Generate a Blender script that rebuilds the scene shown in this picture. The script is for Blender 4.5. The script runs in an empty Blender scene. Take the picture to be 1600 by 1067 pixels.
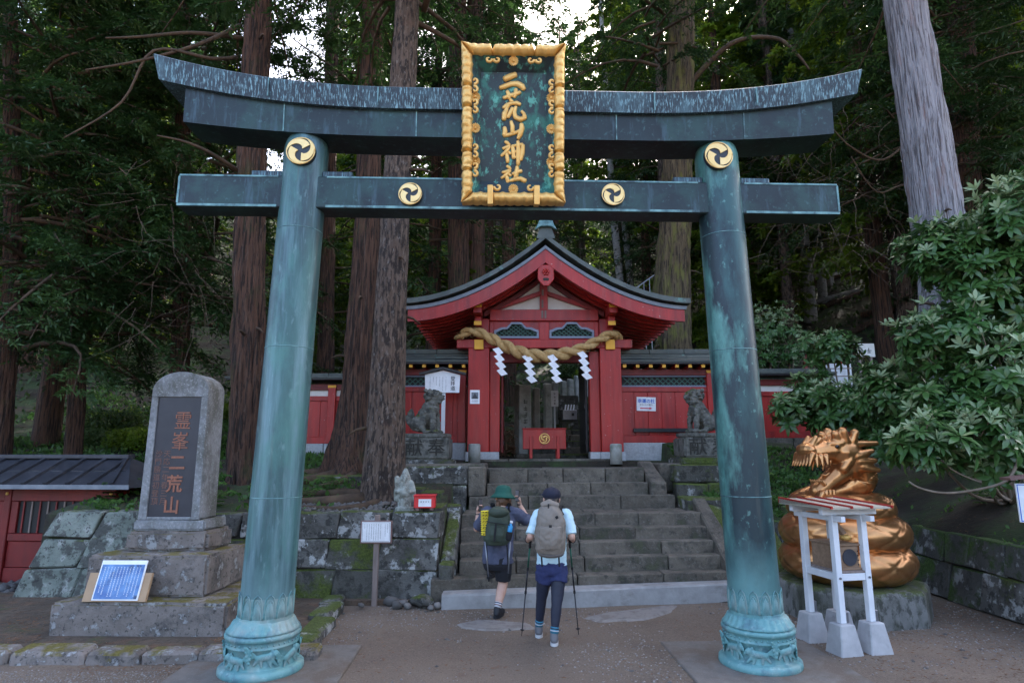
import bpy, bmesh, math, random
import numpy as np
from mathutils import Vector, Matrix, Euler, noise as mnoise
random.seed(7); RNG = np.random.default_rng(7)
R = math.radians
scene = bpy.context.scene
COL = scene.collection

# ---------------------------------------------------------------- camera, sky, sun, exposure
F, CX, CY, EYE, HORIZON = 960.0, 800.0, 533.5, 2.0, 708.0
PITCH = math.atan((HORIZON - CY) / F)
cam = bpy.data.cameras.new('camera'); cam.sensor_width = 36.0; cam.lens = F / 1600 * 36
cam.clip_start = 0.05; cam.clip_end = 2000
cam_o = bpy.data.objects.new('camera', cam); COL.objects.link(cam_o)
cam_o.location = (0, 0, EYE); cam_o.rotation_euler = (math.pi / 2 + PITCH, 0, 0)
scene.camera = cam_o
SUN_EL, SUN_AZ = 37.0, 34.0            # azimuth clockwise from +Y: behind the forest, to the right; the forecourt lies in its shade
wd = bpy.data.worlds.new('World'); scene.world = wd; wd.use_nodes = True
_nt = wd.node_tree; _bg = _nt.nodes['Background']
_sky = _nt.nodes.new('ShaderNodeTexSky'); _sky.sky_type = 'NISHITA'; _sky.sun_disc = False
_sky.sun_elevation = R(SUN_EL); _sky.sun_rotation = R(SUN_AZ); _sky.air_density = 0.8; _sky.dust_density = 6.0; _sky.ozone_density = 0.4
_nt.links.new(_sky.outputs[0], _bg.inputs[0]); _bg.inputs[1].default_value = 0.15
_s = bpy.data.lights.new('sun', 'SUN'); _s.energy = 3.2; _s.angle = R(0.6); _s.color = (1.0, 0.95, 0.89)
_so = bpy.data.objects.new('sun', _s); COL.objects.link(_so)
_d = Vector((math.sin(R(SUN_AZ)) * math.cos(R(SUN_EL)), math.cos(R(SUN_AZ)) * math.cos(R(SUN_EL)), math.sin(R(SUN_EL))))
_so.rotation_euler = (-_d).to_track_quat('-Z', 'Y').to_euler(); _so.location = _d * 60
vs = scene.view_settings; vs.view_transform = 'Standard'; vs.look = 'None'; vs.gamma = 1.0; vs.use_curve_mapping = False
vs.exposure = 2.82
scene.cycles.max_bounces = 6; scene.cycles.diffuse_bounces = 3; scene.cycles.transparent_max_bounces = 6

# ---------------------------------------------------------------- a pixel of the photograph gives a direction; depth comes from what the thing touches
def ray(px, py):
    u = (px - CX) / F; v = (CY - py) / F
    return Vector((u, math.cos(PITCH) - v * math.sin(PITCH), math.sin(PITCH) + v * math.cos(PITCH)))
def at_y(px, py, y):
    r = ray(px, py); return Vector((0, 0, EYE)) + r * (y / r.y)
def at_z(px, py, z=0.0):
    r = ray(px, py); return Vector((0, 0, EYE)) + r * ((z - EYE) / r.z)

# ---------------------------------------------------------------- object helpers
def tag(o, label=None, cat=None, group=None, kind=None):
    if label: o['label'] = label
    if cat: o['category'] = cat
    if group: o['group'] = group
    if kind: o['kind'] = kind
    return o
def empty(name, loc=(0, 0, 0), rz=0.0, label=None, cat=None, group=None):
    o = bpy.data.objects.new(name, None); COL.objects.link(o); o.empty_display_size = 0.1
    o.location = loc; o.rotation_euler = (0, 0, rz)
    return tag(o, label, cat, group)
def link(name, me, parent=None, loc=None, rot=None, scale=None):
    o = bpy.data.objects.new(name, me); COL.objects.link(o)
    if parent: o.parent = parent
    if loc is not None: o.location = loc
    if rot is not None: o.rotation_euler = rot
    if scale is not None: o.scale = scale
    return o
def copy_tree(o, parent=None):
    c = o.copy(); COL.objects.link(c); c.parent = parent
    for ch in [x for x in bpy.data.objects if x.parent == o]: copy_tree(ch, c)
    return c
def mesh_np(name, v, f, mat, smooth=False):
    """fast mesh from arrays: v (N,3), f (M,k)"""
    v = np.asarray(v, np.float32); f = np.asarray(f, np.int32); k = f.shape[1]
    me = bpy.data.meshes.new(name); me.vertices.add(len(v)); me.vertices.foreach_set('co', v.ravel())
    me.loops.add(f.size); me.loops.foreach_set('vertex_index', f.ravel())
    me.polygons.add(len(f)); me.polygons.foreach_set('loop_start', np.arange(0, f.size, k, dtype=np.int32))
    me.polygons.foreach_set('loop_total', np.full(len(f), k, np.int32))
    if smooth: me.polygons.foreach_set('use_smooth', np.ones(len(f), bool))
    me.update(calc_edges=True); me.validate()
    me.materials.append(mat)
    return me

class MB:
    """collects shapes, then builds ONE mesh"""
    def __init__(s): s.v = []; s.f = []
    def add(s, vs_, fs_):
        b = len(s.v); s.v += [tuple(p) for p in vs_]; s.f += [tuple(i + b for i in f) for f in fs_]; return s
    def hexa(s, p):        # p: bottom 4 (ccw), top 4 (ccw)
        return s.add(p, [(3, 2, 1, 0), (4, 5, 6, 7), (0, 1, 5, 4), (1, 2, 6, 5), (2, 3, 7, 6), (3, 0, 4, 7)])
    def box(s, x0, x1, y0, y1, z0, z1, m=None):
        p = [Vector(q) for q in ((x0, y0, z0), (x1, y0, z0), (x1, y1, z0), (x0, y1, z0), (x0, y0, z1), (x1, y0, z1), (x1, y1, z1), (x0, y1, z1))]
        if m: p = [m @ q for q in p]
        return s.hexa(p)
    def beam(s, a, b, w, h, up=(0, 0, 1)):
        a = Vector(a); b = Vector(b); d = (b - a).normalized(); u = Vector(up)
        sx = d.cross(u)
        if sx.length < 1e-5: sx = d.cross(Vector((0, 1, 0)))
        sx.normalize(); u = sx.cross(d)
        q = lambda c: [c - sx * w / 2 - u * h / 2, c + sx * w / 2 - u * h / 2, c + sx * w / 2 + u * h / 2, c - sx * w / 2 + u * h / 2]
        return s.hexa(q(a) + q(b))
    def tube(s, pts, rad, n=8, flat=1.0, flat_dir=None, cap=True):
        pts = [Vector(p) for p in pts]; k = len(pts)
        if not hasattr(rad, '__len__'): rad = [rad] * k
        prev = None; vs_ = []
        for i, p in enumerate(pts):
            d = (pts[min(i + 1, k - 1)] - pts[max(i - 1, 0)])
            d = d.normalized() if d.length > 1e-9 else Vector((0, 0, 1))
            if flat_dir is not None:
                b = Vector(flat_dir); a = d.cross(b)
                a = a.normalized() if a.length > 1e-6 else Vector((1, 0, 0))
                b = a.cross(d).normalized()
            else:
                if prev is None:
                    a = d.orthogonal().normalized()
                else:
                    a = (prev - d * prev.dot(d)); a = a.normalized() if a.length > 1e-6 else d.orthogonal().normalized()
                prev = a; b = d.cross(a)
            for j in range(n):
                t = 2 * math.pi * j / n
                vs_.append(p + a * (math.cos(t) * rad[i]) + b * (math.sin(t) * rad[i] * flat))
        fs_ = [(i * n + j, i * n + (j + 1) % n, (i + 1) * n + (j + 1) % n, (i + 1) * n + j) for i in range(k - 1) for j in range(n)]
        if cap: fs_ += [tuple(range(n - 1, -1, -1)), tuple((k - 1) * n + j for j in range(n))]
        return s.add(vs_, fs_)
    def lathe(s, prof, n=32, c=(0, 0, 0), fn=None):
        vs_ = []
        for i, (r, z) in enumerate(prof):
            for j in range(n):
                t = 2 * math.pi * j / n; rr = r + (fn(i, t) if fn else 0)
                vs_.append((c[0] + rr * math.cos(t), c[1] + rr * math.sin(t), c[2] + z))
        k = len(prof)
        fs_ = [(i * n + j, i * n + (j + 1) % n, (i + 1) * n + (j + 1) % n, (i + 1) * n + j) for i in range(k - 1) for j in range(n)]
        fs_ += [tuple(range(n - 1, -1, -1)), tuple((k - 1) * n + j for j in range(n))]
        return s.add(vs_, fs_)
    def ell(s, c, r, n=10, m=None):
        c = Vector(c); r = r if hasattr(r, '__len__') else (r, r, r); vs_ = []; k = n // 2 + 1
        for i in range(1, k):
            ph = math.pi * i / k
            for j in range(n):
                t = 2 * math.pi * j / n
                q = Vector((r[0] * math.sin(ph) * math.cos(t), r[1] * math.sin(ph) * math.sin(t), -r[2] * math.cos(ph)))
                vs_.append(c + (m @ q if m else q))
        q0 = Vector((0, 0, -r[2])); q1 = Vector((0, 0, r[2]))
        vs_ += [c + (m @ q0 if m else q0), c + (m @ q1 if m else q1)]; L = len(vs_)
        fs_ = [(i * n + j, i * n + (j + 1) % n, (i + 1) * n + (j + 1) % n, (i + 1) * n + j) for i in range(k - 2) for j in range(n)]
        fs_ += [((j + 1) % n, j, L - 2) for j in range(n)] + [((k - 2) * n + j, (k - 2) * n + (j + 1) % n, L - 1) for j in range(n)]
        return s.add(vs_, fs_)
    def cap(s, a, ra, b, rb, n=10):      # tapered capsule for sculpted figures
        a = Vector(a); b = Vector(b); d = (b - a)
        L = max(d.length, 1e-6); d = d / L
        pts = []; rad = []
        for t in (-0.98, -0.8, -0.45, 0): pts.append(a + d * ra * t); rad.append(ra * math.sqrt(max(1 - t * t, 0.004)))
        for t in (0, 0.45, 0.8, 0.98): pts.append(b + d * rb * t); rad.append(rb * math.sqrt(max(1 - t * t, 0.004)))
        return s.tube(pts, rad, n)
    def prism(s, poly, y0, y1):          # polygon in XZ extruded along Y
        n = len(poly)
        vs_ = [(x, y0, z) for x, z in poly] + [(x, y1, z) for x, z in poly]
        fs_ = [tuple(range(n)), tuple(range(2 * n - 1, n - 1, -1))] + [(i + n, (i + 1) % n + n, (i + 1) % n, i) for i in range(n)]
        return s.add(vs_, fs_)
    def strip(s, a, b, y0, y1):          # two XZ polylines (upper, lower) -> solid of depth y0..y1
        n = len(a)
        for i in range(n - 1):
            q = [(b[i][0], y0, b[i][1]), (b[i + 1][0], y0, b[i + 1][1]), (a[i + 1][0], y0, a[i + 1][1]), (a[i][0], y0, a[i][1])]
            w = [(x, y1, z) for x, _, z in q]
            fs_ = [(0, 1, 2, 3), (7, 6, 5, 4), (3, 2, 6, 7), (1, 0, 4, 5)]
            if i == 0: fs_.append((0, 3, 7, 4))
            if i == n - 2: fs_.append((2, 1, 5, 6))
            s.add(q + w, fs_)
        return s
    def mesh(s, name, mat, smooth=False, bevel=0.0, merge=False, seg=1):
        me = bpy.data.meshes.new(name); me.from_pydata(s.v, [], s.f)
        bm = bmesh.new(); bm.from_mesh(me)
        if merge: bmesh.ops.remove_doubles(bm, verts=bm.verts, dist=1e-5)
        bmesh.ops.recalc_face_normals(bm, faces=bm.faces)
        if bevel > 0:
            ed = [e for e in bm.edges if len(e.link_faces) == 2 and e.calc_face_angle(0) > 0.5]
            bmesh.ops.bevel(bm, geom=ed, offset=bevel, segments=seg, affect='EDGES', clamp_overlap=True)
        if smooth:
            for f in bm.faces: f.smooth = True
        bm.to_mesh(me); bm.free(); me.materials.append(mat)
        return me
    def build(s, name, mat, parent=None, smooth=False, bevel=0.0, **k):
        return link(name, s.mesh(name, mat, smooth, bevel, k.get('merge', False), k.get('seg', 1)), parent)

def remeshed(mb, voxel, smooth_it=6, factor=0.6, disp=None):
    """one continuous sculpted surface from overlapping closed shapes"""
    me = bpy.data.meshes.new('tmp'); me.from_pydata(mb.v, [], mb.f)
    bm = bmesh.new(); bm.from_mesh(me); bmesh.ops.recalc_face_normals(bm, faces=bm.faces); bm.to_mesh(me); bm.free()
    o = bpy.data.objects.new('tmp', me); COL.objects.link(o)
    m = o.modifiers.new('r', 'REMESH'); m.mode = 'VOXEL'; m.voxel_size = voxel; m.use_smooth_shade = True
    if smooth_it:
        sm = o.modifiers.new('s', 'SMOOTH'); sm.iterations = smooth_it; sm.factor = factor
    dg = bpy.context.evaluated_depsgraph_get(); dg.update()
    out = bpy.data.meshes.new_from_object(o.evaluated_get(dg))
    bpy.data.objects.remove(o); bpy.data.meshes.remove(me)
    if disp:
        n = len(out.vertices); co = np.empty(n * 3, np.float32); no = np.empty(n * 3, np.float32)
        out.vertices.foreach_get('co', co); out.vertex_normals.foreach_get('vector', no)
        co = co.reshape(-1, 3); no = no.reshape(-1, 3)
        d = np.array([disp(Vector(c)) for c in co], np.float32)
        out.vertices.foreach_set('co', (co + no * d[:, None]).ravel()); out.update()
    out.materials.clear()
    return out
def blob(name, mb, mat, parent=None, voxel=0.02, smooth_it=6, disp=None):
    me = remeshed(mb, voxel, smooth_it, disp=disp); me.name = name; me.materials.append(mat)
    me.polygons.foreach_set('use_smooth', np.ones(len(me.polygons), bool))
    return link(name, me, parent)
def fbm(p, s=1.0, o=3):
    return mnoise.fractal(Vector(p) * s, 1.0, 2.0, o)
def text_mesh(name, body, size, mat, extrude=0.004, offset=0.0, spacing=1.0):
    c = bpy.data.curves.new('t', 'FONT'); c.body = body; c.size = size; c.extrude = extrude; c.offset = offset
    c.align_x = 'CENTER'; c.align_y = 'CENTER'; c.resolution_u = 3; c.space_line = spacing
    o = bpy.data.objects.new('t', c); COL.objects.link(o)
    dg = bpy.context.evaluated_depsgraph_get(); dg.update()
    me = bpy.data.meshes.new_from_object(o.evaluated_get(dg)); me.name = name
    bpy.data.objects.remove(o); bpy.data.curves.remove(c)
    me.materials.clear(); me.materials.append(mat)
    return me
FACE = (math.pi / 2, 0, 0)     # text upright, readable from -Y

def marks_mesh(name, cols, rows, dx, dz, mat_, size, seed=1, lens=None, depth=0.002):
    """small print too far away to read: clusters of short bars in vertical columns (xz plane, facing -Y)"""
    rg = random.Random(seed); b = MB(); s = size
    for c in range(cols):
        n = rows if lens is None else lens[c % len(lens)]
        for r_ in range(n):
            x = ((cols - 1) / 2 - c) * dx; z = ((rows - 1) / 2 - r_) * dz
            for k in range(rg.choice((2, 3, 3))):
                zz = z + (k - 1) * s * 0.33; w = s * rg.uniform(0.25, 0.48); b.box(x - w, x + w, -depth, 0, zz - s * 0.06, zz + s * 0.06)
            xx = x + rg.uniform(-0.2, 0.2) * s; b.box(xx - s * 0.06, xx + s * 0.06, -depth * 0.9, 0, z - s * 0.42, z + s * 0.42)
    return b.mesh(name, mat_)

# ---------------------------------------------------------------- materials (all procedural)
def mat(name, base, rough=0.6, metal=0.0, layers=(), bump=None, stretch=(1, 1, 1), rand=0.0, moss=None, spec=0.5, trans=0.0, foot=None):
    """base: colour or (c0, c1, noise scale). layers: (colour, scale, lo, hi, stretch[, amount]). bump: (scale, strength, distance[, stretch]). moss: (colour, amount 0..1, scale)"""
    m = bpy.data.materials.new(name); m.use_nodes = True; nt = m.node_tree; N = nt.nodes; L = nt.links
    bs = N['Principled BSDF']; bs.inputs['Roughness'].default_value = rough; bs.inputs['Metallic'].default_value = metal
    bs.inputs['Specular IOR Level'].default_value = spec
    tc = N.new('ShaderNodeTexCoord'); oi = N.new('ShaderNodeObjectInfo')
    off = N.new('ShaderNodeVectorMath'); off.operation = 'MULTIPLY_ADD'
    cx = N.new('ShaderNodeCombineXYZ'); [L.new(oi.outputs['Random'], cx.inputs[i]) for i in range(3)]
    L.new(cx.outputs[0], off.inputs[0]); off.inputs[1].default_value = (37, 23, 51) if rand else (0, 0, 0); L.new(tc.outputs['Object'], off.inputs[2])
    def nz(scale, st=(1, 1, 1), detail=5, rg=0.6):
        mp = N.new('ShaderNodeMapping'); mp.inputs['Scale'].default_value = st; L.new(off.outputs[0], mp.inputs[0])
        n = N.new('ShaderNodeTexNoise'); n.inputs['Scale'].default_value = scale; n.inputs['Detail'].default_value = detail; n.inputs['Roughness'].default_value = rg
        L.new(mp.outputs[0], n.inputs['Vector']); return n.outputs['Fac']
    def mr(sock, lo, hi, a=0.0, b=1.0):
        r = N.new('ShaderNodeMapRange'); r.clamp = True; r.inputs[1].default_value = lo; r.inputs[2].default_value = hi; r.inputs[3].default_value = a; r.inputs[4].default_value = b
        L.new(sock, r.inputs[0]); return r.outputs[0]
    def mix(fac, a, b):
        x = N.new('ShaderNodeMix'); x.data_type = 'RGBA'; L.new(fac, x.inputs[0])
        for s_, i in ((a, 6), (b, 7)):
            if isinstance(s_, tuple): x.inputs[i].default_value = (*s_, 1)
            else: L.new(s_, x.inputs[i])
        return x.outputs[2]
    if len(base) == 3 and isinstance(base[0], tuple):
        col = mix(mr(nz(base[2], stretch), 0.33, 0.67), base[0], base[1])
    else:
        col = mix(mr(nz(6, stretch), 0.3, 0.7), tuple(c * 0.88 for c in base), tuple(min(c * 1.1, 1) for c in base))
    for ly in layers:
        c, sc, lo, hi = ly[:4]; st = ly[4] if len(ly) > 4 else (1, 1, 1); am = ly[5] if len(ly) > 5 else 1.0
        col = mix(mr(nz(sc, st, 7, 0.65), lo, hi, 0, am), col, c)
    if moss:
        g = N.new('ShaderNodeNewGeometry'); sp = N.new('ShaderNodeSeparateXYZ'); L.new(g.outputs['Normal'], sp.inputs[0])
        ad = N.new('ShaderNodeMath'); ad.operation = 'MULTIPLY_ADD'; L.new(sp.outputs['Z'], ad.inputs[0]); ad.inputs[1].default_value = 0.22; L.new(nz(moss[2], (1, 1, 1), 8, 0.7), ad.inputs[2])
        col = mix(mr(ad.outputs[0], 0.82 - moss[1] * 0.5, 0.92 - moss[1] * 0.5), col, mix(mr(nz(40), 0.35, 0.65), moss[0], tuple(c * 0.5 for c in moss[0])))
    if foot:      # patina that has gathered towards the foot of the casting: (colour, z where it ends, z where it is full)
        sx = N.new('ShaderNodeSeparateXYZ'); L.new(tc.outputs['Object'], sx.inputs[0]); ad = N.new('ShaderNodeMath'); ad.operation = 'MULTIPLY_ADD'; L.new(nz(2.5, (1, 1, 0.6)), ad.inputs[0]); ad.inputs[1].default_value = 1.1; L.new(sx.outputs['Z'], ad.inputs[2])
        col = mix(mr(ad.outputs[0], foot[1] + 0.55, foot[2] + 0.55), col, foot[0])
    if rand:
        hv = N.new('ShaderNodeHueSaturation'); L.new(col, hv.inputs['Color']); L.new(mr(oi.outputs['Random'], 0, 1, 1 - rand, 1 + rand), hv.inputs['Value']); col = hv.outputs[0]
    L.new(col, bs.inputs['Base Color'])
    if bump:
        bp = N.new('ShaderNodeBump'); bp.inputs['Strength'].default_value = bump[1]; bp.inputs['Distance'].default_value = bump[2]
        L.new(nz(bump[0], bump[3] if len(bump) > 3 else (1, 1, 1), 8, 0.65), bp.inputs['Height']); L.new(bp.outputs[0], bs.inputs['Normal'])
    if trans:
        td = N.new('ShaderNodeBsdfTranslucent'); L.new(col, td.inputs[0]); ms = N.new('ShaderNodeMixShader'); ms.inputs[0].default_value = trans
        L.new(bs.outputs[0], ms.inputs[1]); L.new(td.outputs[0], ms.inputs[2]); L.new(ms.outputs[0], N['Material Output'].inputs[0])
    return m

V = (9, 9, 0.5)      # vertical streaks
TURQ = (0.16, 0.36, 0.35); DARKB = (0.028, 0.05, 0.062)
M = {}
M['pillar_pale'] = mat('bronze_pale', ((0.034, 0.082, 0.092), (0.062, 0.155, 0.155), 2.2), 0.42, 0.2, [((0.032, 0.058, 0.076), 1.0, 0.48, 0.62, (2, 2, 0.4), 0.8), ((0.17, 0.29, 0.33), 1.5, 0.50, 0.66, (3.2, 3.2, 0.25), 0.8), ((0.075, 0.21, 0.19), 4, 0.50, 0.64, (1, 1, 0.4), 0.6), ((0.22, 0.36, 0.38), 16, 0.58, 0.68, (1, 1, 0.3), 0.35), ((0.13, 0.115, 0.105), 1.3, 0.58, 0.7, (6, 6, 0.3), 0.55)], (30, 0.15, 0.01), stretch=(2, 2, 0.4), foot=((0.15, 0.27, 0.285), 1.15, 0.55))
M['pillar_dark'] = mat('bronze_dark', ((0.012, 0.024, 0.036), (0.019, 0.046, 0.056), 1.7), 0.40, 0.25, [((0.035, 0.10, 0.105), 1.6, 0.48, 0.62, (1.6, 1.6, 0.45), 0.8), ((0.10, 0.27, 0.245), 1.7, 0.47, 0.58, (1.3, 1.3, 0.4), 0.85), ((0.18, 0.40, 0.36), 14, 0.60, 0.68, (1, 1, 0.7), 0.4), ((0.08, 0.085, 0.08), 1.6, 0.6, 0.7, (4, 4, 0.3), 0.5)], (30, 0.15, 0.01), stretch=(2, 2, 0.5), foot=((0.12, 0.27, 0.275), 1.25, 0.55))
M['base_bronze'] = mat('bronze_base', ((0.095, 0.25, 0.26), (0.165, 0.355, 0.355), 3), 0.55, 0.1, [((0.07, 0.14, 0.18), 7, 0.50, 0.64, (1, 1, 1), 0.7), ((0.30, 0.35, 0.32), 2.5, 0.5, 0.62, (1, 1, 1), 0.65), ((0.32, 0.48, 0.48), 18, 0.56, 0.66, (1, 1, 1), 0.5)], (45, 0.2, 0.008))
M['beam_bronze'] = mat('bronze_beam', ((0.009, 0.016, 0.021), (0.015, 0.030, 0.036), 2), 0.42, 0.3, [((0.022, 0.060, 0.056), 2.2, 0.48, 0.62, (1, 1, 1), 0.7), ((0.08, 0.17, 0.17), 14, 0.58, 0.70, (1, 1, 1), 0.5), ((0.06, 0.11, 0.14), 2.2, 0.56, 0.68, (5, 5, 0.7), 0.5)], (40, 0.15, 0.006))
M['kasagi_bronze'] = mat('bronze_streaked', ((0.014, 0.024, 0.036), (0.026, 0.048, 0.064), 2), 0.45, 0.25, [((0.02, 0.03, 0.045), 4.5, 0.50, 0.62, (9, 9, 0.4), 0.8), ((0.20, 0.36, 0.41), 4.0, 0.52, 0.62, (16, 16, 0.7), 0.85), ((0.10, 0.20, 0.24), 3.0, 0.5, 0.7, (1, 1, 0.6), 0.6)], (40, 0.12, 0.006), stretch=(6, 6, 0.5))
M['edge_patina'] = mat('bronze_edge_patina', ((0.07, 0.16, 0.18), (0.20, 0.38, 0.38), 9), 0.5, 0.2, [(DARKB, 6, 0.5, 0.62, (1, 1, 1), 0.9)])
M['plaque_green'] = mat('plaque_bronze', ((0.016, 0.028, 0.036), (0.022, 0.045, 0.05), 3), 0.42, 0.3, [((0.025, 0.14, 0.11), 5, 0.49, 0.58, (1, 1, 0.6), 0.9), ((0.10, 0.36, 0.29), 13, 0.55, 0.63, (1, 1, 0.6), 0.85)], (50, 0.2, 0.006))
M['gold'] = mat('gold_leaf', ((0.70, 0.40, 0.105), (0.82, 0.53, 0.18), 7), 0.40, 0.38, [((0.36, 0.17, 0.05), 12, 0.6, 0.74, (1, 1, 1), 0.7)], (60, 0.1, 0.004))
M['gold_pale'] = mat('gold_crest', ((0.78, 0.52, 0.19), (0.86, 0.62, 0.28), 9), 0.34, 0.5)
M['crest_dark'] = mat('crest_ground', (0.02, 0.03, 0.042), 0.5)
M['red'] = mat('red_lacquer', ((0.32, 0.012, 0.010), (0.43, 0.020, 0.015), 2.0), 0.42, 0, [((0.15, 0.008, 0.009), 1.4, 0.48, 0.66, (4, 4, 0.4), 0.65), ((0.38, 0.05, 0.038), 2.2, 0.54, 0.68, (3, 3, 0.3), 0.5), ((0.55, 0.38, 0.34), 20, 0.66, 0.69, (1, 1, 1), 0.7), ((0.06, 0.012, 0.012), 30, 0.6, 0.7, (1, 1, 0.15), 0.5)], (30, 0.25, 0.008, (2, 2, 0.15)), stretch=(3, 3, 0.5), rand=0.12)
M['red_dark'] = mat('red_lacquer_dark', ((0.13, 0.008, 0.008), (0.20, 0.013, 0.011), 2.0), 0.5, 0, [((0.07, 0.01, 0.01), 2, 0.5, 0.75, (4, 4, 0.4), 0.6)], (30, 0.12, 0.006), rand=0.1)  # darker red for soffit, inner and rear gate timbers, and the shed
M['red_bright'] = mat('red_paint_new', (0.62, 0.025, 0.03), 0.35)
M['plaster'] = mat('white_plaster', ((0.66, 0.63, 0.58), (0.76, 0.74, 0.70), 4), 0.8)
M['yellow'] = mat('ochre_caps', (0.72, 0.36, 0.03), 0.45, 0.2)
M['black'] = mat('black_lacquer', (0.014, 0.014, 0.017), 0.45)
M['blue_grey'] = mat('blue_grey_paint', (0.20, 0.24, 0.32), 0.5)
M['lattice_green'] = mat('lattice_green', (0.035, 0.11, 0.085), 0.5)
M['copper_roof'] = mat('copper_roof', ((0.055, 0.065, 0.062), (0.10, 0.115, 0.10), 3), 0.5, 0.15, [((0.15, 0.33, 0.29), 3.5, 0.62, 0.74, (1, 1, 1), 0.8), ((0.12, 0.07, 0.05), 5, 0.64, 0.78, (1, 1, 1), 0.5)], (25, 0.2, 0.008), rand=0.12)
M['copper_edge'] = mat('copper_edge', ((0.14, 0.16, 0.19), (0.22, 0.24, 0.27), 5), 0.5, 0.2)
M['dark_tile'] = mat('dark_roof', ((0.022, 0.024, 0.032), (0.045, 0.048, 0.06), 4), 0.45, 0.1, [((0.10, 0.10, 0.11), 9, 0.6, 0.72, (1, 1, 1), 0.6)], (25, 0.2, 0.006), rand=0.15)
MOSS = (0.085, 0.115, 0.018)
M['step'] = mat('stair_stone', ((0.100, 0.084, 0.064), (0.172, 0.148, 0.117), 3), 0.85, 0, [((0.045, 0.044, 0.038), 2.6, 0.48, 0.62, (1, 1, 1), 0.75), ((0.22, 0.21, 0.19), 24, 0.56, 0.68, (1, 1, 1), 0.5), ((0.08, 0.09, 0.04), 2.6, 0.56, 0.68, (1, 1, 1), 0.6), ((0.03, 0.03, 0.026), 9, 0.56, 0.64, (1, 1, 1), 0.7)], (30, 0.9, 0.02), rand=0.16)
M['wall_stone'] = mat('lichen_stone', ((0.085, 0.085, 0.078), (0.17, 0.165, 0.15), 3), 0.88, 0, [((0.045, 0.042, 0.036), 2.2, 0.46, 0.58, (1, 1, 1), 0.8), ((0.40, 0.41, 0.40), 4.0, 0.53, 0.57, (1, 1, 1), 0.85), ((0.03, 0.03, 0.028), 10, 0.53, 0.58, (1, 1, 1), 0.85)], (16, 1.0, 0.035), rand=0.16, moss=(MOSS, 0.42, 2.2))
M['pale_stone'] = mat('pale_green_stone', ((0.14, 0.17, 0.145), (0.24, 0.27, 0.235), 3), 0.88, 0, [((0.055, 0.055, 0.05), 4, 0.50, 0.56, (1, 1, 1), 0.85), ((0.38, 0.40, 0.375), 7, 0.55, 0.61, (1, 1, 1), 0.8), ((0.03, 0.03, 0.028), 14, 0.55, 0.6, (1, 1, 1), 0.8)], (16, 1.0, 0.03), rand=0.1, moss=(MOSS, 0.22, 3))
M['mossy_stone'] = mat('mossy_stone', ((0.055, 0.055, 0.046), (0.12, 0.115, 0.10), 3), 0.9, 0, [((0.36, 0.36, 0.35), 4, 0.57, 0.62, (1, 1, 1), 0.8), ((0.025, 0.024, 0.02), 6, 0.5, 0.6, (1, 1, 1), 0.8)], (16, 1.0, 0.035), rand=0.16, moss=(MOSS, 0.62, 1.7))
M['vein_stone'] = mat('deep_moss_stone', ((0.05, 0.05, 0.044), (0.10, 0.10, 0.09), 3), 0.9, 0, [((0.30, 0.31, 0.30), 4, 0.54, 0.59, (1, 0.6, 0.6), 0.8), ((0.02, 0.02, 0.017), 6, 0.5, 0.6, (1, 1, 1), 0.8)], (16, 1.0, 0.035), rand=0.16, moss=((0.055, 0.105, 0.018), 0.62, 1.5))
M['granite'] = mat('granite', ((0.33, 0.34, 0.35), (0.46, 0.47, 0.48), 20), 0.75, 0, [((0.14, 0.14, 0.14), 4, 0.58, 0.75, (1, 1, 1), 0.6), ((0.6, 0.6, 0.6), 70, 0.58, 0.66, (1, 1, 1), 0.6)], (60, 0.3, 0.006), rand=0.08)
M['stele_side'] = mat('stele_granite', ((0.17, 0.178, 0.185), (0.28, 0.29, 0.30), 24), 0.75, 0, [((0.07, 0.068, 0.05), 2.4, 0.46, 0.6, (1, 1, 0.5), 0.75), ((0.42, 0.43, 0.43), 45, 0.56, 0.64, (1, 1, 1), 0.6), ((0.05, 0.05, 0.048), 6, 0.56, 0.64, (1, 1, 1), 0.5)], (60, 0.35, 0.006), moss=((0.10, 0.10, 0.03), 0.18, 3))
M['pedestal'] = mat('pedestal_stone', ((0.165, 0.140, 0.125), (0.24, 0.208, 0.188), 5), 0.85, 0, [((0.055, 0.052, 0.05), 3.5, 0.48, 0.62, (1, 1, 1), 0.75), ((0.36, 0.37, 0.37), 7, 0.56, 0.62, (1, 1, 1), 0.75), ((0.03, 0.03, 0.028), 22, 0.56, 0.62, (1, 1, 1), 0.7)], (40, 0.8, 0.015), moss=((0.16, 0.13, 0.02), 0.30, 4), rand=0.05)
M['slate'] = mat('stele_slate', ((0.020, 0.022, 0.032), (0.034, 0.036, 0.048), 4), 0.42, 0, [((0.055, 0.055, 0.06), 3, 0.6, 0.75, (1, 1, 0.4), 0.6), ((0.12, 0.12, 0.13), 90, 0.68, 0.72, (1, 1, 1), 0.5)])
M['letter_red'] = mat('worn_red_letter', ((0.24, 0.085, 0.05), (0.34, 0.145, 0.09), 30), 0.7)
M['letter_faded'] = mat('faded_red_letter', ((0.13, 0.065, 0.05), (0.22, 0.11, 0.085), 30), 0.7)
M['kom_stone'] = mat('lion_dog_stone', ((0.085, 0.085, 0.07), (0.18, 0.175, 0.155), 8), 0.88, 0, [((0.30, 0.30, 0.285), 14, 0.55, 0.63, (1, 1, 1), 0.7), ((0.03, 0.03, 0.026), 7, 0.49, 0.6, (1, 1, 1), 0.8)], (40, 0.6, 0.015), moss=((0.10, 0.11, 0.02), 0.36, 5))
M['statue_stone'] = mat('statue_stone', ((0.22, 0.245, 0.22), (0.36, 0.385, 0.35), 14), 0.85, 0, [((0.08, 0.08, 0.06), 12, 0.48, 0.6, (1, 1, 1), 0.7)], (60, 0.5, 0.01))
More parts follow.
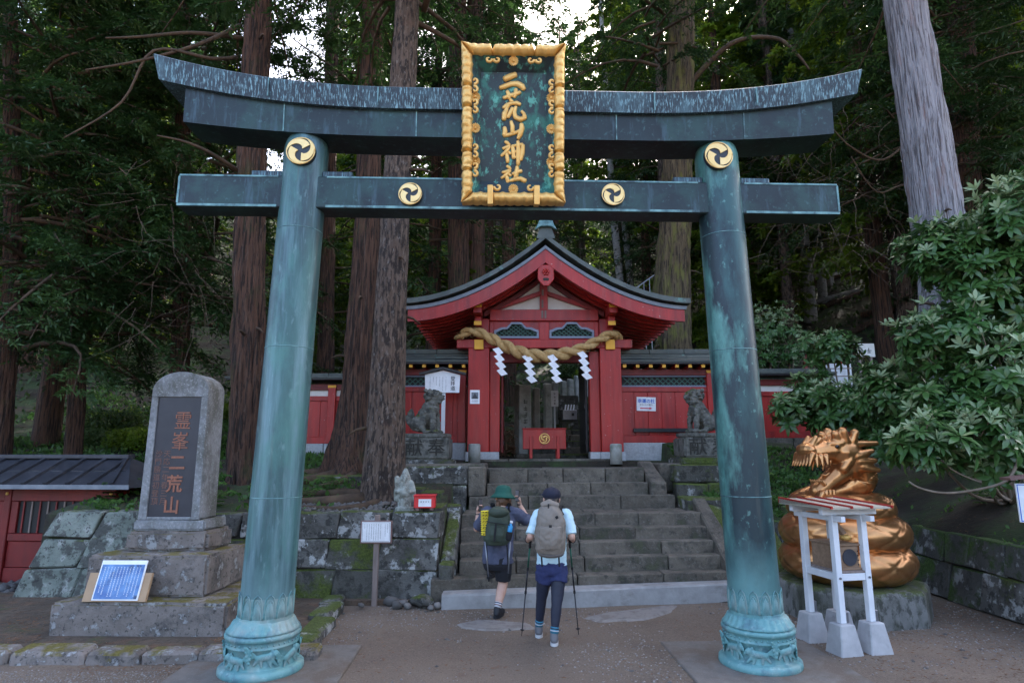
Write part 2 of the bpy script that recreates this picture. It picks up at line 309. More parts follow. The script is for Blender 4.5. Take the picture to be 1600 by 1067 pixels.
M['pillar_stone'] = mat('engraved_pillar_stone', ((0.25, 0.255, 0.23), (0.40, 0.40, 0.37), 5), 0.85, 0, [((0.08, 0.10, 0.05), 3, 0.55, 0.7, (1, 1, 1), 0.7)], (40, 0.4, 0.01), rand=0.2)
M['carved'] = mat('carved_letter', (0.035, 0.033, 0.028), 0.9)
M['concrete'] = mat('concrete', ((0.36, 0.36, 0.37), (0.47, 0.47, 0.48), 7), 0.85, 0, [((0.18, 0.175, 0.165), 5, 0.6, 0.75, (1, 1, 1), 0.6)], (90, 0.35, 0.005))
M['kerb_white'] = mat('pale_concrete_kerb', ((0.22, 0.215, 0.21), (0.34, 0.335, 0.33), 4), 0.85, 0, [((0.15, 0.135, 0.12), 3, 0.56, 0.72, (1, 1, 1.6), 0.7)], (50, 0.4, 0.008))
M['octagon'] = mat('octagon_base', ((0.13, 0.13, 0.122), (0.20, 0.20, 0.19), 5), 0.85, 0, [((0.04, 0.046, 0.028), 3.0, 0.46, 0.58, (1, 1, 0.5), 0.85), ((0.03, 0.032, 0.024), 12, 0.52, 0.6, (1, 1, 0.6), 0.7)], (60, 0.4, 0.008), moss=((0.08, 0.105, 0.025), 0.40, 5))
M['dragon'] = mat('painted_bronze', ((0.46, 0.21, 0.082), (0.60, 0.30, 0.125), 5), 0.28, 0.85, [((0.24, 0.10, 0.04), 7, 0.58, 0.76, (1, 1, 1), 0.6)], (50, 0.1, 0.004))
M['eye'] = mat('dark_eye', (0.01, 0.01, 0.01), 0.2)
M['white_paint'] = mat('white_paint', ((0.66, 0.68, 0.72), (0.76, 0.78, 0.81), 6), 0.45, 0, [((0.42, 0.38, 0.28), 5, 0.66, 0.8, (1, 1, 1), 0.6)])
M['white_board'] = mat('white_board', (0.78, 0.79, 0.81), 0.5)
M['paper'] = mat('paper', (0.86, 0.87, 0.90), 0.7)
M['ink'] = mat('ink', (0.012, 0.012, 0.016), 0.6)
M['blue_ink'] = mat('blue_ink', (0.03, 0.14, 0.55), 0.6)
M['red_ink'] = mat('red_ink', (0.55, 0.01, 0.04), 0.6)
M['photo_blue'] = mat('blue_print', ((0.03, 0.09, 0.30), (0.16, 0.34, 0.62), 5), 0.3, 0, [((0.01, 0.02, 0.07), 7, 0.56, 0.66, (1, 1, 1), 0.9), ((0.55, 0.7, 0.9), 4, 0.62, 0.72, (1, 1, 1), 0.8)])
M['cardboard'] = mat('cardboard', (0.42, 0.28, 0.17), 0.8)
M['old_wood'] = mat('weathered_wood', ((0.17, 0.13, 0.115), (0.27, 0.21, 0.185), 6), 0.8, 0, [], (20, 0.3, 0.004, (3, 3, 0.3)), stretch=(4, 4, 0.4))
M['box_wood'] = mat('box_wood', ((0.20, 0.125, 0.075), (0.30, 0.19, 0.12), 6), 0.7, 0, [], None, stretch=(0.5, 4, 4))
M['brown_frame'] = mat('brown_frame', (0.17, 0.095, 0.085), 0.6)
M['rope'] = mat('straw_rope', ((0.40, 0.24, 0.085), (0.58, 0.39, 0.17), 14), 0.85, 0, [((0.14, 0.07, 0.025), 20, 0.58, 0.7, (1, 1, 1), 0.6)], (70, 0.7, 0.01, (1, 0.3, 1)))
M['unlit_black'] = mat('interior_shade', (0.012, 0.012, 0.012), 0.6)  # near-black colour stands in for the shade behind lattices and windows
M['steel'] = mat('steel', (0.25, 0.26, 0.29), 0.35, 0.7)
BARK_V = (5, 5, 0.35)
M['bark_grey'] = mat('fir_bark', ((0.090, 0.060, 0.044), (0.185, 0.132, 0.100), 5), 0.92, 0, [((0.028, 0.020, 0.017), 8, 0.47, 0.55, (2.2, 2.2, 0.55), 0.95), ((0.28, 0.25, 0.23), 18, 0.57, 0.65, (1.2, 1.2, 0.5), 0.5), ((0.14, 0.075, 0.05), 3, 0.55, 0.7, (1, 1, 1), 0.5)], (9, 1.0, 0.09, (2.4, 2.4, 0.6)), stretch=BARK_V)
M['bark_red'] = mat('cedar_bark', ((0.075, 0.036, 0.022), (0.16, 0.080, 0.050), 4), 0.92, 0, [((0.015, 0.010, 0.008), 5, 0.47, 0.57, (5, 5, 0.30), 0.92), ((0.20, 0.16, 0.13), 5, 0.58, 0.68, (6, 6, 0.25), 0.5), ((0.05, 0.065, 0.016), 2, 0.56, 0.68, (1, 1, 0.5), 0.6)], (6, 1.0, 0.12, (5, 5, 0.30)), stretch=(6, 6, 0.3))
M['bark_pale'] = mat('pale_cedar_bark', ((0.27, 0.265, 0.29), (0.45, 0.44, 0.475), 4), 0.9, 0, [((0.08, 0.065, 0.065), 5, 0.50, 0.58, (7, 7, 0.22), 0.85), ((0.26, 0.14, 0.115), 2.2, 0.56, 0.66, (3, 3, 0.4), 0.55), ((0.46, 0.45, 0.47), 9, 0.56, 0.64, (7, 7, 0.2), 0.6)], (6, 1.0, 0.09, (7, 7, 0.22)), stretch=(8, 8, 0.25))
M['bark_moss'] = mat('mossy_bark', ((0.085, 0.06, 0.035), (0.16, 0.12, 0.065), 4), 0.92, 0, [((0.025, 0.016, 0.011), 5, 0.49, 0.58, (5, 5, 0.30), 0.9), ((0.17, 0.17, 0.035), 2.2, 0.5, 0.64, (2, 2, 0.6), 0.7)], (7, 0.8, 0.05, (6, 6, 0.35)), stretch=(6, 6, 0.3))
M['bark_birch'] = mat('pale_thin_bark', ((0.20, 0.195, 0.185), (0.34, 0.335, 0.32), 6), 0.9, 0, [((0.05, 0.045, 0.04), 5, 0.55, 0.62, (1, 1, 2.5), 0.9)])
M['branch'] = mat('branch_bark', ((0.045, 0.028, 0.018), (0.10, 0.062, 0.036), 6), 0.9, 0, [((0.10, 0.11, 0.035), 5, 0.58, 0.72, (1, 1, 1), 0.6)], (20, 0.5, 0.01))
M['twig'] = mat('pale_twig', ((0.17, 0.13, 0.095), (0.28, 0.22, 0.17), 8), 0.85)
M['dead_twig'] = mat('dead_twig', ((0.06, 0.042, 0.03), (0.13, 0.092, 0.065), 8), 0.9)
def leafmat(name, a, b, rough, trans, sc=1.2, spec=0.5): return mat(name, (a, b, sc), rough, 0, [], None, rand=0.12, trans=trans, spec=spec)
M['needles'] = leafmat('conifer_needles', (0.018, 0.053, 0.015), (0.050, 0.105, 0.024), 0.55, 0.34, 0.8)
M['needles2'] = leafmat('conifer_needles_light', (0.035, 0.075, 0.022), (0.080, 0.135, 0.038), 0.6, 0.38, 0.8)
M['broad'] = leafmat('broad_leaves_sunlit', (0.06, 0.13, 0.010), (0.19, 0.26, 0.022), 0.5, 0.5, 0.9)  # yellow-green brightened to put sunlight into the leaf colour
M['rhodo'] = leafmat('rhododendron_leaf', (0.038, 0.108, 0.028), (0.082, 0.172, 0.045), 0.28, 0.20, 3)
M['rhodo_new'] = leafmat('rhododendron_new_leaf', (0.22, 0.31, 0.155), (0.33, 0.42, 0.24), 0.5, 0.25, 4)
M['fern'] = leafmat('fern_leaf', (0.045, 0.12, 0.025), (0.10, 0.21, 0.04), 0.5, 0.4, 4)
M['soil'] = mat('forest_soil', ((0.016, 0.012, 0.008), (0.032, 0.025, 0.015), 2), 0.95, 0, [((0.07, 0.036, 0.02), 9, 0.56, 0.68, (1, 1, 1), 0.6), ((0.03, 0.06, 0.014), 0.9, 0.46, 0.58, (1, 1, 1), 0.85), ((0.02, 0.016, 0.012), 14, 0.55, 0.65, (1, 1, 1), 0.7)], (9, 0.8, 0.06))
M['dirt'] = mat('packed_dirt', ((0.135, 0.100, 0.075), (0.205, 0.158, 0.120), 1.1), 0.92, 0, [((0.100, 0.068, 0.047), 0.55, 0.46, 0.62, (1, 1, 1), 0.7), ((0.29, 0.24, 0.195), 50, 0.56, 0.66, (1, 1, 1), 0.6), ((0.055, 0.041, 0.031), 60, 0.54, 0.64, (1, 1, 1), 0.7), ((0.12, 0.066, 0.038), 5, 0.58, 0.68, (1, 1, 1), 0.4)], (40, 0.9, 0.02))
M['slab'] = mat('flat_pale_stone', ((0.19, 0.172, 0.158), (0.28, 0.26, 0.245), 5), 0.85, 0, [((0.12, 0.10, 0.087), 5, 0.46, 0.58, (1, 1, 1), 0.7)], (40, 0.4, 0.01))
M['plinth'] = mat('grey_plinth_slab', ((0.115, 0.104, 0.094), (0.170, 0.152, 0.136), 5), 0.85, 0, [((0.115, 0.085, 0.063), 2.2, 0.46, 0.6, (1, 1, 1), 0.85), ((0.22, 0.20, 0.185), 50, 0.56, 0.66, (1, 1, 1), 0.6)], (60, 0.4, 0.006))
M['pebble'] = mat('pebbles', ((0.09, 0.082, 0.076), (0.19, 0.178, 0.168), 1.5), 0.85, rand=0.35)
M['gravel'] = mat('gravel', ((0.10, 0.09, 0.082), (0.36, 0.335, 0.31), 26), 0.85)
M['pale_gravel'] = mat('pale_gravel', ((0.14, 0.132, 0.125), (0.30, 0.29, 0.275), 30), 0.85)
M['cobble'] = mat('dark_cobble', ((0.05, 0.05, 0.052), (0.12, 0.118, 0.115), 4), 0.8)
M['debris'] = mat('fallen_needles', ((0.12, 0.06, 0.03), (0.24, 0.13, 0.07), 6), 0.9)

# ---------------------------------------------------------------- ground and terrain
def ss(a, b, x): t = min(max((x - a) / (b - a), 0), 1); return t * t * (3 - 2 * t)
def hill(x, y):
    t = max(0, y - 16.5); t2 = min(t, 40)
    z = 1.9 + 0.20 * t + 0.009 * t2 * t2 + (t - t2) * 0.30
    z += 0.34 * min(max(0, x - 5), 22) * ss(14, 24, y) + 0.10 * min(max(0, -x - 6), 20) * ss(14, 30, y)
    return z
def height(x, y):
    n = 0.12 * fbm((x, y, 0), 0.35) * ss(12.5, 15, y)
    if x <= -6.72: return -0.25 + (hill(x, y) + 0.25) * ss(10.8, 16.5, y) + n
    if x <= -1.02:
        if y <= 9.11: return -0.3
        f = 1.13 + 0.17 * (min(y, 13.5) - 9.1) + 0.05 * fbm((x, y, 3), 1.1)
    elif x <= 3.32:
        f = float(np.interp(y, (8.6, 8.9, 9.95, 10.9, 11.6, 12.94), (-0.3, 0.0, 0.70, 0.92, 1.25, 1.42))) if y < 12.95 else 1.84
    elif x <= 6.22:
        if y <= 10.26: return -0.3
        f = 0.92 + 0.36 * (min(y, 13.8) - 10.2) + 0.06 * fbm((x, y, 3), 1.1)
    else:
        f = 0.82 + 0.42 * min(x - 6.2, 9) + 0.10 * fbm((x, y, 3), 0.9)
        f = -0.3 + (f + 0.3) * ss(-2, 2, y)
        return f + (max(hill(x, y), f) - f) * ss(11, 18, y) + n * 0.5
    return f + (hill(x, y) - f) * ss(14.2, 18, y) + n * 0.6
def axis(a, b, s0, breaks, far):
    v = list(np.arange(a, b + 1e-6, s0)); v = [q for q in v if all(abs(q - k) > 0.09 for k in breaks)]
    for k in breaks: v += [k - 0.02, k + 0.02]
    return np.array(sorted(v + list(far)))
xs = axis(-14, 14, 0.35, (-6.72, -1.02, 3.32, 6.22), [-75, -60, -48, -38, -30, -24, -20, -17, 17, 20, 24, 30, 38, 48, 60, 75])
ys = axis(-3, 26, 0.35, (9.11, 10.26, 12.95), [28, 30, 33, 36, 40, 45, 51, 58, 66, 76, 90])
ys = np.array([q for q in ys if q > -2.6])
gv = np.array([(x, y, height(x, y)) for y in ys for x in xs]); nx = len(xs)
gf = [(j * nx + i, j * nx + i + 1, (j + 1) * nx + i + 1, (j + 1) * nx + i) for j in range(len(ys) - 1) for i in range(nx - 1)
      if not all(gv[k][2] < -0.2 for k in (j * nx + i, j * nx + i + 1, (j + 1) * nx + i + 1, (j + 1) * nx + i))]
terrain = link('hillside', mesh_np('hillside', gv, gf, M['soil'], True)); tag(terrain, kind='structure')
# plaza: one sheet that reaches the horizon, finely uneven near the camera
px_ = np.unique(np.concatenate([np.arange(-9, 9.01, 0.22), [-400, -120, -50, -25, -15, 15, 25, 50, 120, 400]]))
py_ = np.unique(np.concatenate([np.arange(3.4, 11.01, 0.22), [-400, -120, -40, -15, -6, 0, 2, 13, 16, 40, 400]]))
pv = np.array([(x, y, 0.018 * fbm((x, y, 9), 0.7) * (1 if 3 < y < 11 and abs(x) < 9 else 0) - 0.008) for y in py_ for x in px_]); nx = len(px_)
pf = [(j * nx + i, j * nx + i + 1, (j + 1) * nx + i + 1, (j + 1) * nx + i) for j in range(len(py_) - 1) for i in range(nx - 1)]
tag(link('ground', mesh_np('ground', pv, pf, M['dirt'], True)), kind='structure')

def scatter_chips(name, pts, smin, smax, material, flat=0.5, aspect=1.0, jitter=0.0):
    """many small loose bits as one mesh"""
    base = np.array([(1, 0, 0), (0.3, 0.9, 0), (-0.9, 0.5, 0), (-0.6, -0.8, 0), (0.5, -0.85, 0), (0, 0, 1), (0, 0, -1)], float)
    tri = np.array([(0, 1, 5), (1, 2, 5), (2, 3, 5), (3, 4, 5), (4, 0, 5), (1, 0, 6), (2, 1, 6), (3, 2, 6), (4, 3, 6), (0, 4, 6)])
    n = len(pts); s = RNG.uniform(smin, smax, n) * RNG.uniform(0.6, 1, n); a = RNG.uniform(0, 6.28, n)
    b = np.repeat(base[None], n, 0) * (1 + RNG.uniform(-0.25, 0.25, (n, 7, 1)))
    b[:, :, 1] *= aspect; b[:, :, 2] *= flat
    x = b[:, :, 0] * np.cos(a)[:, None] - b[:, :, 1] * np.sin(a)[:, None]; y = b[:, :, 0] * np.sin(a)[:, None] + b[:, :, 1] * np.cos(a)[:, None]
    v = np.stack([x, y, b[:, :, 2]], 2) * s[:, None, None] + np.asarray(pts)[:, None, :]
    f = tri[None] + (np.arange(n) * 7)[:, None, None]
    return tag(link(name, mesh_np(name, v.reshape(-1, 3), f.reshape(-1, 3), material)), kind='stuff')
def gz(x, y): return 0.018 * fbm((x, y, 9), 0.7) - 0.008
pts = []
while len(pts) < 15000:
    x, y = random.uniform(-6.5, 7), 3.6 + 6.5 * random.random() ** 1.3
    d = fbm((x, y, 2), 0.8) + random.random() * 0.6
    if d > 0.25 and not (x > 6.0): pts.append((x, y, gz(x, y) + 0.001))
pts2 = [(x, y, z) for x, y, z in pts[:420]]; tag(scatter_chips('pebbles', pts2, 0.016, 0.042, M['pebble'], 0.45, 0.8), 'scattered small pebbles lying on the packed dirt forecourt', 'pebbles')
tag(scatter_chips('gravel', pts, 0.005, 0.019, M['gravel'], 0.6, 0.8), 'fine loose gravel scattered over the packed dirt forecourt', 'gravel')
pts = [(random.uniform(-6, -1.6), 3.5 + 2.75 * random.random() ** 0.6, 0) for _ in range(11000)]; pts = [(x, y, gz(x, y) + 0.001) for x, y, _ in pts]
tag(scatter_chips('pale_gravel', pts, 0.004, 0.012, M['pale_gravel'], 0.5, 0.8), 'strip of pale gravel along the bottom left before the kerb stones', 'gravel')
pts = []
for _ in range(15000):
    k = random.random()
    if k < 0.42: x, y = random.uniform(-6.8, -2.3), random.uniform(6.1, 8.8); z = gz(x, y) + 0.006 + (0.05 if y > 6.7 else 0)
    elif k < 0.66: x = random.uniform(3.4, 6.1); y = random.uniform(5.5, 9.8); z = gz(x, y)
    elif k < 0.80: x = random.uniform(-6.6, -1.1); y = random.uniform(9.15, 11.5); z = height(x, y) + 0.015
    elif k < 0.9: x = random.uniform(6.3, 9); y = random.uniform(5, 10); z = height(x, y) + 0.02
    else: x, y = random.uniform(-2.6, 3), random.uniform(5, 8.4); z = gz(x, y)
    if fbm((x, y, 5), 1.1) + random.random() * 0.7 > 0.25: pts.append((x, y, z + 0.002))
tag(scatter_chips('needle_litter', pts, 0.012, 0.034, M['debris'], 0.12, 0.22), 'rusty fallen needles littering the soil beds and forecourt edges', 'litter')
# raised soil bed round the stele
b = MB(); poly = [(-8.5, 6.62), (-2.3, 6.62), (-2.38, 7.6), (-2.5, 8.75), (-1.2, 8.75), (-1.2, 9.3), (-8.5, 9.3)]
n = len(poly); b.add([(x, y, 0.05) for x, y in poly] + [(x, y, -0.1) for x, y in poly], [tuple(range(n))] + [(i, (i + 1) % n, (i + 1) % n + n, i + n) for i in range(n)])
tag(b.build('soil_bed', mat('bed_soil', ((0.055, 0.04, 0.028), (0.11, 0.082, 0.058), 2), 0.95, 0, [((0.15, 0.08, 0.045), 7, 0.50, 0.62, (1, 1, 1), 0.7), ((0.03, 0.024, 0.018), 14, 0.52, 0.62, (1, 1, 1), 0.7), ((0.06, 0.075, 0.02), 1.4, 0.56, 0.64, (1, 1, 1), 0.6)], (9, 0.9, 0.05))), kind='structure')
# flat pale rock showing through the dirt
def flat_patch(name, pix, lab):
    c = [at_z(*p, 0.0) for p in pix]; b = MB(); n = len(c); m_ = sum(c, Vector()) / n
    pts_ = []
    for i in range(n):
        for t in (0, 0.33, 0.66):
            q = c[i].lerp(c[(i + 1) % n], t); q = q + (q - m_) * 0.10 * fbm((q.x, q.y, 4), 4.0); pts_.append(q)
    k = len(pts_); inner = [m_ + (q - m_) * 0.86 for q in pts_]
    b.add([(q.x, q.y, -0.01) for q in pts_] + [(q.x, q.y, 0.013 + 0.006 * fbm((q.x, q.y, 1), 3)) for q in inner], [tuple(range(k, 2 * k))] + [(i, (i + 1) % k, (i + 1) % k + k, i + k) for i in range(k)])
    return tag(b.build(name, M['slab'], smooth=False), lab, 'rock', 'flat rocks in the dirt before the stairs')
flat_patch('flat_rock', [(712, 975), (745, 967), (830, 974), (838, 983), (760, 986), (722, 982)], 'pale flat rock in the dirt under the hikers before the stairs')
flat_patch('flat_rock', [(910, 965), (940, 958), (1010, 950), (1058, 944), (1050, 955), (1010, 969), (940, 971)], 'pale flat rock in the dirt between right hiker and right torii pillar')

# ---------------------------------------------------------------- stones
def stone_mesh(name, p8, material, bevel=0.02, jit=0.012):
    """an uneven dressed block from 8 corners"""
    bm = bmesh.new(); vs_ = [bm.verts.new(Vector(p) + Vector([random.uniform(-jit, jit) for _ in range(3)])) for p in p8]
    for f in ((3, 2, 1, 0), (4, 5, 6, 7), (0, 1, 5, 4), (1, 2, 6, 5), (2, 3, 7, 6), (3, 0, 4, 7)): bm.faces.new([vs_[i] for i in f])
    bmesh.ops.recalc_face_normals(bm, faces=bm.faces)
    bmesh.ops.bevel(bm, geom=list(bm.edges), offset=bevel, segments=1, affect='EDGES', clamp_overlap=True)
    bmesh.ops.triangulate(bm, faces=[f for f in bm.faces if len(f.verts) > 4])
    me = bpy.data.meshes.new(name); bm.to_mesh(me); bm.free(); me.materials.append(material)
    return me
def rough_block(name, x0, x1, y0, y1, z0, z1, material, parent=None, bevel=0.025, amp=0.012, res=5):
    """a block with a finely uneven surface"""
    bm = bmesh.new(); bmesh.ops.create_cube(bm, size=1)
    for v in bm.verts: v.co = Vector(((x0 + x1) / 2 + v.co.x * (x1 - x0), (y0 + y1) / 2 + v.co.y * (y1 - y0), (z0 + z1) / 2 + v.co.z * (z1 - z0)))
    bmesh.ops.bevel(bm, geom=list(bm.edges), offset=bevel, segments=2, affect='EDGES', clamp_overlap=True)
    bmesh.ops.subdivide_edges(bm, edges=[e for e in bm.edges if e.calc_length() > 0.12], cuts=res, use_grid_fill=True)
    for v in bm.verts: v.co += Vector([fbm(v.co + Vector((k * 7.1, 0, 0)), 4.0) * amp for k in range(3)])
    for f in bm.faces: f.smooth = True
    me = bpy.data.meshes.new(name); bm.to_mesh(me); bm.free(); me.materials.append(material); me.set_sharp_from_angle(angle=R(24))
    return link(name, me, parent)
def stone_wall(name, A, B, rows, depth, mats, label, cat='stone wall', batter=0.15, wmin=0.45, wmax=0.9, gap=0.007, end_lean=(0, 0), z0=0.0, coping=None):
    """coursed wall: A,B front base points (xy), rows: heights from the bottom. Every stone is a part"""
    A = Vector((*A, 0)); B = Vector((*B, 0)); d = (B - A).normalized(); nrm = Vector((d.y, -d.x, 0))   # towards the viewer's side
    L = (B - A).length; root = empty(name, (A + B) / 2 + Vector((0, 0, z0)), 0, label, cat); off = -(A + B) / 2
    H = sum(rows); z = 0.0
    core = MB(); 
    def P(s, zz, dep):
        back = batter * zz / H
        return A + d * s - nrm * (back + dep) + Vector((0, 0, zz)) + off
    core.hexa([P(end_lean[0] * 0 + 0.03, 0, 0.05), P(L - 0.03, 0, 0.05), P(L - 0.03, 0, depth + 0.1), P(0.03, 0, depth + 0.1),
               P(0.03 + end_lean[0], H - 0.02, 0.05), P(L - 0.03 - end_lean[1], H - 0.02, 0.05), P(L - 0.03 - end_lean[1], H - 0.02, depth), P(0.03 + end_lean[0], H - 0.02, depth)])
    core.build('wall_core', M['carved'], root)
    for ri, h in enumerate(rows):
        s0 = end_lean[0] * z / H; s1 = L - end_lean[1] * z / H; t0 = end_lean[0] * (z + h) / H; t1 = L - end_lean[1] * (z + h) / H
        cuts = [0.0]
        while cuts[-1] < 1 - (wmin * 0.6) / L:
            cuts.append(cuts[-1] + random.uniform(wmin, wmax) / L)
        cuts = [c / cuts[-1] for c in cuts]
        for a, b_ in zip(cuts[:-1], cuts[1:]):
            g = gap; pr = random.uniform(0, 0.022); sl = [random.uniform(-0.04, 0.04) if 0.01 < c < 0.99 else 0 for c in (a, b_)]
            lo = [s0 + (s1 - s0) * a + g + sl[0] * 0.5, s0 + (s1 - s0) * b_ - g + sl[1] * 0.5]; hi = [t0 + (t1 - t0) * a + g - sl[0] * 0.5, t0 + (t1 - t0) * b_ - g - sl[1] * 0.5]
            p8 = [P(lo[0], z + g, -pr), P(lo[1], z + g, -pr), P(lo[1], z + g, depth), P(lo[0], z + g, depth),
                  P(hi[0], z + h - g, -pr), P(hi[1], z + h - g, -pr), P(hi[1], z + h - g, depth), P(hi[0], z + h - g, depth)]
            mm = mats(ri, (a + b_) / 2) if callable(mats) else random.choice(mats)
            link('stone', stone_mesh('stone', p8, mm, random.uniform(0.009, 0.022), 0.022), root)
        z += h
    return root
stone_wall('retaining_wall', (-6.95, 8.98), (-1.02, 8.86), (0.42, 0.40, 0.36), 0.35,
           lambda r, t: M['pale_stone'] if t < 0.28 else (M['wall_stone'] if (r == 2 or t > 0.9 or random.random() < 0.35) else M['mossy_stone']),
           'long mossy retaining wall of big lichen blocks behind the tall stele', end_lean=(0.42, 0.0), wmin=0.5, wmax=0.95)
stone_wall('terrace_wall', (3.45, 10.05), (6.3, 10.0), (0.48, 0.45), 0.35, [M['vein_stone'], M['wall_stone']], 'low mossy stone wall behind the golden dragon and its base', wmin=0.45, wmax=0.8)
stone_wall('side_wall', (6.08, 9.95), (6.0, 3.2), (0.48, 0.42), 0.35, [M['vein_stone'], M['vein_stone'], M['wall_stone']], 'low moss covered stone wall along the right edge under the shrub', wmin=0.5, wmax=1.0)

# ---------------------------------------------------------------- stairs
SPEC = [(8.75, (672, 907), (1140, 891)), (9.05, (717, 877), (1131, 866)), (9.35, (718, 852), (1118, 842)), (9.65, (719, 829), (1106, 820)),
        (9.95, (720, 804), (1096, 801)), (10.9, (732, 777), (1055, 773)), (11.25, (760, 756), (1013, 753)), (11.6, (764, 733), (1006, 731)), (13.2, (735, 717), (966, 717))]
EDGE = []
for i, (y, l, r) in enumerate(SPEC):
    a = at_y(*l, y); b_ = at_y(*r, y + 0.40 * (1 - i / 8)); zz = (a.z + b_.z) / 2; a.z = zz - 0.012; b_.z = zz + 0.012; EDGE.append((a, b_))
stairs = empty('stone_stairs', (1.1, 8.7, 0), 0, 'broad flight of worn grey stone steps climbing to the red gate', 'stairs')
def put(me, par, name): o = link(name, me, par); o.matrix_parent_inverse = par.matrix_basis.inverted(); return o
def course(a, b_, a2, b2, ztop_l, ztop_r, zbot, n, parent, name='step_stone', material=None):
    cuts = [0] + sorted(min(max((k + random.uniform(-0.22, 0.22)) / n, 0.05), 0.95) for k in range(1, n)) + [1]
    for s, t in zip(cuts[:-1], cuts[1:]):
        f0, f1 = a.lerp(b_, s), a.lerp(b_, t); k0, k1 = a2.lerp(b2, s), a2.lerp(b2, t); d = (b_ - a).normalized() * 0.005
        f0 = f0 + d; f1 = f1 - d; k0 = k0 + d; k1 = k1 - d; z0 = ztop_l + (ztop_r - ztop_l) * s; z1 = ztop_l + (ztop_r - ztop_l) * t
        dz = random.uniform(-0.006, 0.006); dy = random.uniform(-0.012, 0.012)
        p8 = [(f0.x, f0.y + dy, zbot), (f1.x, f1.y + dy, zbot), (k1.x, k1.y, zbot), (k0.x, k0.y, zbot), (f0.x, f0.y + dy, z0 + dz), (f1.x, f1.y + dy, z1 + dz), (k1.x, k1.y, z1 + dz), (k0.x, k0.y, z0 + dz)]
        put(stone_mesh(name, p8, material or M['step'], 0.011, 0.006), parent, name)
for i, (a, b_) in enumerate(EDGE[:-1]):
    a2, b2 = EDGE[i + 1]; gapy = a2.y - a.y; zb = (EDGE[i - 1][0].z - 0.12) if i else -0.1
    dirn = Vector((0, 1, 0))
    if gapy < 0.6:
        course(a, b_, a + dirn * (gapy + 0.12), b_ + dirn * (b2.y - b_.y + 0.12), a.z, b_.z, zb, 4 if i < 5 else 3, stairs)
    else:
        course(a, b_, a + dirn * 0.36, b_ + dirn * 0.36, a.z, b_.z, zb, 4, stairs)
        nr = 1 if gapy < 1.2 else 3; st = (gapy - 0.30) / nr
        for k in range(nr):
            u = dirn * (0.37 + k * st); w = dirn * (0.37 + (k + 1) * st - 0.01)
            if i == 7: al, bl = Vector((-0.75, a.y, a.z)), Vector((2.75, b_.y, b_.z))
            else: al, bl = a, b_
            course(al + u, bl + u, al + w, bl + w, a.z - 0.004, b_.z - 0.004, zb, 8, stairs, 'paving_slab')
a, b_ = EDGE[-1]
course(a, b_, a + Vector((0, 0.45, 0)), b_ + Vector((0, 0.45, 0)), a.z, b_.z, 1.5, 4, stairs, 'sill_stone')
# pale concrete kerb in front of the first step
k0 = at_y(690, 930, 8.5); k1 = at_y(1150, 911, 8.95)
kb = MB(); ns = 10; P4 = []
for i in range(ns + 1):
    p = k0.lerp(k1, i / ns); w = 0.012 * fbm((p.x, 1, 1), 1.5)
    P4.append([(p.x, p.y - 0.03 + w, -0.05), (p.x, p.y + w, p.z - 0.02), (p.x, p.y + 0.02, p.z + w), (p.x, p.y + 0.24, p.z + 0.01), (p.x, p.y + 0.24, -0.05)])
vv = [q for r_ in P4 for q in r_]; ff = [(i * 5 + j, (i + 1) * 5 + j, (i + 1) * 5 + j + 1, i * 5 + j + 1) for i in range(ns) for j in range(4)] + [(0, 1, 2, 3, 4), tuple(ns * 5 + j for j in (4, 3, 2, 1, 0))]
tag(kb.add(vv, ff).build('concrete_kerb', M['kerb_white']), 'long pale concrete kerb strip at the foot of the stone steps', 'kerb')

# side stones of the stairs and the platforms the lion-dogs stand on
def group_of_stones(name, loc, label, cat, blocks, amp=0.012):
    root = empty(name, loc, 0, label, cat)
    for (p8, mm) in blocks: put(stone_mesh('stone', p8, mm, 0.025, amp), root, 'stone')
    return root
def bx8(x0, x1, y0, y1, z0, z1): return [(x0, y0, z0), (x1, y0, z0), (x1, y1, z0), (x0, y1, z0), (x0, y0, z1), (x1, y0, z1), (x1, y1, z1), (x0, y1, z1)]
group_of_stones('stair_flank', (-0.9, 9.5, 0), 'mossy sloping stone flank on the left side of the stairs', 'stone flank', [
    (bx8(-1.0, -0.80, 8.78, 9.05, 0.28, 0.52), M['mossy_stone']),
    ([(-1.0, 9.06, 0.25), (-0.80, 9.06, 0.25), (-0.80, 9.98, 0.25), (-1.0, 9.98, 0.25), (-1.0, 9.06, 0.55), (-0.80, 9.06, 0.55), (-0.80, 9.98, 1.12), (-1.0, 9.98, 1.12)], M['wall_stone']),
    (bx8(-1.1, -0.81, 9.99, 10.3, 0.4, 1.2), M['wall_stone']), (bx8(-1.30, -1.012, 9.13, 10.05, 0.4, 1.24), M['mossy_stone']), (bx8(-1.45, -1.11, 10.06, 10.97, 0.5, 1.40), M['mossy_stone']), (bx8(-2.3, -1.46, 10.3, 10.96, 0.6, 1.44), M['mossy_stone'])])
group_of_stones('lion_dog_platform', (-1.6, 11.8, 0), 'mossy block platform under the left lion-dog beside the upper steps', 'stone platform', [
    (bx8(-2.5, -0.79, 11.1, 11.45, 1.45, 1.77), M['wall_stone']), (bx8(-2.6, -1.15, 10.98, 11.4, 0.9, 1.44), M['mossy_stone']), (bx8(-1.14, -0.80, 11.0, 11.4, 0.9, 1.44), M['wall_stone']),
    (bx8(-0.785, -0.47, 11.1, 11.5, 1.25, 1.76), M['step']), (bx8(-2.5, -0.5, 11.46, 13.1, 1.3, 1.80), M['step']), (bx8(-3.9, -2.51, 11.2, 11.7, 1.2, 1.62), M['mossy_stone'])])
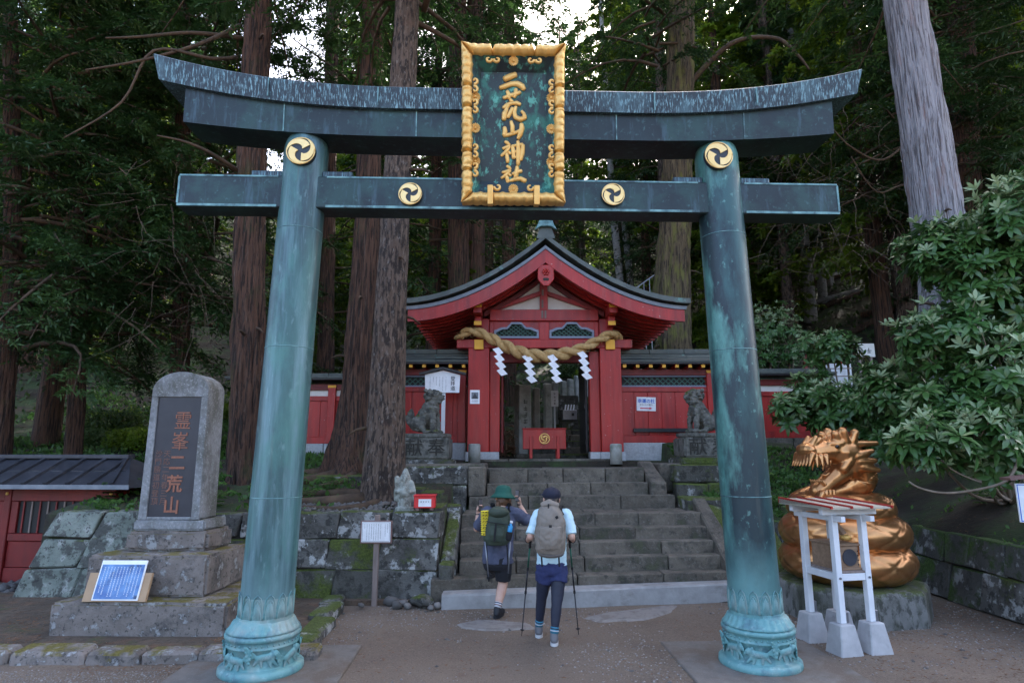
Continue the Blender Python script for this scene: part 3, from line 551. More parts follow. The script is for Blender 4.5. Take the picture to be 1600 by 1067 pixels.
group_of_stones('lion_dog_platform', (3.6, 11.6, 0), 'mossy block platform under the right lion-dog behind the right torii pillar', 'stone platform', [
    (bx8(2.95, 3.8, 11.35, 11.75, 1.48, 1.80), M['mossy_stone']), (bx8(3.81, 4.55, 11.35, 11.75, 1.42, 1.78), M['wall_stone']),
    (bx8(2.96, 3.5, 11.25, 11.7, 0.95, 1.47), M['mossy_stone']), (bx8(3.51, 4.2, 11.27, 11.7, 0.95, 1.47), M['mossy_stone']), (bx8(4.21, 4.55, 11.27, 11.7, 0.9, 1.41), M['vein_stone']),
    (bx8(2.77, 4.62, 11.76, 13.1, 1.3, 1.82), M['step'])])
group_of_stones('stair_flank', (3.1, 9.8, 0), 'dark sloping stone flank on the right side of the stairs', 'stone flank', [
    ([(3.06, 9.2, 0.0), (3.30, 9.2, 0.0), (3.24, 10.5, 0.4), (3.00, 10.5, 0.4), (3.06, 9.2, 0.5), (3.30, 9.2, 0.5), (3.20, 10.5, 1.28), (2.98, 10.5, 1.28)], M['step']),
    (bx8(2.9, 4.1, 10.51, 11.2, 0.6, 1.26), M['mossy_stone']),
    ([(2.48, 11.2, 1.2), (2.76, 11.2, 1.2), (2.76, 12.4, 1.2), (2.48, 12.4, 1.2), (2.48, 11.2, 1.50), (2.76, 11.2, 1.50), (2.76, 12.4, 1.86), (2.48, 12.4, 1.86)], M['step']),
    ([(3.31, 9.25, 0.0), (4.2, 9.5, 0.0), (4.2, 10.4, 0.4), (3.25, 10.5, 0.4), (3.31, 9.25, 0.42), (4.2, 9.5, 0.35), (4.2, 10.4, 0.95), (3.22, 10.5, 1.2)], M['mossy_stone'])])

# kerb stones of the soil bed
kr = empty('bed_kerb', (-4.2, 6.5, 0), 0, 'row of rough grey kerb stones edging the soil bed before the stele', 'kerb')
x = -7.4
while x < -2.25:
    w = random.uniform(0.5, 0.75); put(stone_mesh('kerb_stone', bx8(x, x + w - 0.015, 6.42 + random.uniform(-0.03, 0.03), 6.68, -0.06, 0.10 + random.uniform(-0.015, 0.02)), M['pedestal'], 0.03, 0.02), kr, 'kerb_stone'); x += w
y = 6.7
while y < 8.7:
    w = random.uniform(0.4, 0.7); xx = -2.28 - 0.13 * (y - 6.7); put(stone_mesh('kerb_stone', bx8(xx - 0.02, xx + 0.24, y, y + w - 0.015, -0.06, 0.11 + random.uniform(-0.02, 0.02)), M['wall_stone'], 0.03, 0.02), kr, 'kerb_stone'); y += w
# loose stones
def rock(name, c, r, material, lab, group):
    b = MB().ell((0, 0, 0), (r, r * random.uniform(0.7, 1), r * random.uniform(0.5, 0.75)), 12)
    me = b.mesh(name, material, True)
    for v in me.vertices: v.co *= 1 + 0.35 * fbm(v.co + Vector(c), 1.2 / r)
    return tag(link(name, me, None, c, (0, 0, random.uniform(0, 6))), lab, 'rock', group)
rk = [(-1.62, 8.70, 0.10, 'rounded grey stone at the foot of the small wooden sign'), (-1.45, 8.66, 0.075, 'pale stone right of the small sign post'), (-1.50, 8.52, 0.08, 'small flat stone before the sign post'), (-1.98, 8.56, 0.05, 'tiny pale stone left of the sign post'),
      (-1.20, 8.62, 0.16, 'largest round boulder beside the left end of the concrete kerb'), (-0.97, 8.52, 0.07, 'small stone touching the left end of the concrete kerb'), (-1.05, 8.42, 0.05, 'smallest stone near the left end of the kerb'), (-1.36, 8.50, 0.06, 'flat pale stone between sign post and boulder')]
for x, y, r, l in rk: rock('loose_stone', (x, y, r * 0.35 + 0.02), r, M['pebble'] if r < 0.15 else M['wall_stone'], l, 'loose stones by the wall foot')
pts = [(random.uniform(-9.2, -7.05), random.uniform(8.6, 10.2), 0.02) for _ in range(160)]
tag(scatter_chips('cobbles', pts, 0.06, 0.15, M['cobble'], 0.6, 0.85), 'dark round cobbles piled below the red shed wall', 'cobbles')
pts = [(random.uniform(-3.3, -1.3), random.uniform(9.2, 9.75), 0) for _ in range(420)]; pts = [(x, y, height(x, y) + 0.02) for x, y, _ in pts]
tag(scatter_chips('rubble', pts, 0.02, 0.075, M['pebble'], 0.6, 0.85), 'loose rubble on top of the retaining wall below the fir trunk', 'rubble')

# ---------------------------------------------------------------- bronze torii
YAW = R(2.0)
torii = empty('torii', (0.02, 6.30, 0), YAW, 'tall weathered bronze torii with turquoise pillars framing the whole view', 'torii')
Tm = Matrix.Translation((0.02, 6.30, 0)) @ Matrix.Rotation(YAW, 4, 'Z')
def petal_mesh(r):
    b = MB(); W = 2 * math.pi * r / 14 * 0.46; Hh = 0.215
    def pos(u, z, o=0.006): t = u / r - math.pi / 2; return ((r + o) * math.cos(t), (r + o) * math.sin(t), z)
    for k, o in ((1.0, 0.006), (0.8, 0.004)):
        left = [pos(-W * k * math.sqrt(max(0, 1 - t ** 2.6)), 0.0 + Hh * k * t, o) for t in np.linspace(0, 1, 9)]
        right = [pos(W * k * math.sqrt(max(0, 1 - t ** 2.6)), 0.0 + Hh * k * t, o) for t in np.linspace(1, 0, 9)][1:]
        b.tube(left + right, 0.0055 if k == 1 else 0.004, 5)
    for u in (-0.5, -0.25, 0, 0.25, 0.5):
        b.tube([pos(W * u, 0, 0.002), pos(W * u * 0.9, Hh * (0.72 - 0.35 * abs(u)), 0.002)], 0.0045, 5)
    return b.mesh('petal', M['base_bronze'], True)
def lion_mesh():
    b = MB()
    b.cap((-0.05, 0, 0.0), 0.030, (0.05, 0, 0.02), 0.036); b.ell((0.09, -0.012, 0.045), (0.036, 0.03, 0.034)); b.cap((0.115, -0.01, 0.04), 0.018, (0.125, -0.012, 0.03), 0.014)
    for k in range(6): t = k * 1.05; b.ell((0.07 + 0.03 * math.cos(t), -0.005, 0.04 + 0.035 * math.sin(t)), 0.016, 8)
    for x, dx, dz in ((0.07, 0.05, -0.05), (0.04, 0.03, -0.07), (-0.05, -0.03, -0.06), (-0.03, 0.02, -0.07)): b.cap((x, 0, -0.01), 0.018, (x + dx, -0.006, dz), 0.012)
    for k in range(4): b.cap((-0.08, 0, 0.02), 0.012, (-0.14 - 0.012 * k, -0.004, -0.02 + 0.035 * k), 0.016)
    me = remeshed(b, 0.007, 3); me.materials.append(M['base_bronze']); return me
LION = lion_mesh(); PETAL = petal_mesh(0.243)
for sgn in (-1, 1):
    bx, tx = sgn * 2.375, sgn * 2.255
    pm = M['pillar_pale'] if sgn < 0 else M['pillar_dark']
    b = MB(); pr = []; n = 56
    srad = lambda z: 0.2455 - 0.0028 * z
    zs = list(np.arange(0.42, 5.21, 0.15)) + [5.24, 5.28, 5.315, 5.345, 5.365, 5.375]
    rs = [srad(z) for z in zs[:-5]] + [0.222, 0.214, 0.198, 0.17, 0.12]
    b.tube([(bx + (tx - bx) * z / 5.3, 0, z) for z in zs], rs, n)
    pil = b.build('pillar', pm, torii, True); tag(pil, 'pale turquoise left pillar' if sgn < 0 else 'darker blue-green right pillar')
    for zr in (1.58, 3.05, 4.30):
        cxr = bx + (tx - bx) * zr / 5.3; MB().tube([(cxr + (srad(zr) - 0.001) * math.cos(2 * math.pi * k / 48), (srad(zr) - 0.001) * math.sin(2 * math.pi * k / 48), zr) for k in range(49)], 0.005, 6).build('joint_ring', M['edge_patina'], pil, True)
    base = MB()
    prof = [(0.40, 0), (0.412, 0.03), (0.408, 0.075), (0.375, 0.098), (0.345, 0.10), (0.34, 0.11), (0.34, 0.29), (0.352, 0.297), (0.352, 0.31), (0.346, 0.315), (0.346, 0.365), (0.354, 0.37), (0.368, 0.385), (0.368, 0.41), (0.354, 0.425), (0.34, 0.43)]
    prof = [(r_ * 0.93, z * 0.86) for r_, z in prof]
    base.lathe(prof, 64, (bx, 0, 0))
    bs_ = base.build('pillar_base', M['base_bronze'], pil, True)
    bell = MB(); prof2 = [(0.342, 0.428), (0.345, 0.44), (0.325, 0.46), (0.300, 0.50), (0.284, 0.535), (0.274, 0.545), (0.264, 0.55), (0.264, 0.575), (0.251, 0.58)]
    prof2 = [(max(r_ * 0.94, 0.249), z * 0.86) for r_, z in prof2]
    bell.lathe(prof2, 112, (bx, 0, 0), fn=lambda i, t: 0.013 * abs(math.sin(t * 14)) * (1 if 1 <= i <= 4 else 0))
    bell.build('lotus_ring', M['base_bronze'], pil, True)
    MB().tube([(bx + (tx - bx) * z / 5.3, 0, z) for z in (0.47, 0.55, 0.62, 0.68)], [0.2475, 0.2470, 0.2460, 0.2435], 56, cap=False).build('petal_band', M['base_bronze'], pil, True)
    st = MB()
    for k in range(40):
        t = 2 * math.pi * k / 40; st.ell((bx + 0.324 * math.cos(t), 0.324 * math.sin(t), 0.292), 0.010, 6)
    tag(st.build('stud_band', M['base_bronze'], pil, True), kind='stuff')
    for k in range(14): link('petal', PETAL, pil, (bx + (tx - bx) * 0.1, 0, 0.50), (0, 0, 2 * math.pi * k / 14))
    for k in range(8):
        t = -math.pi / 2 + (k - 0.5) * 2 * math.pi / 8; rr = 0.319
        link('lion_relief', LION, pil, (bx + rr * math.cos(t), rr * math.sin(t), 0.165 + 0.025 * (k % 2)), (0, R(-8 + 16 * (k % 2)), t + math.pi / 2), (-1 if k % 3 == 0 else 1, 0.55, 0.95))
# beams: swept sections
def rise(x): return 0.33 * max(0, (abs(x) - 1.2) / 2.62) ** 2.2
def sweep(name, xsec, secfn, material, parent, smooth=False):
    b = MB(); rows = [secfn(x) for x in xsec]; k = len(rows[0])
    v = [p for r_ in rows for p in r_]; f = [(i * k + j, (i + 1) * k + j, (i + 1) * k + (j + 1) % k, i * k + (j + 1) % k) for i in range(len(xsec) - 1) for j in range(k)]
    f += [tuple(range(k)), tuple((len(xsec) - 1) * k + j for j in range(k - 1, -1, -1))]
    return b.add(v, f).build(name, material, parent, smooth)
XS = np.linspace(-1, 1, 61)
def kas(t):
    x = 3.82 * t; r_ = rise(x); hh = 0.215 + 0.05 * abs(t) ** 3; xb = 3.76 * t
    zt = 5.815 + r_
    return [(xb, -0.285, zt - hh), (x, -0.325, zt), (x, -0.31, zt + 0.015), (x, 0, zt + 0.10), (x, 0.31, zt + 0.015), (x, 0.325, zt), (xb, 0.285, zt - hh)]
kas_o = sweep('top_lintel', XS, kas, M['kasagi_bronze'], torii)
for xx in (-2.6, -1.45, 1.5, 2.62):
    rr = rise(xx); MB().box(xx - 0.006, xx + 0.006, -0.332, -0.32, 5.605 + rr, 5.812 + rr).build('seam', M['edge_patina'], kas_o)
def shi(t):
    x = 3.50 * t; r_ = rise(x); zb = 5.315 + r_ * 0.5
    return [(x, -0.215, zb), (x, -0.235, 5.62 + r_), (x, 0.235, 5.62 + r_), (x, 0.215, zb)]
shi_o = sweep('under_lintel', XS, shi, M['beam_bronze'], torii)
for xx in (-2.45, -1.05, 1.1, 2.5):
    r_ = rise(xx); MB().hexa([(xx - 0.006, -0.221, 5.318 + r_ / 2), (xx + 0.006, -0.221, 5.318 + r_ / 2), (xx + 0.006, -0.2, 5.318 + r_ / 2), (xx - 0.006, -0.2, 5.318 + r_ / 2), (xx - 0.006, -0.241, 5.6 + r_), (xx + 0.006, -0.241, 5.6 + r_), (xx + 0.006, -0.2, 5.6 + r_), (xx - 0.006, -0.2, 5.6 + r_)]).build('seam', M['edge_patina'], shi_o)
nu = MB().box(-3.53, 3.53, -0.14, 0.14, 4.53, 4.885).build('tie_beam', M['beam_bronze'], torii, bevel=0.012)
for x0, x1 in ((-3.53, -2.48), (-2.0, 2.0), (2.48, 3.53)):
    MB().box(x0 + 0.015, x1 - 0.015, -0.146, -0.139, 4.535, 4.56).build('edge_band', M['edge_patina'], nu)
    MB().box(x0 + 0.015, x1 - 0.015, -0.146, -0.139, 4.865, 4.883).build('edge_band', M['edge_patina'], nu)
for s in (-1, 1):
    MB().box(min(s * 3.505, s * 3.525), max(s * 3.505, s * 3.525), -0.146, -0.139, 4.565, 4.86).build('edge_band', M['edge_patina'], nu)
    for q in (-1, 1):
        c = s * 2.26 + q * 0.37; MB().box(c - 0.16, c + 0.16, -0.11, 0.11, 4.887, 4.955).build('wedge', M['kasagi_bronze'], torii, bevel=0.008)
MB().box(-0.12, 0.12, -0.10, 0.10, 4.887, 5.31).build('centre_strut', M['beam_bronze'], torii)
# comma crests
def crest(parent, c, rad, hand=1):
    g = empty('tmp') ; bpy.data.objects.remove(g)
    b = MB(); n = 40
    b.add([(c[0] + rad * math.cos(2 * math.pi * k / n), c[1], c[2] + rad * math.sin(2 * math.pi * k / n)) for k in range(n)] + [(c[0] + rad * math.cos(2 * math.pi * k / n), c[1] + 0.05, c[2] + rad * math.sin(2 * math.pi * k / n)) for k in range(n)],
          [tuple(range(n - 1, -1, -1))] + [(k, (k + 1) % n, (k + 1) % n + n, k + n) for k in range(n)])
    disc = b.build('crest', M['crest_dark'], parent)
    rim = MB(); rim.tube([(c[0] + rad * 0.97 * math.cos(2 * math.pi * k / n), c[1] - 0.004, c[2] + rad * 0.97 * math.sin(2 * math.pi * k / n)) for k in range(n + 1)], rad * 0.05, 6)
    rim.build('crest_rim', M['gold_pale'], disc, True)
    for q in range(3):
        a0 = q * 2 * math.pi / 3 + 0.6; m = 22; up = []; lo = []
        for i in range(m):
            t = i / (m - 1); ang = a0 + hand * (t * 2.75); w = rad * (0.315 * math.sqrt(max(0, 1 - ((0.13 - t) / 0.13) ** 2)) if t < 0.13 else 0.315 * (1 - ((t - 0.13) / 0.87)) ** 1.05)
            rc = rad * 0.97 - w - (rad * 0.22 * (1 - t) ** 2)
            ca = math.cos(ang), math.sin(ang)
            up.append((c[0] + (rc + w) * ca[0], c[2] + (rc + w) * ca[1])); lo.append((c[0] + (rc - w) * ca[0], c[2] + (rc - w) * ca[1]))
        v = [(x, c[1] - 0.012, z) for x, z in up] + [(x, c[1] - 0.012, z) for x, z in lo] + [(x, c[1] + 0.004, z) for x, z in up] + [(x, c[1] + 0.004, z) for x, z in lo]
        f = []
        for i in range(m - 1): f += [(i, i + 1, m + i + 1, m + i), (i, 2 * m + i, 2 * m + i + 1, i + 1), (m + i, m + i + 1, 3 * m + i + 1, 3 * m + i)]
        MB().add(v, f).build('comma', M['gold_pale'], disc)
    return disc
def tor_loc(px, py, depth_local):
    """torii-local point on the plane y_local = depth_local"""
    inv = Tm.inverted(); o = inv @ Vector((0, 0, EYE)); d = (inv.to_3x3() @ ray(px, py)); return o + d * ((depth_local - o.y) / d.y)
for px, py, rr, dep in ((470, 236, 0.150, -0.262), (1123, 243, 0.150, -0.262), (641, 303, 0.122, -0.175), (958, 304, 0.122, -0.175)):
    p = tor_loc(px, py, dep); crest(torii, (p.x, dep, p.z), rr)
# plinth slabs
for sx, lab in ((-2.36, 'square grey plinth slab under the left torii pillar'), (2.38, 'square grey plinth slab under the right torii pillar')):
    p = Tm @ Vector((sx, 0, 0)); o = MB().box(-0.78, 0.78, -0.72, 0.72, -0.05, 0.016).build('plinth_slab', M['plinth'], bevel=0.01); o.location = p; o.rotation_euler = (0, 0, YAW); tag(o, lab, 'slab', 'plinth slabs under the torii')

# ---------------------------------------------------------------- name plaque
pb = at_y(802, 318, 5.93); pt = at_y(801, 72, 5.62)
up = (pt - pb); PH = up.length; up.normalize(); rt = Vector((math.cos(YAW), math.sin(YAW), 0)); nr = rt.cross(up).normalized()
PW = 1.045
plq = empty('name_plaque', (0, 0, 0), 0, 'gold framed bronze name plaque with raised gold characters on the torii', 'plaque')
plq.matrix_world = Matrix(((rt.x, -nr.x, up.x, pb.x), (rt.y, -nr.y, up.y, pb.y), (rt.z, -nr.z, up.z, pb.z), (0, 0, 0, 1)))    # local x right, y away from viewer, z up
plq.rotation_mode = 'XYZ'
def sidx(u0, u1): return np.linspace(u0, u1, 2)
hw = PW / 2; fw = 0.125
MB().box(-hw + 0.03, hw - 0.03, 0.10, 0.17, 0.03, PH - 0.03).build('back_board', M['plaque_green'], plq)
ix0, ix1, iz0, iz1 = -0.33, 0.335, 0.24, PH - 0.235
MB().box(ix0, ix1, 0.075, 0.099, iz0, iz1).build('panel', M['plaque_green'], plq)
ox0, ox1, oz0, oz1 = -hw + fw - 0.02, hw - fw + 0.02, fw - 0.02, PH - fw + 0.02
for q in ([(ox0, oz0), (ox1, oz0), (ix1, iz0), (ix0, iz0)], [(ox1, oz0), (ox1, oz1), (ix1, iz1), (ix1, iz0)], [(ox1, oz1), (ox0, oz1), (ix0, iz1), (ix1, iz1)], [(ox0, oz1), (ox0, oz0), (ix0, iz0), (ix0, iz1)]):
    MB().hexa([(q[0][0], 0.098, q[0][1]), (q[1][0], 0.098, q[1][1]), (q[2][0], 0.098, q[2][1]), (q[3][0], 0.098, q[3][1]), (q[0][0], -0.01, q[0][1]), (q[1][0], -0.01, q[1][1]), (q[2][0], 0.07, q[2][1]), (q[3][0], 0.07, q[3][1])]).build('bevel_panel', M['plaque_green'], plq)
def frame_side(a, b_, inw, notch):
    """scalloped gilt moulding from corner a to b (xz), inw: inward direction"""
    a = Vector(a); b_ = Vector(b_); L = (b_ - a).length; n = int(L / 0.006); d = (b_ - a) / L; inw = Vector(inw); cols = 9; v = []; f = []
    for i in range(n + 1):
        s = L * i / n; e = min(s, L - s); nt_ = 0.0
        for k in notch: nt_ = max(nt_, math.exp(-((s - k) / 0.013) ** 2))
        wv = 0.010 * abs(math.sin(s / 0.085 * math.pi)) if e > 0.09 else 0.010
        w_out = -wv + nt_ * 0.035; w_in = fw - 0.012 * abs(math.sin(s / 0.11 * math.pi + 0.8)) - nt_ * 0.02
        if e < fw: w_in = min(w_in, e)
        for j in range(cols):
            t = j / (cols - 1); p = a + d * s + inw * (w_out + (w_in - w_out) * t)
            dep = -0.075 * math.sin(math.pi * (0.12 + 0.80 * t)) - 0.012 * abs(math.sin(s / 0.075 * math.pi)) * (1 - t * 0.6) + nt_ * 0.05
            if j in (0, cols - 1): dep = 0.08
            v.append((p.x, dep, p.y))
    for i in range(n):
        for j in range(cols - 1): q = i * cols + j; f.append((q, q + 1, q + cols + 1, q + cols))
    return MB().add(v, f).build('frame_side', M['gold'], plq, True)
frame_side((-hw, PH), (hw, PH), (0, -1), (0.31, PW - 0.31)); frame_side((hw, 0), (-hw, 0), (0, 1), (0.30, PW - 0.30))
frame_side((-hw, 0), (-hw, PH), (1, 0), (0.33, 0.52, 0.97, 1.18)); frame_side((hw, PH), (hw, 0), (-1, 0), (PH - 0.33, PH - 0.52, PH - 0.97, PH - 1.18))
def spiral(c, flip, ang, sz=0.05):
    pts = []
    for k in range(20):
        t = k / 19; a = ang + flip * (t * 5.2); r_ = sz * (1 - 0.8 * t); pts.append((c[0] + r_ * math.cos(a), -0.035, c[1] + r_ * math.sin(a)))
    MB().tube(pts, [0.017 - 0.006 * k / 19 for k in range(20)], 7).build('scroll', M['gold'], plq, True)
for z in (0.33, 0.52, 0.97, 1.18):
    for s in (-1, 1):
        spiral((s * (hw - fw - 0.005), z - 0.045), s, math.pi / 2 - s * 0.3, 0.035); spiral((s * (hw - fw - 0.005), z + 0.045), -s, -math.pi / 2 + s * 0.3, 0.035)
for x in (-0.21, 0.215):
    for q in (-1, 1): spiral((x + q * 0.042, PH - fw - 0.03), q, math.pi if q > 0 else 0, 0.035)
for x in (-0.21, 0.22): spiral((x + (0.05 if x < 0 else -0.05), fw + 0.035), 1 if x < 0 else -1, math.pi if x < 0 else 0, 0.04)
def rosette(c, r_=0.052):
    b = MB(); n = 16
    for k in range(n):
        a = 2 * math.pi * k / n; b.cap((c[0] + r_ * 0.3 * math.cos(a), c[1], c[2] + r_ * 0.3 * math.sin(a)), r_ * 0.08, (c[0] + r_ * 0.85 * math.cos(a), c[1] - 0.004, c[2] + r_ * 0.85 * math.sin(a)), r_ * 0.155, 6)
    b.ell((c[0], c[1] - 0.006, c[2]), (r_ * 0.28, 0.016, r_ * 0.28), 8)
    b.build('rosette', M['gold'], plq, True)
for c in ((0.0, 0.0, PH - 0.155), (0.0, 0.0, 0.145)): rosette(c)
for z in (0.425, 0.76, 1.075):
    for s in (-1, 1): rosette((s * (hw - 0.135), 0.0, z))
for x in (-0.235, 0.235): MB().box(x - 0.028, x + 0.028, -0.10, 0.02, -0.03, 0.165).build('foot_bracket', M['gold'], plq, bevel=0.006)
# brush characters: strokes in the pixel frame of an enlargement of the plaque
STK = [[[(250, 133, 20), (300, 112, 22), (352, 92, 19)], [(212, 207, 15), (250, 195, 18), (310, 172, 17), (365, 170, 20), (405, 190, 21), (424, 218, 15)]],
       [[(243, 292, 12), (290, 272, 14), (350, 257, 14), (392, 240, 12)], [(275, 232, 11), (288, 262, 15), (292, 296, 12)], [(350, 214, 12), (352, 245, 15), (338, 285, 11)],
        [(300, 300, 10), (318, 322, 13)], [(240, 375, 12), (275, 348, 14), (320, 334, 12), (360, 332, 15), (392, 344, 12)], [(300, 330, 10), (280, 360, 13), (262, 392, 11)],
        [(275, 375, 11), (252, 420, 18), (246, 474, 16)], [(322, 372, 11), (302, 415, 14), (280, 455, 13)], [(352, 362, 11), (338, 410, 14), (348, 452, 16), (392, 470, 18), (432, 455, 16), (425, 425, 12), (402, 398, 9)]],
       [[(308, 486, 11), (322, 530, 15), (322, 588, 14)], [(252, 536, 12), (256, 570, 17), (250, 606, 16)], [(244, 606, 14), (300, 598, 13), (360, 578, 12), (398, 560, 13)], [(400, 506, 14), (406, 540, 18), (392, 590, 18), (372, 634, 12)]],
       [[(256, 656, 9), (275, 668, 13), (296, 690, 11)], [(236, 718, 10), (270, 706, 13), (300, 694, 11)], [(298, 700, 10), (265, 745, 14), (222, 778, 9)], [(268, 750, 10), (276, 790, 14), (280, 832, 12)], [(288, 742, 8), (304, 760, 11)],
        [(322, 688, 11), (330, 740, 15), (332, 800, 12)], [(330, 694, 10), (380, 684, 12), (412, 680, 12)], [(416, 684, 13), (412, 750, 15), (396, 812, 12)], [(338, 742, 9), (404, 734, 10)], [(338, 790, 9), (400, 782, 10)], [(370, 652, 11), (376, 740, 17), (372, 852, 14)]],
       [[(272, 862, 9), (290, 874, 12), (304, 890, 10)], [(232, 918, 9), (272, 910, 13), (305, 900, 11)], [(302, 902, 10), (268, 938, 14), (224, 966, 9)], [(268, 940, 10), (276, 970, 14), (282, 1004, 11)], [(294, 930, 8), (306, 946, 10)],
        [(322, 930, 10), (370, 912, 14), (404, 902, 12)], [(364, 866, 12), (360, 915, 17), (350, 965, 14)], [(300, 990, 10), (345, 974, 15), (395, 968, 15), (438, 990, 17)]]]
KX = PW / 168.0; 
for ch in STK:
    b = MB()
    for s in ch:
        pts = []; rad = []
        for i in range(len(s) - 1):
            for t in (0, 0.25, 0.5, 0.75):
                q = [s[i][k] + (s[i + 1][k] - s[i][k]) * t for k in range(3)]; pts.append(q)
        pts.append(s[-1]); P3 = []
        for x, y, w in pts:
            px, py = 740 + x / 5.333, 95 + y / 5.333
            P3.append(((px - 801.5) * KX, 0.068, (318 - py) * PH / 246.0)); rad.append(w / 5.333 * KX)
        e0 = Vector(P3[0]) - Vector(P3[1]); e1 = Vector(P3[-1]) - Vector(P3[-2])
        P3 = [tuple(Vector(P3[0]) + e0.normalized() * rad[0] * 0.55)] + P3 + [tuple(Vector(P3[-1]) + e1.normalized() * rad[-1] * 0.55)]; rad = [rad[0] * 0.5] + rad + [rad[-1] * 0.5]
        b.tube(P3, [r_ * 1.36 for r_ in rad], 10, 0.6, (0, 1, 0))
    b.build('character', M['gold'], plq, True)

# ---------------------------------------------------------------- red gate (gable towards the viewer)
GX, GY, GZ = 0.72, 13.6, 1.93
gate = empty('shrine_gate', (GX, GY, GZ), 0, 'red lacquered shrine gate with curved copper roof at the stair top', 'gate')
def gb(name, x0, x1, y0, y1, z0, z1, m='red', bev=0.012, par=gate):      # gate-local box
    return MB().box(x0, x1, y0, y1, z0, z1).build(name, M[m], par, bevel=bev)
for s in (-1, 1):
    c = s * 1.45
    po = gb('post', c - 0.235, c + 0.235, -0.2, 0.2, 0.10, 2.36); gb('footing', c - 0.27, c + 0.27, -0.25, 0.24, -0.12, 0.097, 'granite', par=po)
    j = s * 1.10; jo = gb('jamb', j - 0.112, j + 0.112, -0.10, 0.14, 0.10, 2.30); gb('footing', j - 0.13, j + 0.1, -0.16, 0.2, -0.12, 0.097, 'granite', par=jo)
    bp = gb('rear_post', c - 0.2, c + 0.2, 1.9, 2.3, 0.0, 2.36)
    gb('side_rail', c - 0.09, c + 0.09, 0.205, 1.895, 1.95, 2.2); gb('side_panel', c - 0.03, c + 0.03, 0.205, 1.895, 0.2, 1.945, 'red_dark')
    gb('upper_post', s * 1.38 - 0.15, s * 1.38 + 0.15, -0.15, 0.15, 2.565, 3.03)
    # bracket block and long eave beams that run back, ends capped with ochre
    eb = gb('eave_beam', s * 1.47 - 0.09, s * 1.47 + 0.09, -0.72, 2.9, 3.04, 3.26); gb('end_cap', s * 1.47 - 0.096, s * 1.47 + 0.096, -0.735, -0.70, 3.16, 3.266, 'yellow', 0, eb)
    ar = gb('bracket_arm', s * 1.47 - 0.075, s * 1.47 + 0.075, -0.42, 0.3, 2.82, 3.03); gb('end_cap', s * 1.47 - 0.082, s * 1.47 + 0.082, -0.435, -0.405, 2.83, 2.92, 'yellow', 0, ar)
    # ochre plate on the front of the tie beam
    gb('end_cap', s * 1.45 - 0.10, s * 1.45 + 0.10, -0.262, -0.2, 2.32, 2.54, 'yellow', 0.004)
    # opened door leaf
    d = gb('door_leaf', s * 0.94 - 0.03, s * 0.94 + 0.03, 0.16, 1.35, 0.08, 2.16, 'red_dark' if s < 0 else 'black'); 
    for k in range(3): gb('door_rail', s * 0.94 - 0.045, s * 0.94 + 0.045, 0.18, 1.33, 0.25 + k * 0.8, 0.35 + k * 0.8, 'black', 0.005, d)
gb('tie_beam', -1.95, 1.95, -0.17, 0.17, 2.362, 2.56)
gb('door_head', -0.985, 0.985, -0.02, 0.16, 2.06, 2.30, 'red_dark')
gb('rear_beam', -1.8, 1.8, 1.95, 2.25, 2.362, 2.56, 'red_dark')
gb('rainbow_beam', -1.22, 1.22, -0.13, 0.13, 2.99, 3.25)
# panel with two lattice windows between the beams
def ogee(cx, w, z0, z1, n=18, flip=1):
    pts = [(cx - w, z0), (cx + w, z0)]
    for i in range(n + 1):
        t = 1 - i / n * 2            # right to left
        a = abs(t); z = z0 + (z1 - z0) * (0.45 + 0.20 * (1 - ss(0.62, 1.0, a)) + 0.35 * (1 - ss(0.24, 0.42, a)))
        pts.append((cx + w * t, z))
    return pts
zb0, zb1 = 2.562, 2.988
for cx in (-0.62, 0.62):
    pts = ogee(cx, 0.50, 2.63, 2.965); top = pts[2:]; w = MB()
    # red surround above the window
    up_ = [(x, zb1) for x, z in top]; sur = MB().strip(up_, [(x, max(z, 2.60)) for x, z in top], -0.06, 0.03).build('window_surround', M['red'], gate)
    win = MB(); win.strip([(x, z) for x, z in top], [(x + (cx - x) * 0.07, z - 0.045) for x, z in top], -0.10, 0.02); win.box(cx - 0.50, cx + 0.50, -0.10, 0.02, 2.60, 2.645); win.box(cx - 0.50, cx - 0.455, -0.099, 0.02, 2.645, 2.78); win.box(cx + 0.455, cx + 0.50, -0.099, 0.02, 2.645, 2.78)
    wo = win.build('window_frame', M['blue_grey'], gate)
    for sg in (-1, 1):
        x = cx - 0.75
        while x < cx + 0.75:
            a = Vector((x, -0.03 + 0.012 * sg, 2.64)); b_ = Vector((x + sg * 0.34 * 1.25, -0.03 + 0.012 * sg, 2.98)); P_ = []
            for k in range(25):
                q = a.lerp(b_, k / 24); t = (q.x - cx) / 0.46; aa = abs(t)
                zt = 2.63 + 0.335 * (0.45 + 0.20 * (1 - ss(0.62, 1.0, aa)) + 0.35 * (1 - ss(0.24, 0.42, aa))) - 0.03
                if aa < 1 and q.z < zt: P_.append(q)
            if len(P_) > 2: MB().beam(P_[0], P_[-1], 0.018, 0.016, (0, 1, 0)).build('lattice_bar', M['lattice_green'], wo)
            x += 0.105
gb('panel_stile', -0.119, 0.119, -0.07, 0.03, zb0, zb1); 
for s in (-1, 1): gb('panel_stile', min(s * 1.121, s * 1.228), max(s * 1.121, s * 1.228), -0.07, 0.03, zb0, zb1)
gb('panel_sill', -1.12, 1.12, -0.065, 0.03, 2.562, 2.598)
gb('panel_back', -1.2, 1.2, 0.25, 0.28, 2.57, 3.0, 'unlit_black', 0)
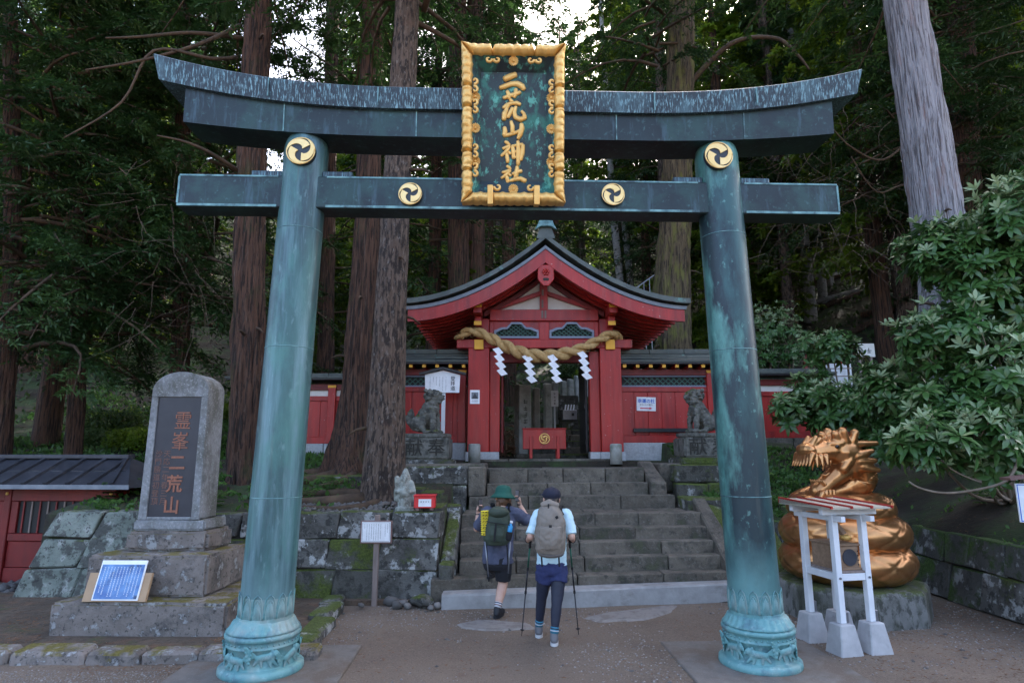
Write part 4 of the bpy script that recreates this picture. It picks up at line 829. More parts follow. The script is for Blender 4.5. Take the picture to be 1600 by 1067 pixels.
# gable: plaster behind red struts
def roofz(u):                      # lower line of the bargeboard, u = half-span fraction 0..1
    u = abs(u); return 2.80 + 1.29 * (1 - u) ** 1.85
HS = 2.92
def roof_x(x): return roofz(x / HS)
gp = [(-1.3, 3.252), (1.3, 3.252)] + [(x, min(roof_x(x) - 0.03, 4.3)) for x in np.linspace(1.3, -1.3, 17)]
MB().prism(gp, 0.02, 0.05).build('plaster', M['plaster'], gate)
MB().box(-0.09, 0.09, -0.08, 0.019, 3.252, 3.92).build('king_post', M['red'], gate, bevel=0.01)
for s in (-1, 1):
    MB().beam((s * 0.085, -0.03, 3.64), (s * 1.02, -0.03, 3.31), 0.09, 0.13, (0, 1, 0)).build('strut', M['red'], gate, bevel=0.008)
    a_ = [(s * x, roof_x(x) - 0.02) for x in np.linspace(0.05, 1.35, 10)]; b2 = [(x, z - 0.10) for x, z in a_]
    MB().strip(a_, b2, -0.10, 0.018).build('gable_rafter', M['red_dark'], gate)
gb('label_plate', -0.05, -0.008, -0.10, -0.082, 3.30, 3.48, 'old_wood', 0, gate); gb('label_plate', 0.012, 0.05, -0.145, -0.131, 3.05, 3.22, 'old_wood', 0, gate); gb('label_plate', -0.06, -0.02, -0.145, -0.131, 3.05, 3.22, 'old_wood', 0, gate)
gb('label_plate', -0.045, 0.0, -0.10, -0.082, 3.58, 3.72, 'old_wood', 0, gate)
# bargeboards
YF = -0.95; YB = 3.15
us = np.linspace(0, 1, 26)
for s in (-1, 1):
    bot = [(s * HS * u, roofz(u)) for u in us]; topl = [(x, z + 0.30 - 0.05 * abs(x) / HS) for x, z in bot]
    MB().strip(topl, bot, YF, YF + 0.09).build('bargeboard', M['red'], gate, bevel=0)
    e0 = [(x * 1.012, z + 0.001) for x, z in topl]; e1 = [(x * 1.02, z + 0.075) for x, z in topl]
    MB().strip(e1, e0, YF - 0.03, YF + 0.10).build('edge_moulding', M['copper_edge'], gate)
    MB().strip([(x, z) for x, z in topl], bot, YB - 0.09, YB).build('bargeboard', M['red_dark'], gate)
    # underside boards, rafters
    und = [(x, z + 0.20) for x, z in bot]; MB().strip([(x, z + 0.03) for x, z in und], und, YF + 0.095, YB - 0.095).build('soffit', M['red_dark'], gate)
    nraf = 12
    for k in range(nraf):
        y = YF + 0.26 + k * (YB - YF - 0.45) / (nraf - 1)
        rr_ = [(s * x, roof_x(x) + 0.185) for x in np.linspace(0.12, 2.86, 9)]; MB().strip(rr_, [(x, z - 0.13) for x, z in rr_], y - 0.05, y + 0.05).build('rafter', M['red'], gate)
    # copper roof: courses of sheet, each its own piece, thick at the verge
    crs = 9; 
    full = [(s * HS * 1.035 * u, roofz(u) + 0.34 + 0.015 * u + 0.10 * (1 - u) ** 2) for u in np.linspace(0, 1.0, crs * 3 + 1)]
    for k in range(crs):
        seg = full[k * 3:k * 3 + 4]; lift = 0.0 + 0.006 * (crs - k)
        seg = [(x, z + lift) for x, z in seg]
        MB().strip([(x, z + 0.105) for x, z in seg], [(x, z) for x, z in seg], YF - 0.14 - 0.004 * (k % 2), YB + 0.14).build('roof_course', M['copper_roof'], gate)
for k in range(4):
    y0 = YF - 0.15 + k * (YB - YF + 0.3) / 4; MB().prism([(-0.20, 4.58), (0.20, 4.58), (0.11, 4.86), (-0.11, 4.86)], y0, y0 + (YB - YF + 0.3) / 4 - 0.006).build('ridge_cap', M['copper_roof'], gate)
fin = [(-0.24, 4.74), (-0.17, 4.86), (-0.13, 5.0), (-0.14, 5.12), (-0.09, 5.16), (0.09, 5.16), (0.14, 5.12), (0.13, 5.0), (0.17, 4.86), (0.24, 4.74), (0.10, 4.82), (-0.10, 4.82)]
MB().prism(fin, YF - 0.24, YF - 0.156).build('finial', M['edge_patina'], gate, bevel=0.01)
MB().box(-0.06, 0.06, YF - 0.255, YF - 0.241, 4.9, 5.08).build('finial_panel', M['edge_patina'], gate)
# pendant under the peak
pen = [(-0.17, 3.93), (-0.175, 3.70), (-0.06, 3.56), (0.06, 3.56), (0.175, 3.70), (0.17, 3.93), (0.08, 4.02), (-0.08, 4.02)]
pe = MB().prism(pen, YF - 0.06, YF - 0.002).build('pendant', M['red'], gate, bevel=0.012)
fl = MB(); [fl.ell((0.055 * math.cos(k * 1.047), YF - 0.075, 3.86 + 0.055 * math.sin(k * 1.047)), (0.03, 0.02, 0.03), 8) for k in range(6)]; fl.ell((0, YF - 0.085, 3.86), 0.025, 8); fl.build('pendant_flower', M['red'], pe, True)
hl = MB(); [hl.ell((x, YF - 0.062, 3.70), (0.04, 0.006, 0.035), 10) for x in (-0.025, 0.025)]; hl.build('pendant_hole', M['carved'], pe, True)

# ---------------------------------------------------------------- wing walls
def wing(name, x0, x1, y, z_ground, z_sill, z_top, z_roof, label, lattice=True, strip=False, boards=6, base='granite', roof_over=0.42, posts=()):
    """boarded red wall with stone footing and a small copper roof; z's are heights above the footing's bottom"""
    o = empty(name, ((x0 + x1) / 2, y, z_ground), 0, label, 'wall'); c = (x0 + x1) / 2; a, b_ = x0 - c, x1 - c
    nb = max(2, int((b_ - a) / 0.9))
    for k in range(nb): gb('footing_stone', a + (b_ - a) * k / nb, a + (b_ - a) * (k + 1) / nb - 0.012, -0.10, 0.12, -0.3, z_sill, base, 0.015, o)
    gb('sill_rail', a, b_, -0.08, 0.08, z_sill + 0.002, z_sill + 0.16, 'red', 0.008, o)
    h1 = z_top - (0.42 if lattice else 0.30)
    for k in range(boards): gb('board', a + (b_ - a) * k / boards + 0.002, a + (b_ - a) * (k + 1) / boards - 0.002, -0.04 + 0.004 * (k % 2), 0.02, z_sill + 0.161, h1, 'red', 0.005, o)
    gb('mid_rail', a, b_, -0.07, 0.06, h1 + 0.001, h1 + 0.11, 'red', 0.006, o)
    if lattice:
        gb('lattice_back', a + 0.05, b_ - 0.05, 0.05, 0.07, h1 + 0.112, z_top - 0.06, 'unlit_black', 0, o)
        fr = gb('lattice_frame', a, b_, -0.05, 0.03, h1 + 0.112, h1 + 0.145, 'blue_grey', 0.003, o); gb('lattice_rail', a, b_, -0.05, 0.03, z_top - 0.08, z_top - 0.05, 'blue_grey', 0.003, fr)
        z0, z1 = h1 + 0.147, z_top - 0.082
        for sg in (-1, 1):
            x = a - 0.05
            while x < b_:
                xa, xb = (x, x + (z1 - z0) * 1.1) if sg > 0 else (x + (z1 - z0) * 1.1, x)
                if min(xa, xb) > a + 0.02 and max(xa, xb) < b_ - 0.02: MB().beam((xa, 0.01 + sg * 0.011, z0), (xb, 0.01 + sg * 0.011, z1), 0.018, 0.016, (0, 1, 0)).build('lattice_bar', M['lattice_green'], fr)
                x += 0.125
    else:
        gb('plaster_strip', a, b_, -0.035, 0.02, h1 + 0.112, z_top - 0.04, 'plaster', 0, o)
    gb('top_plate', a, b_, -0.09, 0.09, z_top - 0.048, z_top + 0.09, 'red_dark', 0.006, o)
    n = max(3, int((b_ - a) / 0.30))
    if lattice:
        for k in range(n + 1):
            x = a + 0.06 + (b_ - a - 0.12) * k / n; r_ = gb('rafter', x - 0.035, x + 0.035, -roof_over + 0.06, roof_over - 0.06, z_top + 0.092, z_top + 0.16, 'red', 0.004, o); gb('end_cap', x - 0.038, x + 0.038, -roof_over + 0.045, -roof_over + 0.075, z_top + 0.090, z_top + 0.162, 'yellow', 0, r_)
    for px in posts:
        p = gb('post', px - c - 0.09, px - c + 0.09, -0.13, 0.13, z_sill + 0.003, z_top + 0.05, 'red', 0.01, o); gb('end_cap', px - c - 0.095, px - c + 0.095, -0.14, -0.05, z_top + 0.0, z_top + 0.06, 'yellow', 0, p)
    ze = z_top + 0.165; nr_ = max(2, int((b_ - a) / 0.55))
    fas = gb('eave_board', a - 0.07, b_ + 0.07, -roof_over, roof_over, ze, ze + 0.045, 'black', 0.004, o)
    for k in range(nr_):
        u0 = a - 0.1 + (b_ - a + 0.2) * k / nr_; u1 = a - 0.1 + (b_ - a + 0.2) * (k + 1) / nr_ - 0.006
        for s in (-1, 1):
            for t in range(3):
                f0, f1 = t / 3, (t + 1) / 3 + 0.03; yy = lambda f: s * roof_over * 1.06 * (1 - f * 0.92); zz = lambda f: ze + 0.05 + (z_roof - ze - 0.1) * f ** 0.8
                MB().hexa([(u0, yy(f0), zz(f0) - 0.02 + 0.012), (u1, yy(f0), zz(f0) - 0.02 + 0.012), (u1, yy(f1), zz(f1) - 0.035), (u0, yy(f1), zz(f1) - 0.035), (u0, yy(f0), zz(f0) + 0.03), (u1, yy(f0), zz(f0) + 0.03), (u1, yy(f1), zz(f1)), (u0, yy(f1), zz(f1))]).build('roof_sheet', M['copper_roof'], o)
        gb('ridge_cap', u0, u1, -0.10, 0.10, z_roof - 0.06, z_roof + 0.05, 'copper_roof', 0.01, o)
    return o
wing('wing_wall', 2.45, 4.62, 13.95, 1.87, 0.36, 1.92, 2.42, 'red boarded wing wall with lattice strip right of the gate', boards=7, posts=(4.5,))
wing('wing_wall', -3.2, -1.02, 13.95, 1.87, 0.36, 1.92, 2.42, 'red boarded wing wall with lattice strip left of the gate behind lion-dog', boards=7, posts=(-1.13,))
wing('boundary_wall', 4.7, 7.5, 14.6, 1.95, 0.40, 1.68, 1.98, 'lower red boundary wall with white plaster strip behind right torii pillar', lattice=False, base='step', boards=7, roof_over=0.34, posts=(4.85, 7.2))
wing('boundary_wall', -6.6, -3.28, 14.6, 1.80, 0.42, 1.72, 2.02, 'lower red boundary wall with white plaster strip behind left torii pillar', lattice=False, boards=8, roof_over=0.34, posts=(-4.25, -5.9))
o = MB().box(-0.72, 0.72, -0.035, 0.02, 0, 0.085).build('black_rail', M['black'], bevel=0.004); o.location = at_y(1040, 675, 13.86); tag(o, 'black horizontal rail along the foot of the right wing wall', 'rail')

# ---------------------------------------------------------------- straw rope with paper streamers
rl = [at_y(*p, GY - 0.33) for p in ((713, 527), (722, 520), (735, 517), (752, 520), (770, 530), (790, 541), (812, 551), (840, 557), (865, 556), (890, 551), (912, 544), (930, 534), (948, 524), (962, 521), (972, 527))]
rl[0].y += 0.28; rl[-1].y += 0.28; rl[1].y += 0.05; rl[-2].y += 0.05
pts = []
for i in range(len(rl) - 1):
    for k in range(10): pts.append(rl[i].lerp(rl[i + 1], k / 10))
pts.append(rl[-1]); sm = pts[:]
for _ in range(12): sm = [sm[0]] + [(sm[i - 1] + sm[i] * 2 + sm[i + 1]) / 4 for i in range(1, len(sm) - 1)] + [sm[-1]]
rope = empty('straw_rope', (GX, GY - 0.3, 4.0), 0, 'thick twisted straw rope slung across the front of the red gate', 'rope')
def rrad(t): return 0.085 + 0.055 * math.exp(-((t - 0.5) / 0.26) ** 2)
for q in range(2):
    P_ = []; rd = []; s = 0
    for i, p in enumerate(sm):
        t = i / (len(sm) - 1); d = (sm[min(i + 1, len(sm) - 1)] - sm[max(i - 1, 0)]); d.normalize(); s += (sm[i] - sm[max(i - 1, 0)]).length
        u = d.cross(Vector((0, 1, 0))).normalized(); w = d.cross(u); ang = s / 0.33 * math.pi * 1.0 + q * math.pi; r_ = rrad(t)
        P_.append(p + (u * math.cos(ang) + w * math.sin(ang)) * r_ * 0.52); rd.append(r_ * 0.62)
    put(MB().tube(P_, rd, 12).mesh('strand', M['rope'], True), rope, 'strand')
fz = MB()
for _ in range(260):
    i = random.randrange(4, len(sm) - 4); p = sm[i]; a = random.uniform(0, 6.28); r_ = rrad(i / len(sm)) * 1.05
    q = p + Vector((random.uniform(-0.03, 0.03), -abs(math.cos(a)) * r_, math.sin(a) * r_)); fz.tube([q, q + Vector((random.uniform(-0.07, 0.07), random.uniform(-0.03, 0.0), random.uniform(-0.07, 0.03)))], 0.003, 3)
tag(put(fz.mesh('loose_straw', M['rope']), rope, 'loose_straw'), kind='stuff')
def streamer(px, py, idx, lab):
    top = at_y(px, py, GY - 0.47); b = MB(); hs = 0.155; n_ = 4; cl = []
    for k in range(n_): cl += [(-0.075 + 0.03 * k, 0.0 - k * hs), (0.035 + 0.03 * k, -0.115 - k * hs)]
    L_ = [(x - 0.06, z - 0.01) for x, z in cl]; R_ = [(x + 0.075, z + 0.035) for x, z in cl]
    for k in range(len(cl) - 1):
        y = 0.010 * (k % 2); q = [(L_[k][0], y, L_[k][1]), (R_[k][0], y, R_[k][1]), (R_[k + 1][0], 0.01 - y, R_[k + 1][1]), (L_[k + 1][0], 0.01 - y, L_[k + 1][1])]
        b.add(q + [(a, c + 0.004, d) for a, c, d in q], [(3, 2, 1, 0), (4, 5, 6, 7), (0, 1, 5, 4), (1, 2, 6, 5), (2, 3, 7, 6), (3, 0, 4, 7)])
    o = b.build('paper_streamer', M['paper']); o.location = top; o.rotation_euler = (R(random.uniform(-4, 4)), 0, R(random.uniform(-14, 14))); tag(o, lab, 'streamer', 'zigzag paper streamers on the rope')
for i, (px, py, l) in enumerate(((779, 545, 'white zigzag paper streamer nearest the left gate post'), (825, 556, 'white zigzag paper streamer second from the left gate post'), (864, 556, 'white zigzag paper streamer second from the right gate post'), (911, 551, 'white zigzag paper streamer nearest the right gate post'))): streamer(px, py, i, l)

# ---------------------------------------------------------------- things at and behind the gate
ob = empty('offering_box', at_y(851, 715, 13.3), 0, 'red offering box with round gold crest standing in the gateway', 'offering box')
gb('box_body', -0.46, 0.46, 0, 0.36, 0.18, 0.60, 'red', 0.01, ob); gb('box_lid', -0.475, 0.475, -0.015, 0.375, 0.602, 0.625, 'red', 0.004, ob)
for x in (-0.29, 0.29): gb('leg', x - 0.03, x + 0.03, -0.045, -0.002, -0.02, 0.46, 'red', 0.006, ob); gb('leg', x - 0.03, x + 0.03, 0.362, 0.40, -0.02, 0.46, 'red', 0.006, ob)
b = MB(); n = 28; b.tube([(0.105 * math.cos(2 * math.pi * k / n), -0.012, 0.40 + 0.105 * math.sin(2 * math.pi * k / n)) for k in range(n + 1)], 0.012, 6)
for q in range(3):
    b.tube([((0.085 - 0.06 * k / 9) * math.cos(q * 2.094 + k * 0.28), -0.012, 0.40 + (0.085 - 0.06 * k / 9) * math.sin(q * 2.094 + k * 0.28)) for k in range(10)], [0.008 + 0.018 * k / 9 for k in range(10)], 6, 0.4, (0, 1, 0))
b.build('crest', M['gold'], ob, True)
for px, py, lab, y in ((741, 726, 'stubby round stone bollard before the left gate post', 12.9), (963, 724, 'stubby round stone bollard before the right gate post', 12.9)):
    p = at_y(px, py, y); p.z = 1.78; b = MB().lathe([(0.125, 0), (0.125, 0.38), (0.115, 0.405), (0.08, 0.415)], 20)
    o = b.build('stone_bollard', M['pillar_stone'], None, True); o.location = p; tag(o, lab, 'bollard', 'stone bollards at the gate')
# engraved stone pillars up the path behind the gate
sp = [(817, 672, 602, 42 / 1.0, 15.9, 'tallest engraved square stone pillar nearest behind the gate'), (838, 668, 607, 15, 16.6, 'narrow stone pillar just right of the tallest engraved pillar'), (856, 662, 600, 16, 17.3, 'third engraved stone pillar from the left beyond the gate'),
      (868, 655, 598, 12, 18.1, 'fourth engraved stone pillar from the left beyond the gate'), (881, 648, 596, 12, 19.0, 'stone pillar just behind the small white placard'), (892, 640, 593, 12, 19.8, 'stone pillar just above the small metal lantern box'),
      (902, 625, 588, 9, 21.0, 'leftmost of three far stone pillars beyond the gate'), (910, 622, 586, 9, 21.6, 'middle of three far stone pillars beyond the gate'), (919, 620, 588, 9, 22.2, 'rightmost of three far stone pillars beyond the gate')]
for px, pyb, pyt, w, y, lab in sp:
    p = at_y(px, pyb, y); q = at_y(px, pyt, y); ww = min(max(w * y / 960 * 0.72, 0.17), 0.36); zb = height(p.x, y) - 0.1
    o = MB().hexa([(-ww / 2, -ww / 2, 0), (ww / 2, -ww / 2, 0), (ww / 2, ww / 2, 0), (-ww / 2, ww / 2, 0), (-ww * 0.47, -ww * 0.47, q.z - zb), (ww * 0.47, -ww * 0.47, q.z - zb), (ww * 0.47, ww * 0.47, q.z - zb + 0.04), (-ww * 0.47, ww * 0.47, q.z - zb + 0.04)]).build('stone_pillar', M['pillar_stone'], None, bevel=0.02)
    o.location = (p.x, y, zb); o.rotation_euler = (0, 0, R(random.uniform(14, 26))); tag(o, lab, 'stone pillar', 'engraved stone pillars beyond the gate')
    if ww > 0.3:
        t = link('inscription', marks_mesh('inscription', 1, 5, 0.17, 0.17, M['carved'], 0.13), o, (0, -ww / 2 + 0.004, (q.z - zb) * 0.60))
# steps behind the gate
bs2 = empty('path_steps', (1.3, 16.2, 1.9), 0, 'dark mossy stone steps climbing on behind the red gate', 'stairs')
for k in range(9):
    y = 15.2 + k * 0.55; z = 1.98 + k * 0.17; x0 = 0.1 + 0.12 * k; 
    for j in range(2): put(stone_mesh('step_stone', bx8(x0 + j * 1.1, x0 + j * 1.1 + 1.08, y, y + 0.62, z - 0.5, z), M['mossy_stone'] if random.random() < 0.5 else M['step'], 0.025, 0.012), bs2, 'step_stone')
# metal box, placard
pb_ = at_y(890, 650, 17.6)
lb = empty('metal_box_stand', (pb_.x, 17.6, height(pb_.x, 17.6)), 0, 'small grey metal box on a mossy stone post beyond the gate', 'box')
hz = pb_.z - lb.location.z
rough_block('stone_post', -0.25, 0.25, -0.05, 0.4, -0.2, hz - 0.12, M['mossy_stone'], lb); gb('box', -0.20, 0.20, -0.1, 0.3, hz - 0.11, hz + 0.17, 'steel', 0.01, lb); gb('handle_plate', 0.05, 0.12, -0.115, -0.10, hz, hz + 0.08, 'ink', 0, lb)
rough_block('cap_stone', -0.3, 0.3, 0.32, 0.6, hz - 0.1, hz + 0.62, M['mossy_stone'], lb)
for k in range(4): MB().beam((-0.13 + k * 0.08, -0.02, hz + 0.172), (-0.10 + k * 0.08, 0.02, hz + 0.33), 0.04, 0.008, (0, 1, 0)).build('paper_slip', M['paper'], lb)
pp = at_y(867, 648, 16.9); pl = empty('small_placard', (pp.x, 16.9, height(pp.x, 16.9)), 0, 'small white placard on a stake among the stone pillars', 'placard')
zz = at_y(867, 618, 16.9).z - pl.location.z
gb('stake', -0.02, 0.02, 0.012, 0.045, -0.1, zz, 'white_paint', 0, pl); gb('board', -0.10, 0.10, -0.01, 0.01, zz - 0.30, zz + 0.14, 'white_board', 0.003, pl); link('lettering', marks_mesh('lettering', 1, 4, 0.09, 0.09, M['ink'], 0.07), pl, (0.0, -0.011, zz - 0.08))
# posters
ps = at_y(742, 620, GY - 0.2); o = MB().box(-0.105, 0.105, -0.006, 0, -0.15, 0.15).build('poster', M['paper']); o.location = (ps.x, GY - 0.203, ps.z); tag(o, 'white poster with a dark print pinned to the left gate post', 'poster')
MB().box(-0.075, 0.075, -0.008, -0.0062, -0.045, 0.10).build('print', M['copper_edge'], o); sh = MB(); [sh.box(-0.06 + k * 0.012, 0.06 - k * 0.012, -0.0095, -0.0082, -0.035 + k * 0.022, -0.018 + k * 0.022) for k in range(5)]; sh.build('print_figure', M['blue_ink' if 0 else 'ink'], o)
ln = MB(); [ln.box(-0.07, 0.07, -0.008, -0.0062, -0.075 - k * 0.02, -0.069 - k * 0.02) for k in range(3)]; ln.build('caption_lines', M['copper_edge'], o)
ps = at_y(1010, 631, 13.88); o = MB().box(-0.215, 0.215, -0.01, 0, -0.155, 0.155).build('direction_sign', M['white_board']); o.location = (ps.x, 13.905, ps.z); tag(o, 'white direction sign with blue words and red arrow on the right wall', 'sign')
o.rotation_euler = (0, R(1.5), 0)
link('blue_lettering', text_mesh('blue_lettering', '幸運の杜', 0.098, M['blue_ink'], 0.001, 0.002), o, (0, -0.0125, 0.06), FACE); link('small_lettering', text_mesh('small_lettering', 'かわらけ割り', 0.05, M['ink'], 0.001), o, (0, -0.0125, -0.022), FACE)
MB().prism([(-0.14, -0.11), (0.07, -0.11), (0.07, -0.125), (0.14, -0.098), (0.07, -0.07), (0.07, -0.086), (-0.14, -0.086)], -0.0135, -0.0105).build('red_arrow', M['red_ink'], o)

# ---------------------------------------------------------------- stele on its pedestal
st = empty('stele', (-4.1, 7.6, 0.0), R(-1), 'round-topped stone stele with dark panel and red characters on stepped pedestal', 'monument')
rough_block('pedestal_base', -0.95, 1.0, -0.48, 0.95, -0.1, 0.39, M['pedestal'], st, 0.03, 0.012)
rough_block('pedestal_middle', -0.78, 0.62, -0.22, 0.85, 0.392, 0.84, M['pedestal'], st, 0.03, 0.015)
rough_block('pedestal_top', -0.56, 0.44, 0.08, 0.75, 0.842, 1.08, M['pedestal'], st, 0.04, 0.02)
rough_block('pedestal_cap', -0.50, 0.38, 0.12, 0.68, 1.082, 1.20, M['stele_side'], st, 0.02, 0.008)
sl = []; W = 0.36; H0 = 1.2; H1 = 2.78
sl = [(-W - 0.02, H0), (W + 0.02, H0)] + [(W * math.cos(a) * (1 if 1 else 1), H1 + 0.24 * math.sin(a)) for a in np.linspace(0, math.pi, 21)]
px0, px1, pz0, pz1 = -0.275, 0.275, 1.235, 2.70
SX = -0.10
slab = MB(); sl = [(x + SX, z) for x, z in sl]
slab.prism(sl, 0.20, 0.60); so_ = slab.build('slab', M['stele_side'], st, bevel=0.018)
# recessed panel framed by a raised border
fr = MB()
for q in ([(-W - 0.018, H0 + 0.002), (px0, H0 + 0.002), (px0, pz1), (-W, pz1)], [(px1, H0 + 0.002), (W + 0.018, H0 + 0.002), (W, pz1), (px1, pz1)]): fr.prism([(x + SX, z) for x, z in q], 0.165, 0.202)
fr.prism([(x + SX, z) for x, z in [(-W, pz1 + 0.001), (W, pz1 + 0.001)] + [(W * math.cos(a), H1 + 0.24 * math.sin(a)) for a in np.linspace(0.0, math.pi, 21)]], 0.165, 0.202)
fr.prism([(x + SX, z) for x, z in ((px0, H0 + 0.002), (px1, H0 + 0.002), (px1, pz0), (px0, pz0))], 0.166, 0.202)
fr.build('raised_border', M['stele_side'], st, bevel=0.006)
MB().box(px0 + SX, px1 + SX, 0.186, 0.199, pz0, pz1).build('dark_panel', M['slate'], st)
for i, chx in enumerate('霊峯二荒山'):
    link('character', text_mesh('character', chx, 0.225 if i < 2 else 0.205, M['letter_red'], 0.004, 0.004 if i > 1 else 0.0), st, (SX + 0.06 - 0.012 * i, 0.182, 2.39 - i * 0.258), FACE, (1.0, 1.06, 1))
for k, tx in enumerate(('天応二年春三月', '沙門勝道初登頂')):
    for i, chx in enumerate(tx): link('small_character', text_mesh('small_character', chx, 0.092, M['letter_faded'], 0.002), st, (SX - 0.10 - k * 0.105, 0.184, 1.99 - i * 0.096), FACE)
# printed board leaning on the pedestal
pbd = empty('printed_board', (-4.35, 7.12, 0.405), R(-1), 'blue printed notice on brown cardboard leaning on the stele pedestal', 'notice')
tl = Matrix.Rotation(R(-18), 4, 'X')
def tilt(o): o.matrix_basis = tl @ o.matrix_basis; return o
tilt(MB().box(-0.37, 0.33, 0.012, 0.05, 0.0, 0.30).build('cardboard', M['cardboard'], pbd)); tilt(MB().box(-0.26, 0.25, -0.004, 0.0105, 0.012, 0.43).build('mount', M['paper'], pbd))
tilt(MB().box(-0.245, 0.235, -0.008, -0.0045, 0.025, 0.385).build('print', M['photo_blue'], pbd))
o = link('text_columns', marks_mesh('text_columns', 12, 15, 0.036, 0.021, M['paper'], 0.016, 3, [15, 13, 15, 14, 9, 15, 12, 15, 15, 6, 14, 13], 0.001), pbd, (-0.005, -0.0085, 0.205)); tilt(o)

# ---------------------------------------------------------------- small wooden sign, red box, statue
sg = empty('wooden_sign', at_z(584, 946, 0.0), 0, 'small framed white notice on a weathered post before the mossy wall', 'sign'); sg.location.z = 0.0
gb('post', -0.035, 0.035, 0.0, 0.06, -0.1, 1.17, 'old_wood', 0.006, sg); bo = gb('board', -0.215, 0.215, -0.03, -0.002, 0.80, 1.10, 'brown_frame', 0.004, sg)
gb('paper', -0.195, 0.195, -0.034, -0.0305, 0.82, 1.085, 'white_board', 0, bo); link('text_columns', marks_mesh('text_columns', 11, 13, 0.031, 0.0165, M['ink'], 0.0125, 5, [7, 10, 0, 12, 13, 13, 13, 12, 13, 13, 4], 0.001), bo, (0, -0.0345, 0.95))
ln = MB(); [ln.box(*q) for q in ((-0.185, 0.185, -0.0355, -0.0343, 0.829, 0.832), (-0.185, 0.185, -0.0355, -0.0343, 1.073, 1.076), (-0.185, -0.182, -0.0355, -0.0343, 0.832, 1.073), (0.182, 0.185, -0.0355, -0.0343, 0.832, 1.073))]; ln.build('border_line', M['ink'], bo)
rb = empty('red_box', at_y(664, 795, 9.1), R(3), 'small bright red box with white label on the wall corner', 'box')
rb.location.z = 1.205
gb('box_body', -0.15, 0.15, -0.10, 0.12, 0.03, 0.19, 'red_bright', 0.008, rb); gb('lid', -0.16, 0.16, -0.11, 0.13, 0.192, 0.21, 'red_bright', 0.004, rb); la = gb('label_paper', -0.085, 0.095, -0.104, -0.1005, 0.05, 0.155, 'white_board', 0, rb)
link('print', marks_mesh('print', 4, 1, 0.035, 0.03, M['ink'], 0.022, 2, None, 0.001), la, (0.005, -0.1045, 0.118)); 
for x in (-0.1, 0.1): gb('foot', x - 0.025, x + 0.025, -0.09, 0.1, 0.0, 0.029, 'brown_frame', 0, rb)
b = MB()      # hooded deity figure: robe, round belly, sleeves, arms, tall hood
b.cap((0, 0, 0.05), 0.10, (0, 0.01, 0.22), 0.115); b.ell((0.0, -0.035, 0.22), (0.105, 0.09, 0.09)); b.ell((0, 0.01, 0.36), (0.095, 0.075, 0.10)); b.ell((0.0, -0.01, 0.44), (0.058, 0.055, 0.062))
b.cap((0, 0.02, 0.43), 0.085, (0, 0.03, 0.54), 0.035); b.ell((0, -0.055, 0.425), (0.03, 0.02, 0.025)); b.ell((0, -0.065, 0.44), (0.012, 0.014, 0.016)); b.ell((0, -0.06, 0.395), (0.03, 0.02, 0.03))
for s in (-1, 1):
    b.cap((s * 0.085, 0.0, 0.36), 0.045, (s * 0.125, -0.03, 0.25), 0.04); b.cap((s * 0.125, -0.03, 0.25), 0.035, (s * 0.07, -0.09, 0.24), 0.028); b.cap((s * 0.12, 0.0, 0.24), 0.045, (s * 0.13, 0.0, 0.12), 0.03); b.cap((s * 0.05, -0.03, 0.05), 0.05, (s * 0.055, -0.06, 0.0), 0.05)
b.cap((-0.11, 0.0, 0.33), 0.045, (-0.125, -0.02, 0.42), 0.04); b.ell((-0.12, -0.02, 0.44), (0.035, 0.05, 0.03))
b.box(-0.13, 0.13, -0.11, 0.11, -0.04, 0.02)
sp_ = at_y(632, 792, 9.35)
stt = blob('small_statue', b, M['statue_stone'], None, 0.010, 5, disp=lambda c: 0.002 * fbm(c, 28, 2)); stt.location = (sp_.x, 9.35, 1.20); stt.rotation_euler = (0, 0, R(8)); stt.scale = (1.0, 1.0, 1.02); tag(stt, 'small pale stone deity figure in a hood beside the fir trunk', 'statue')

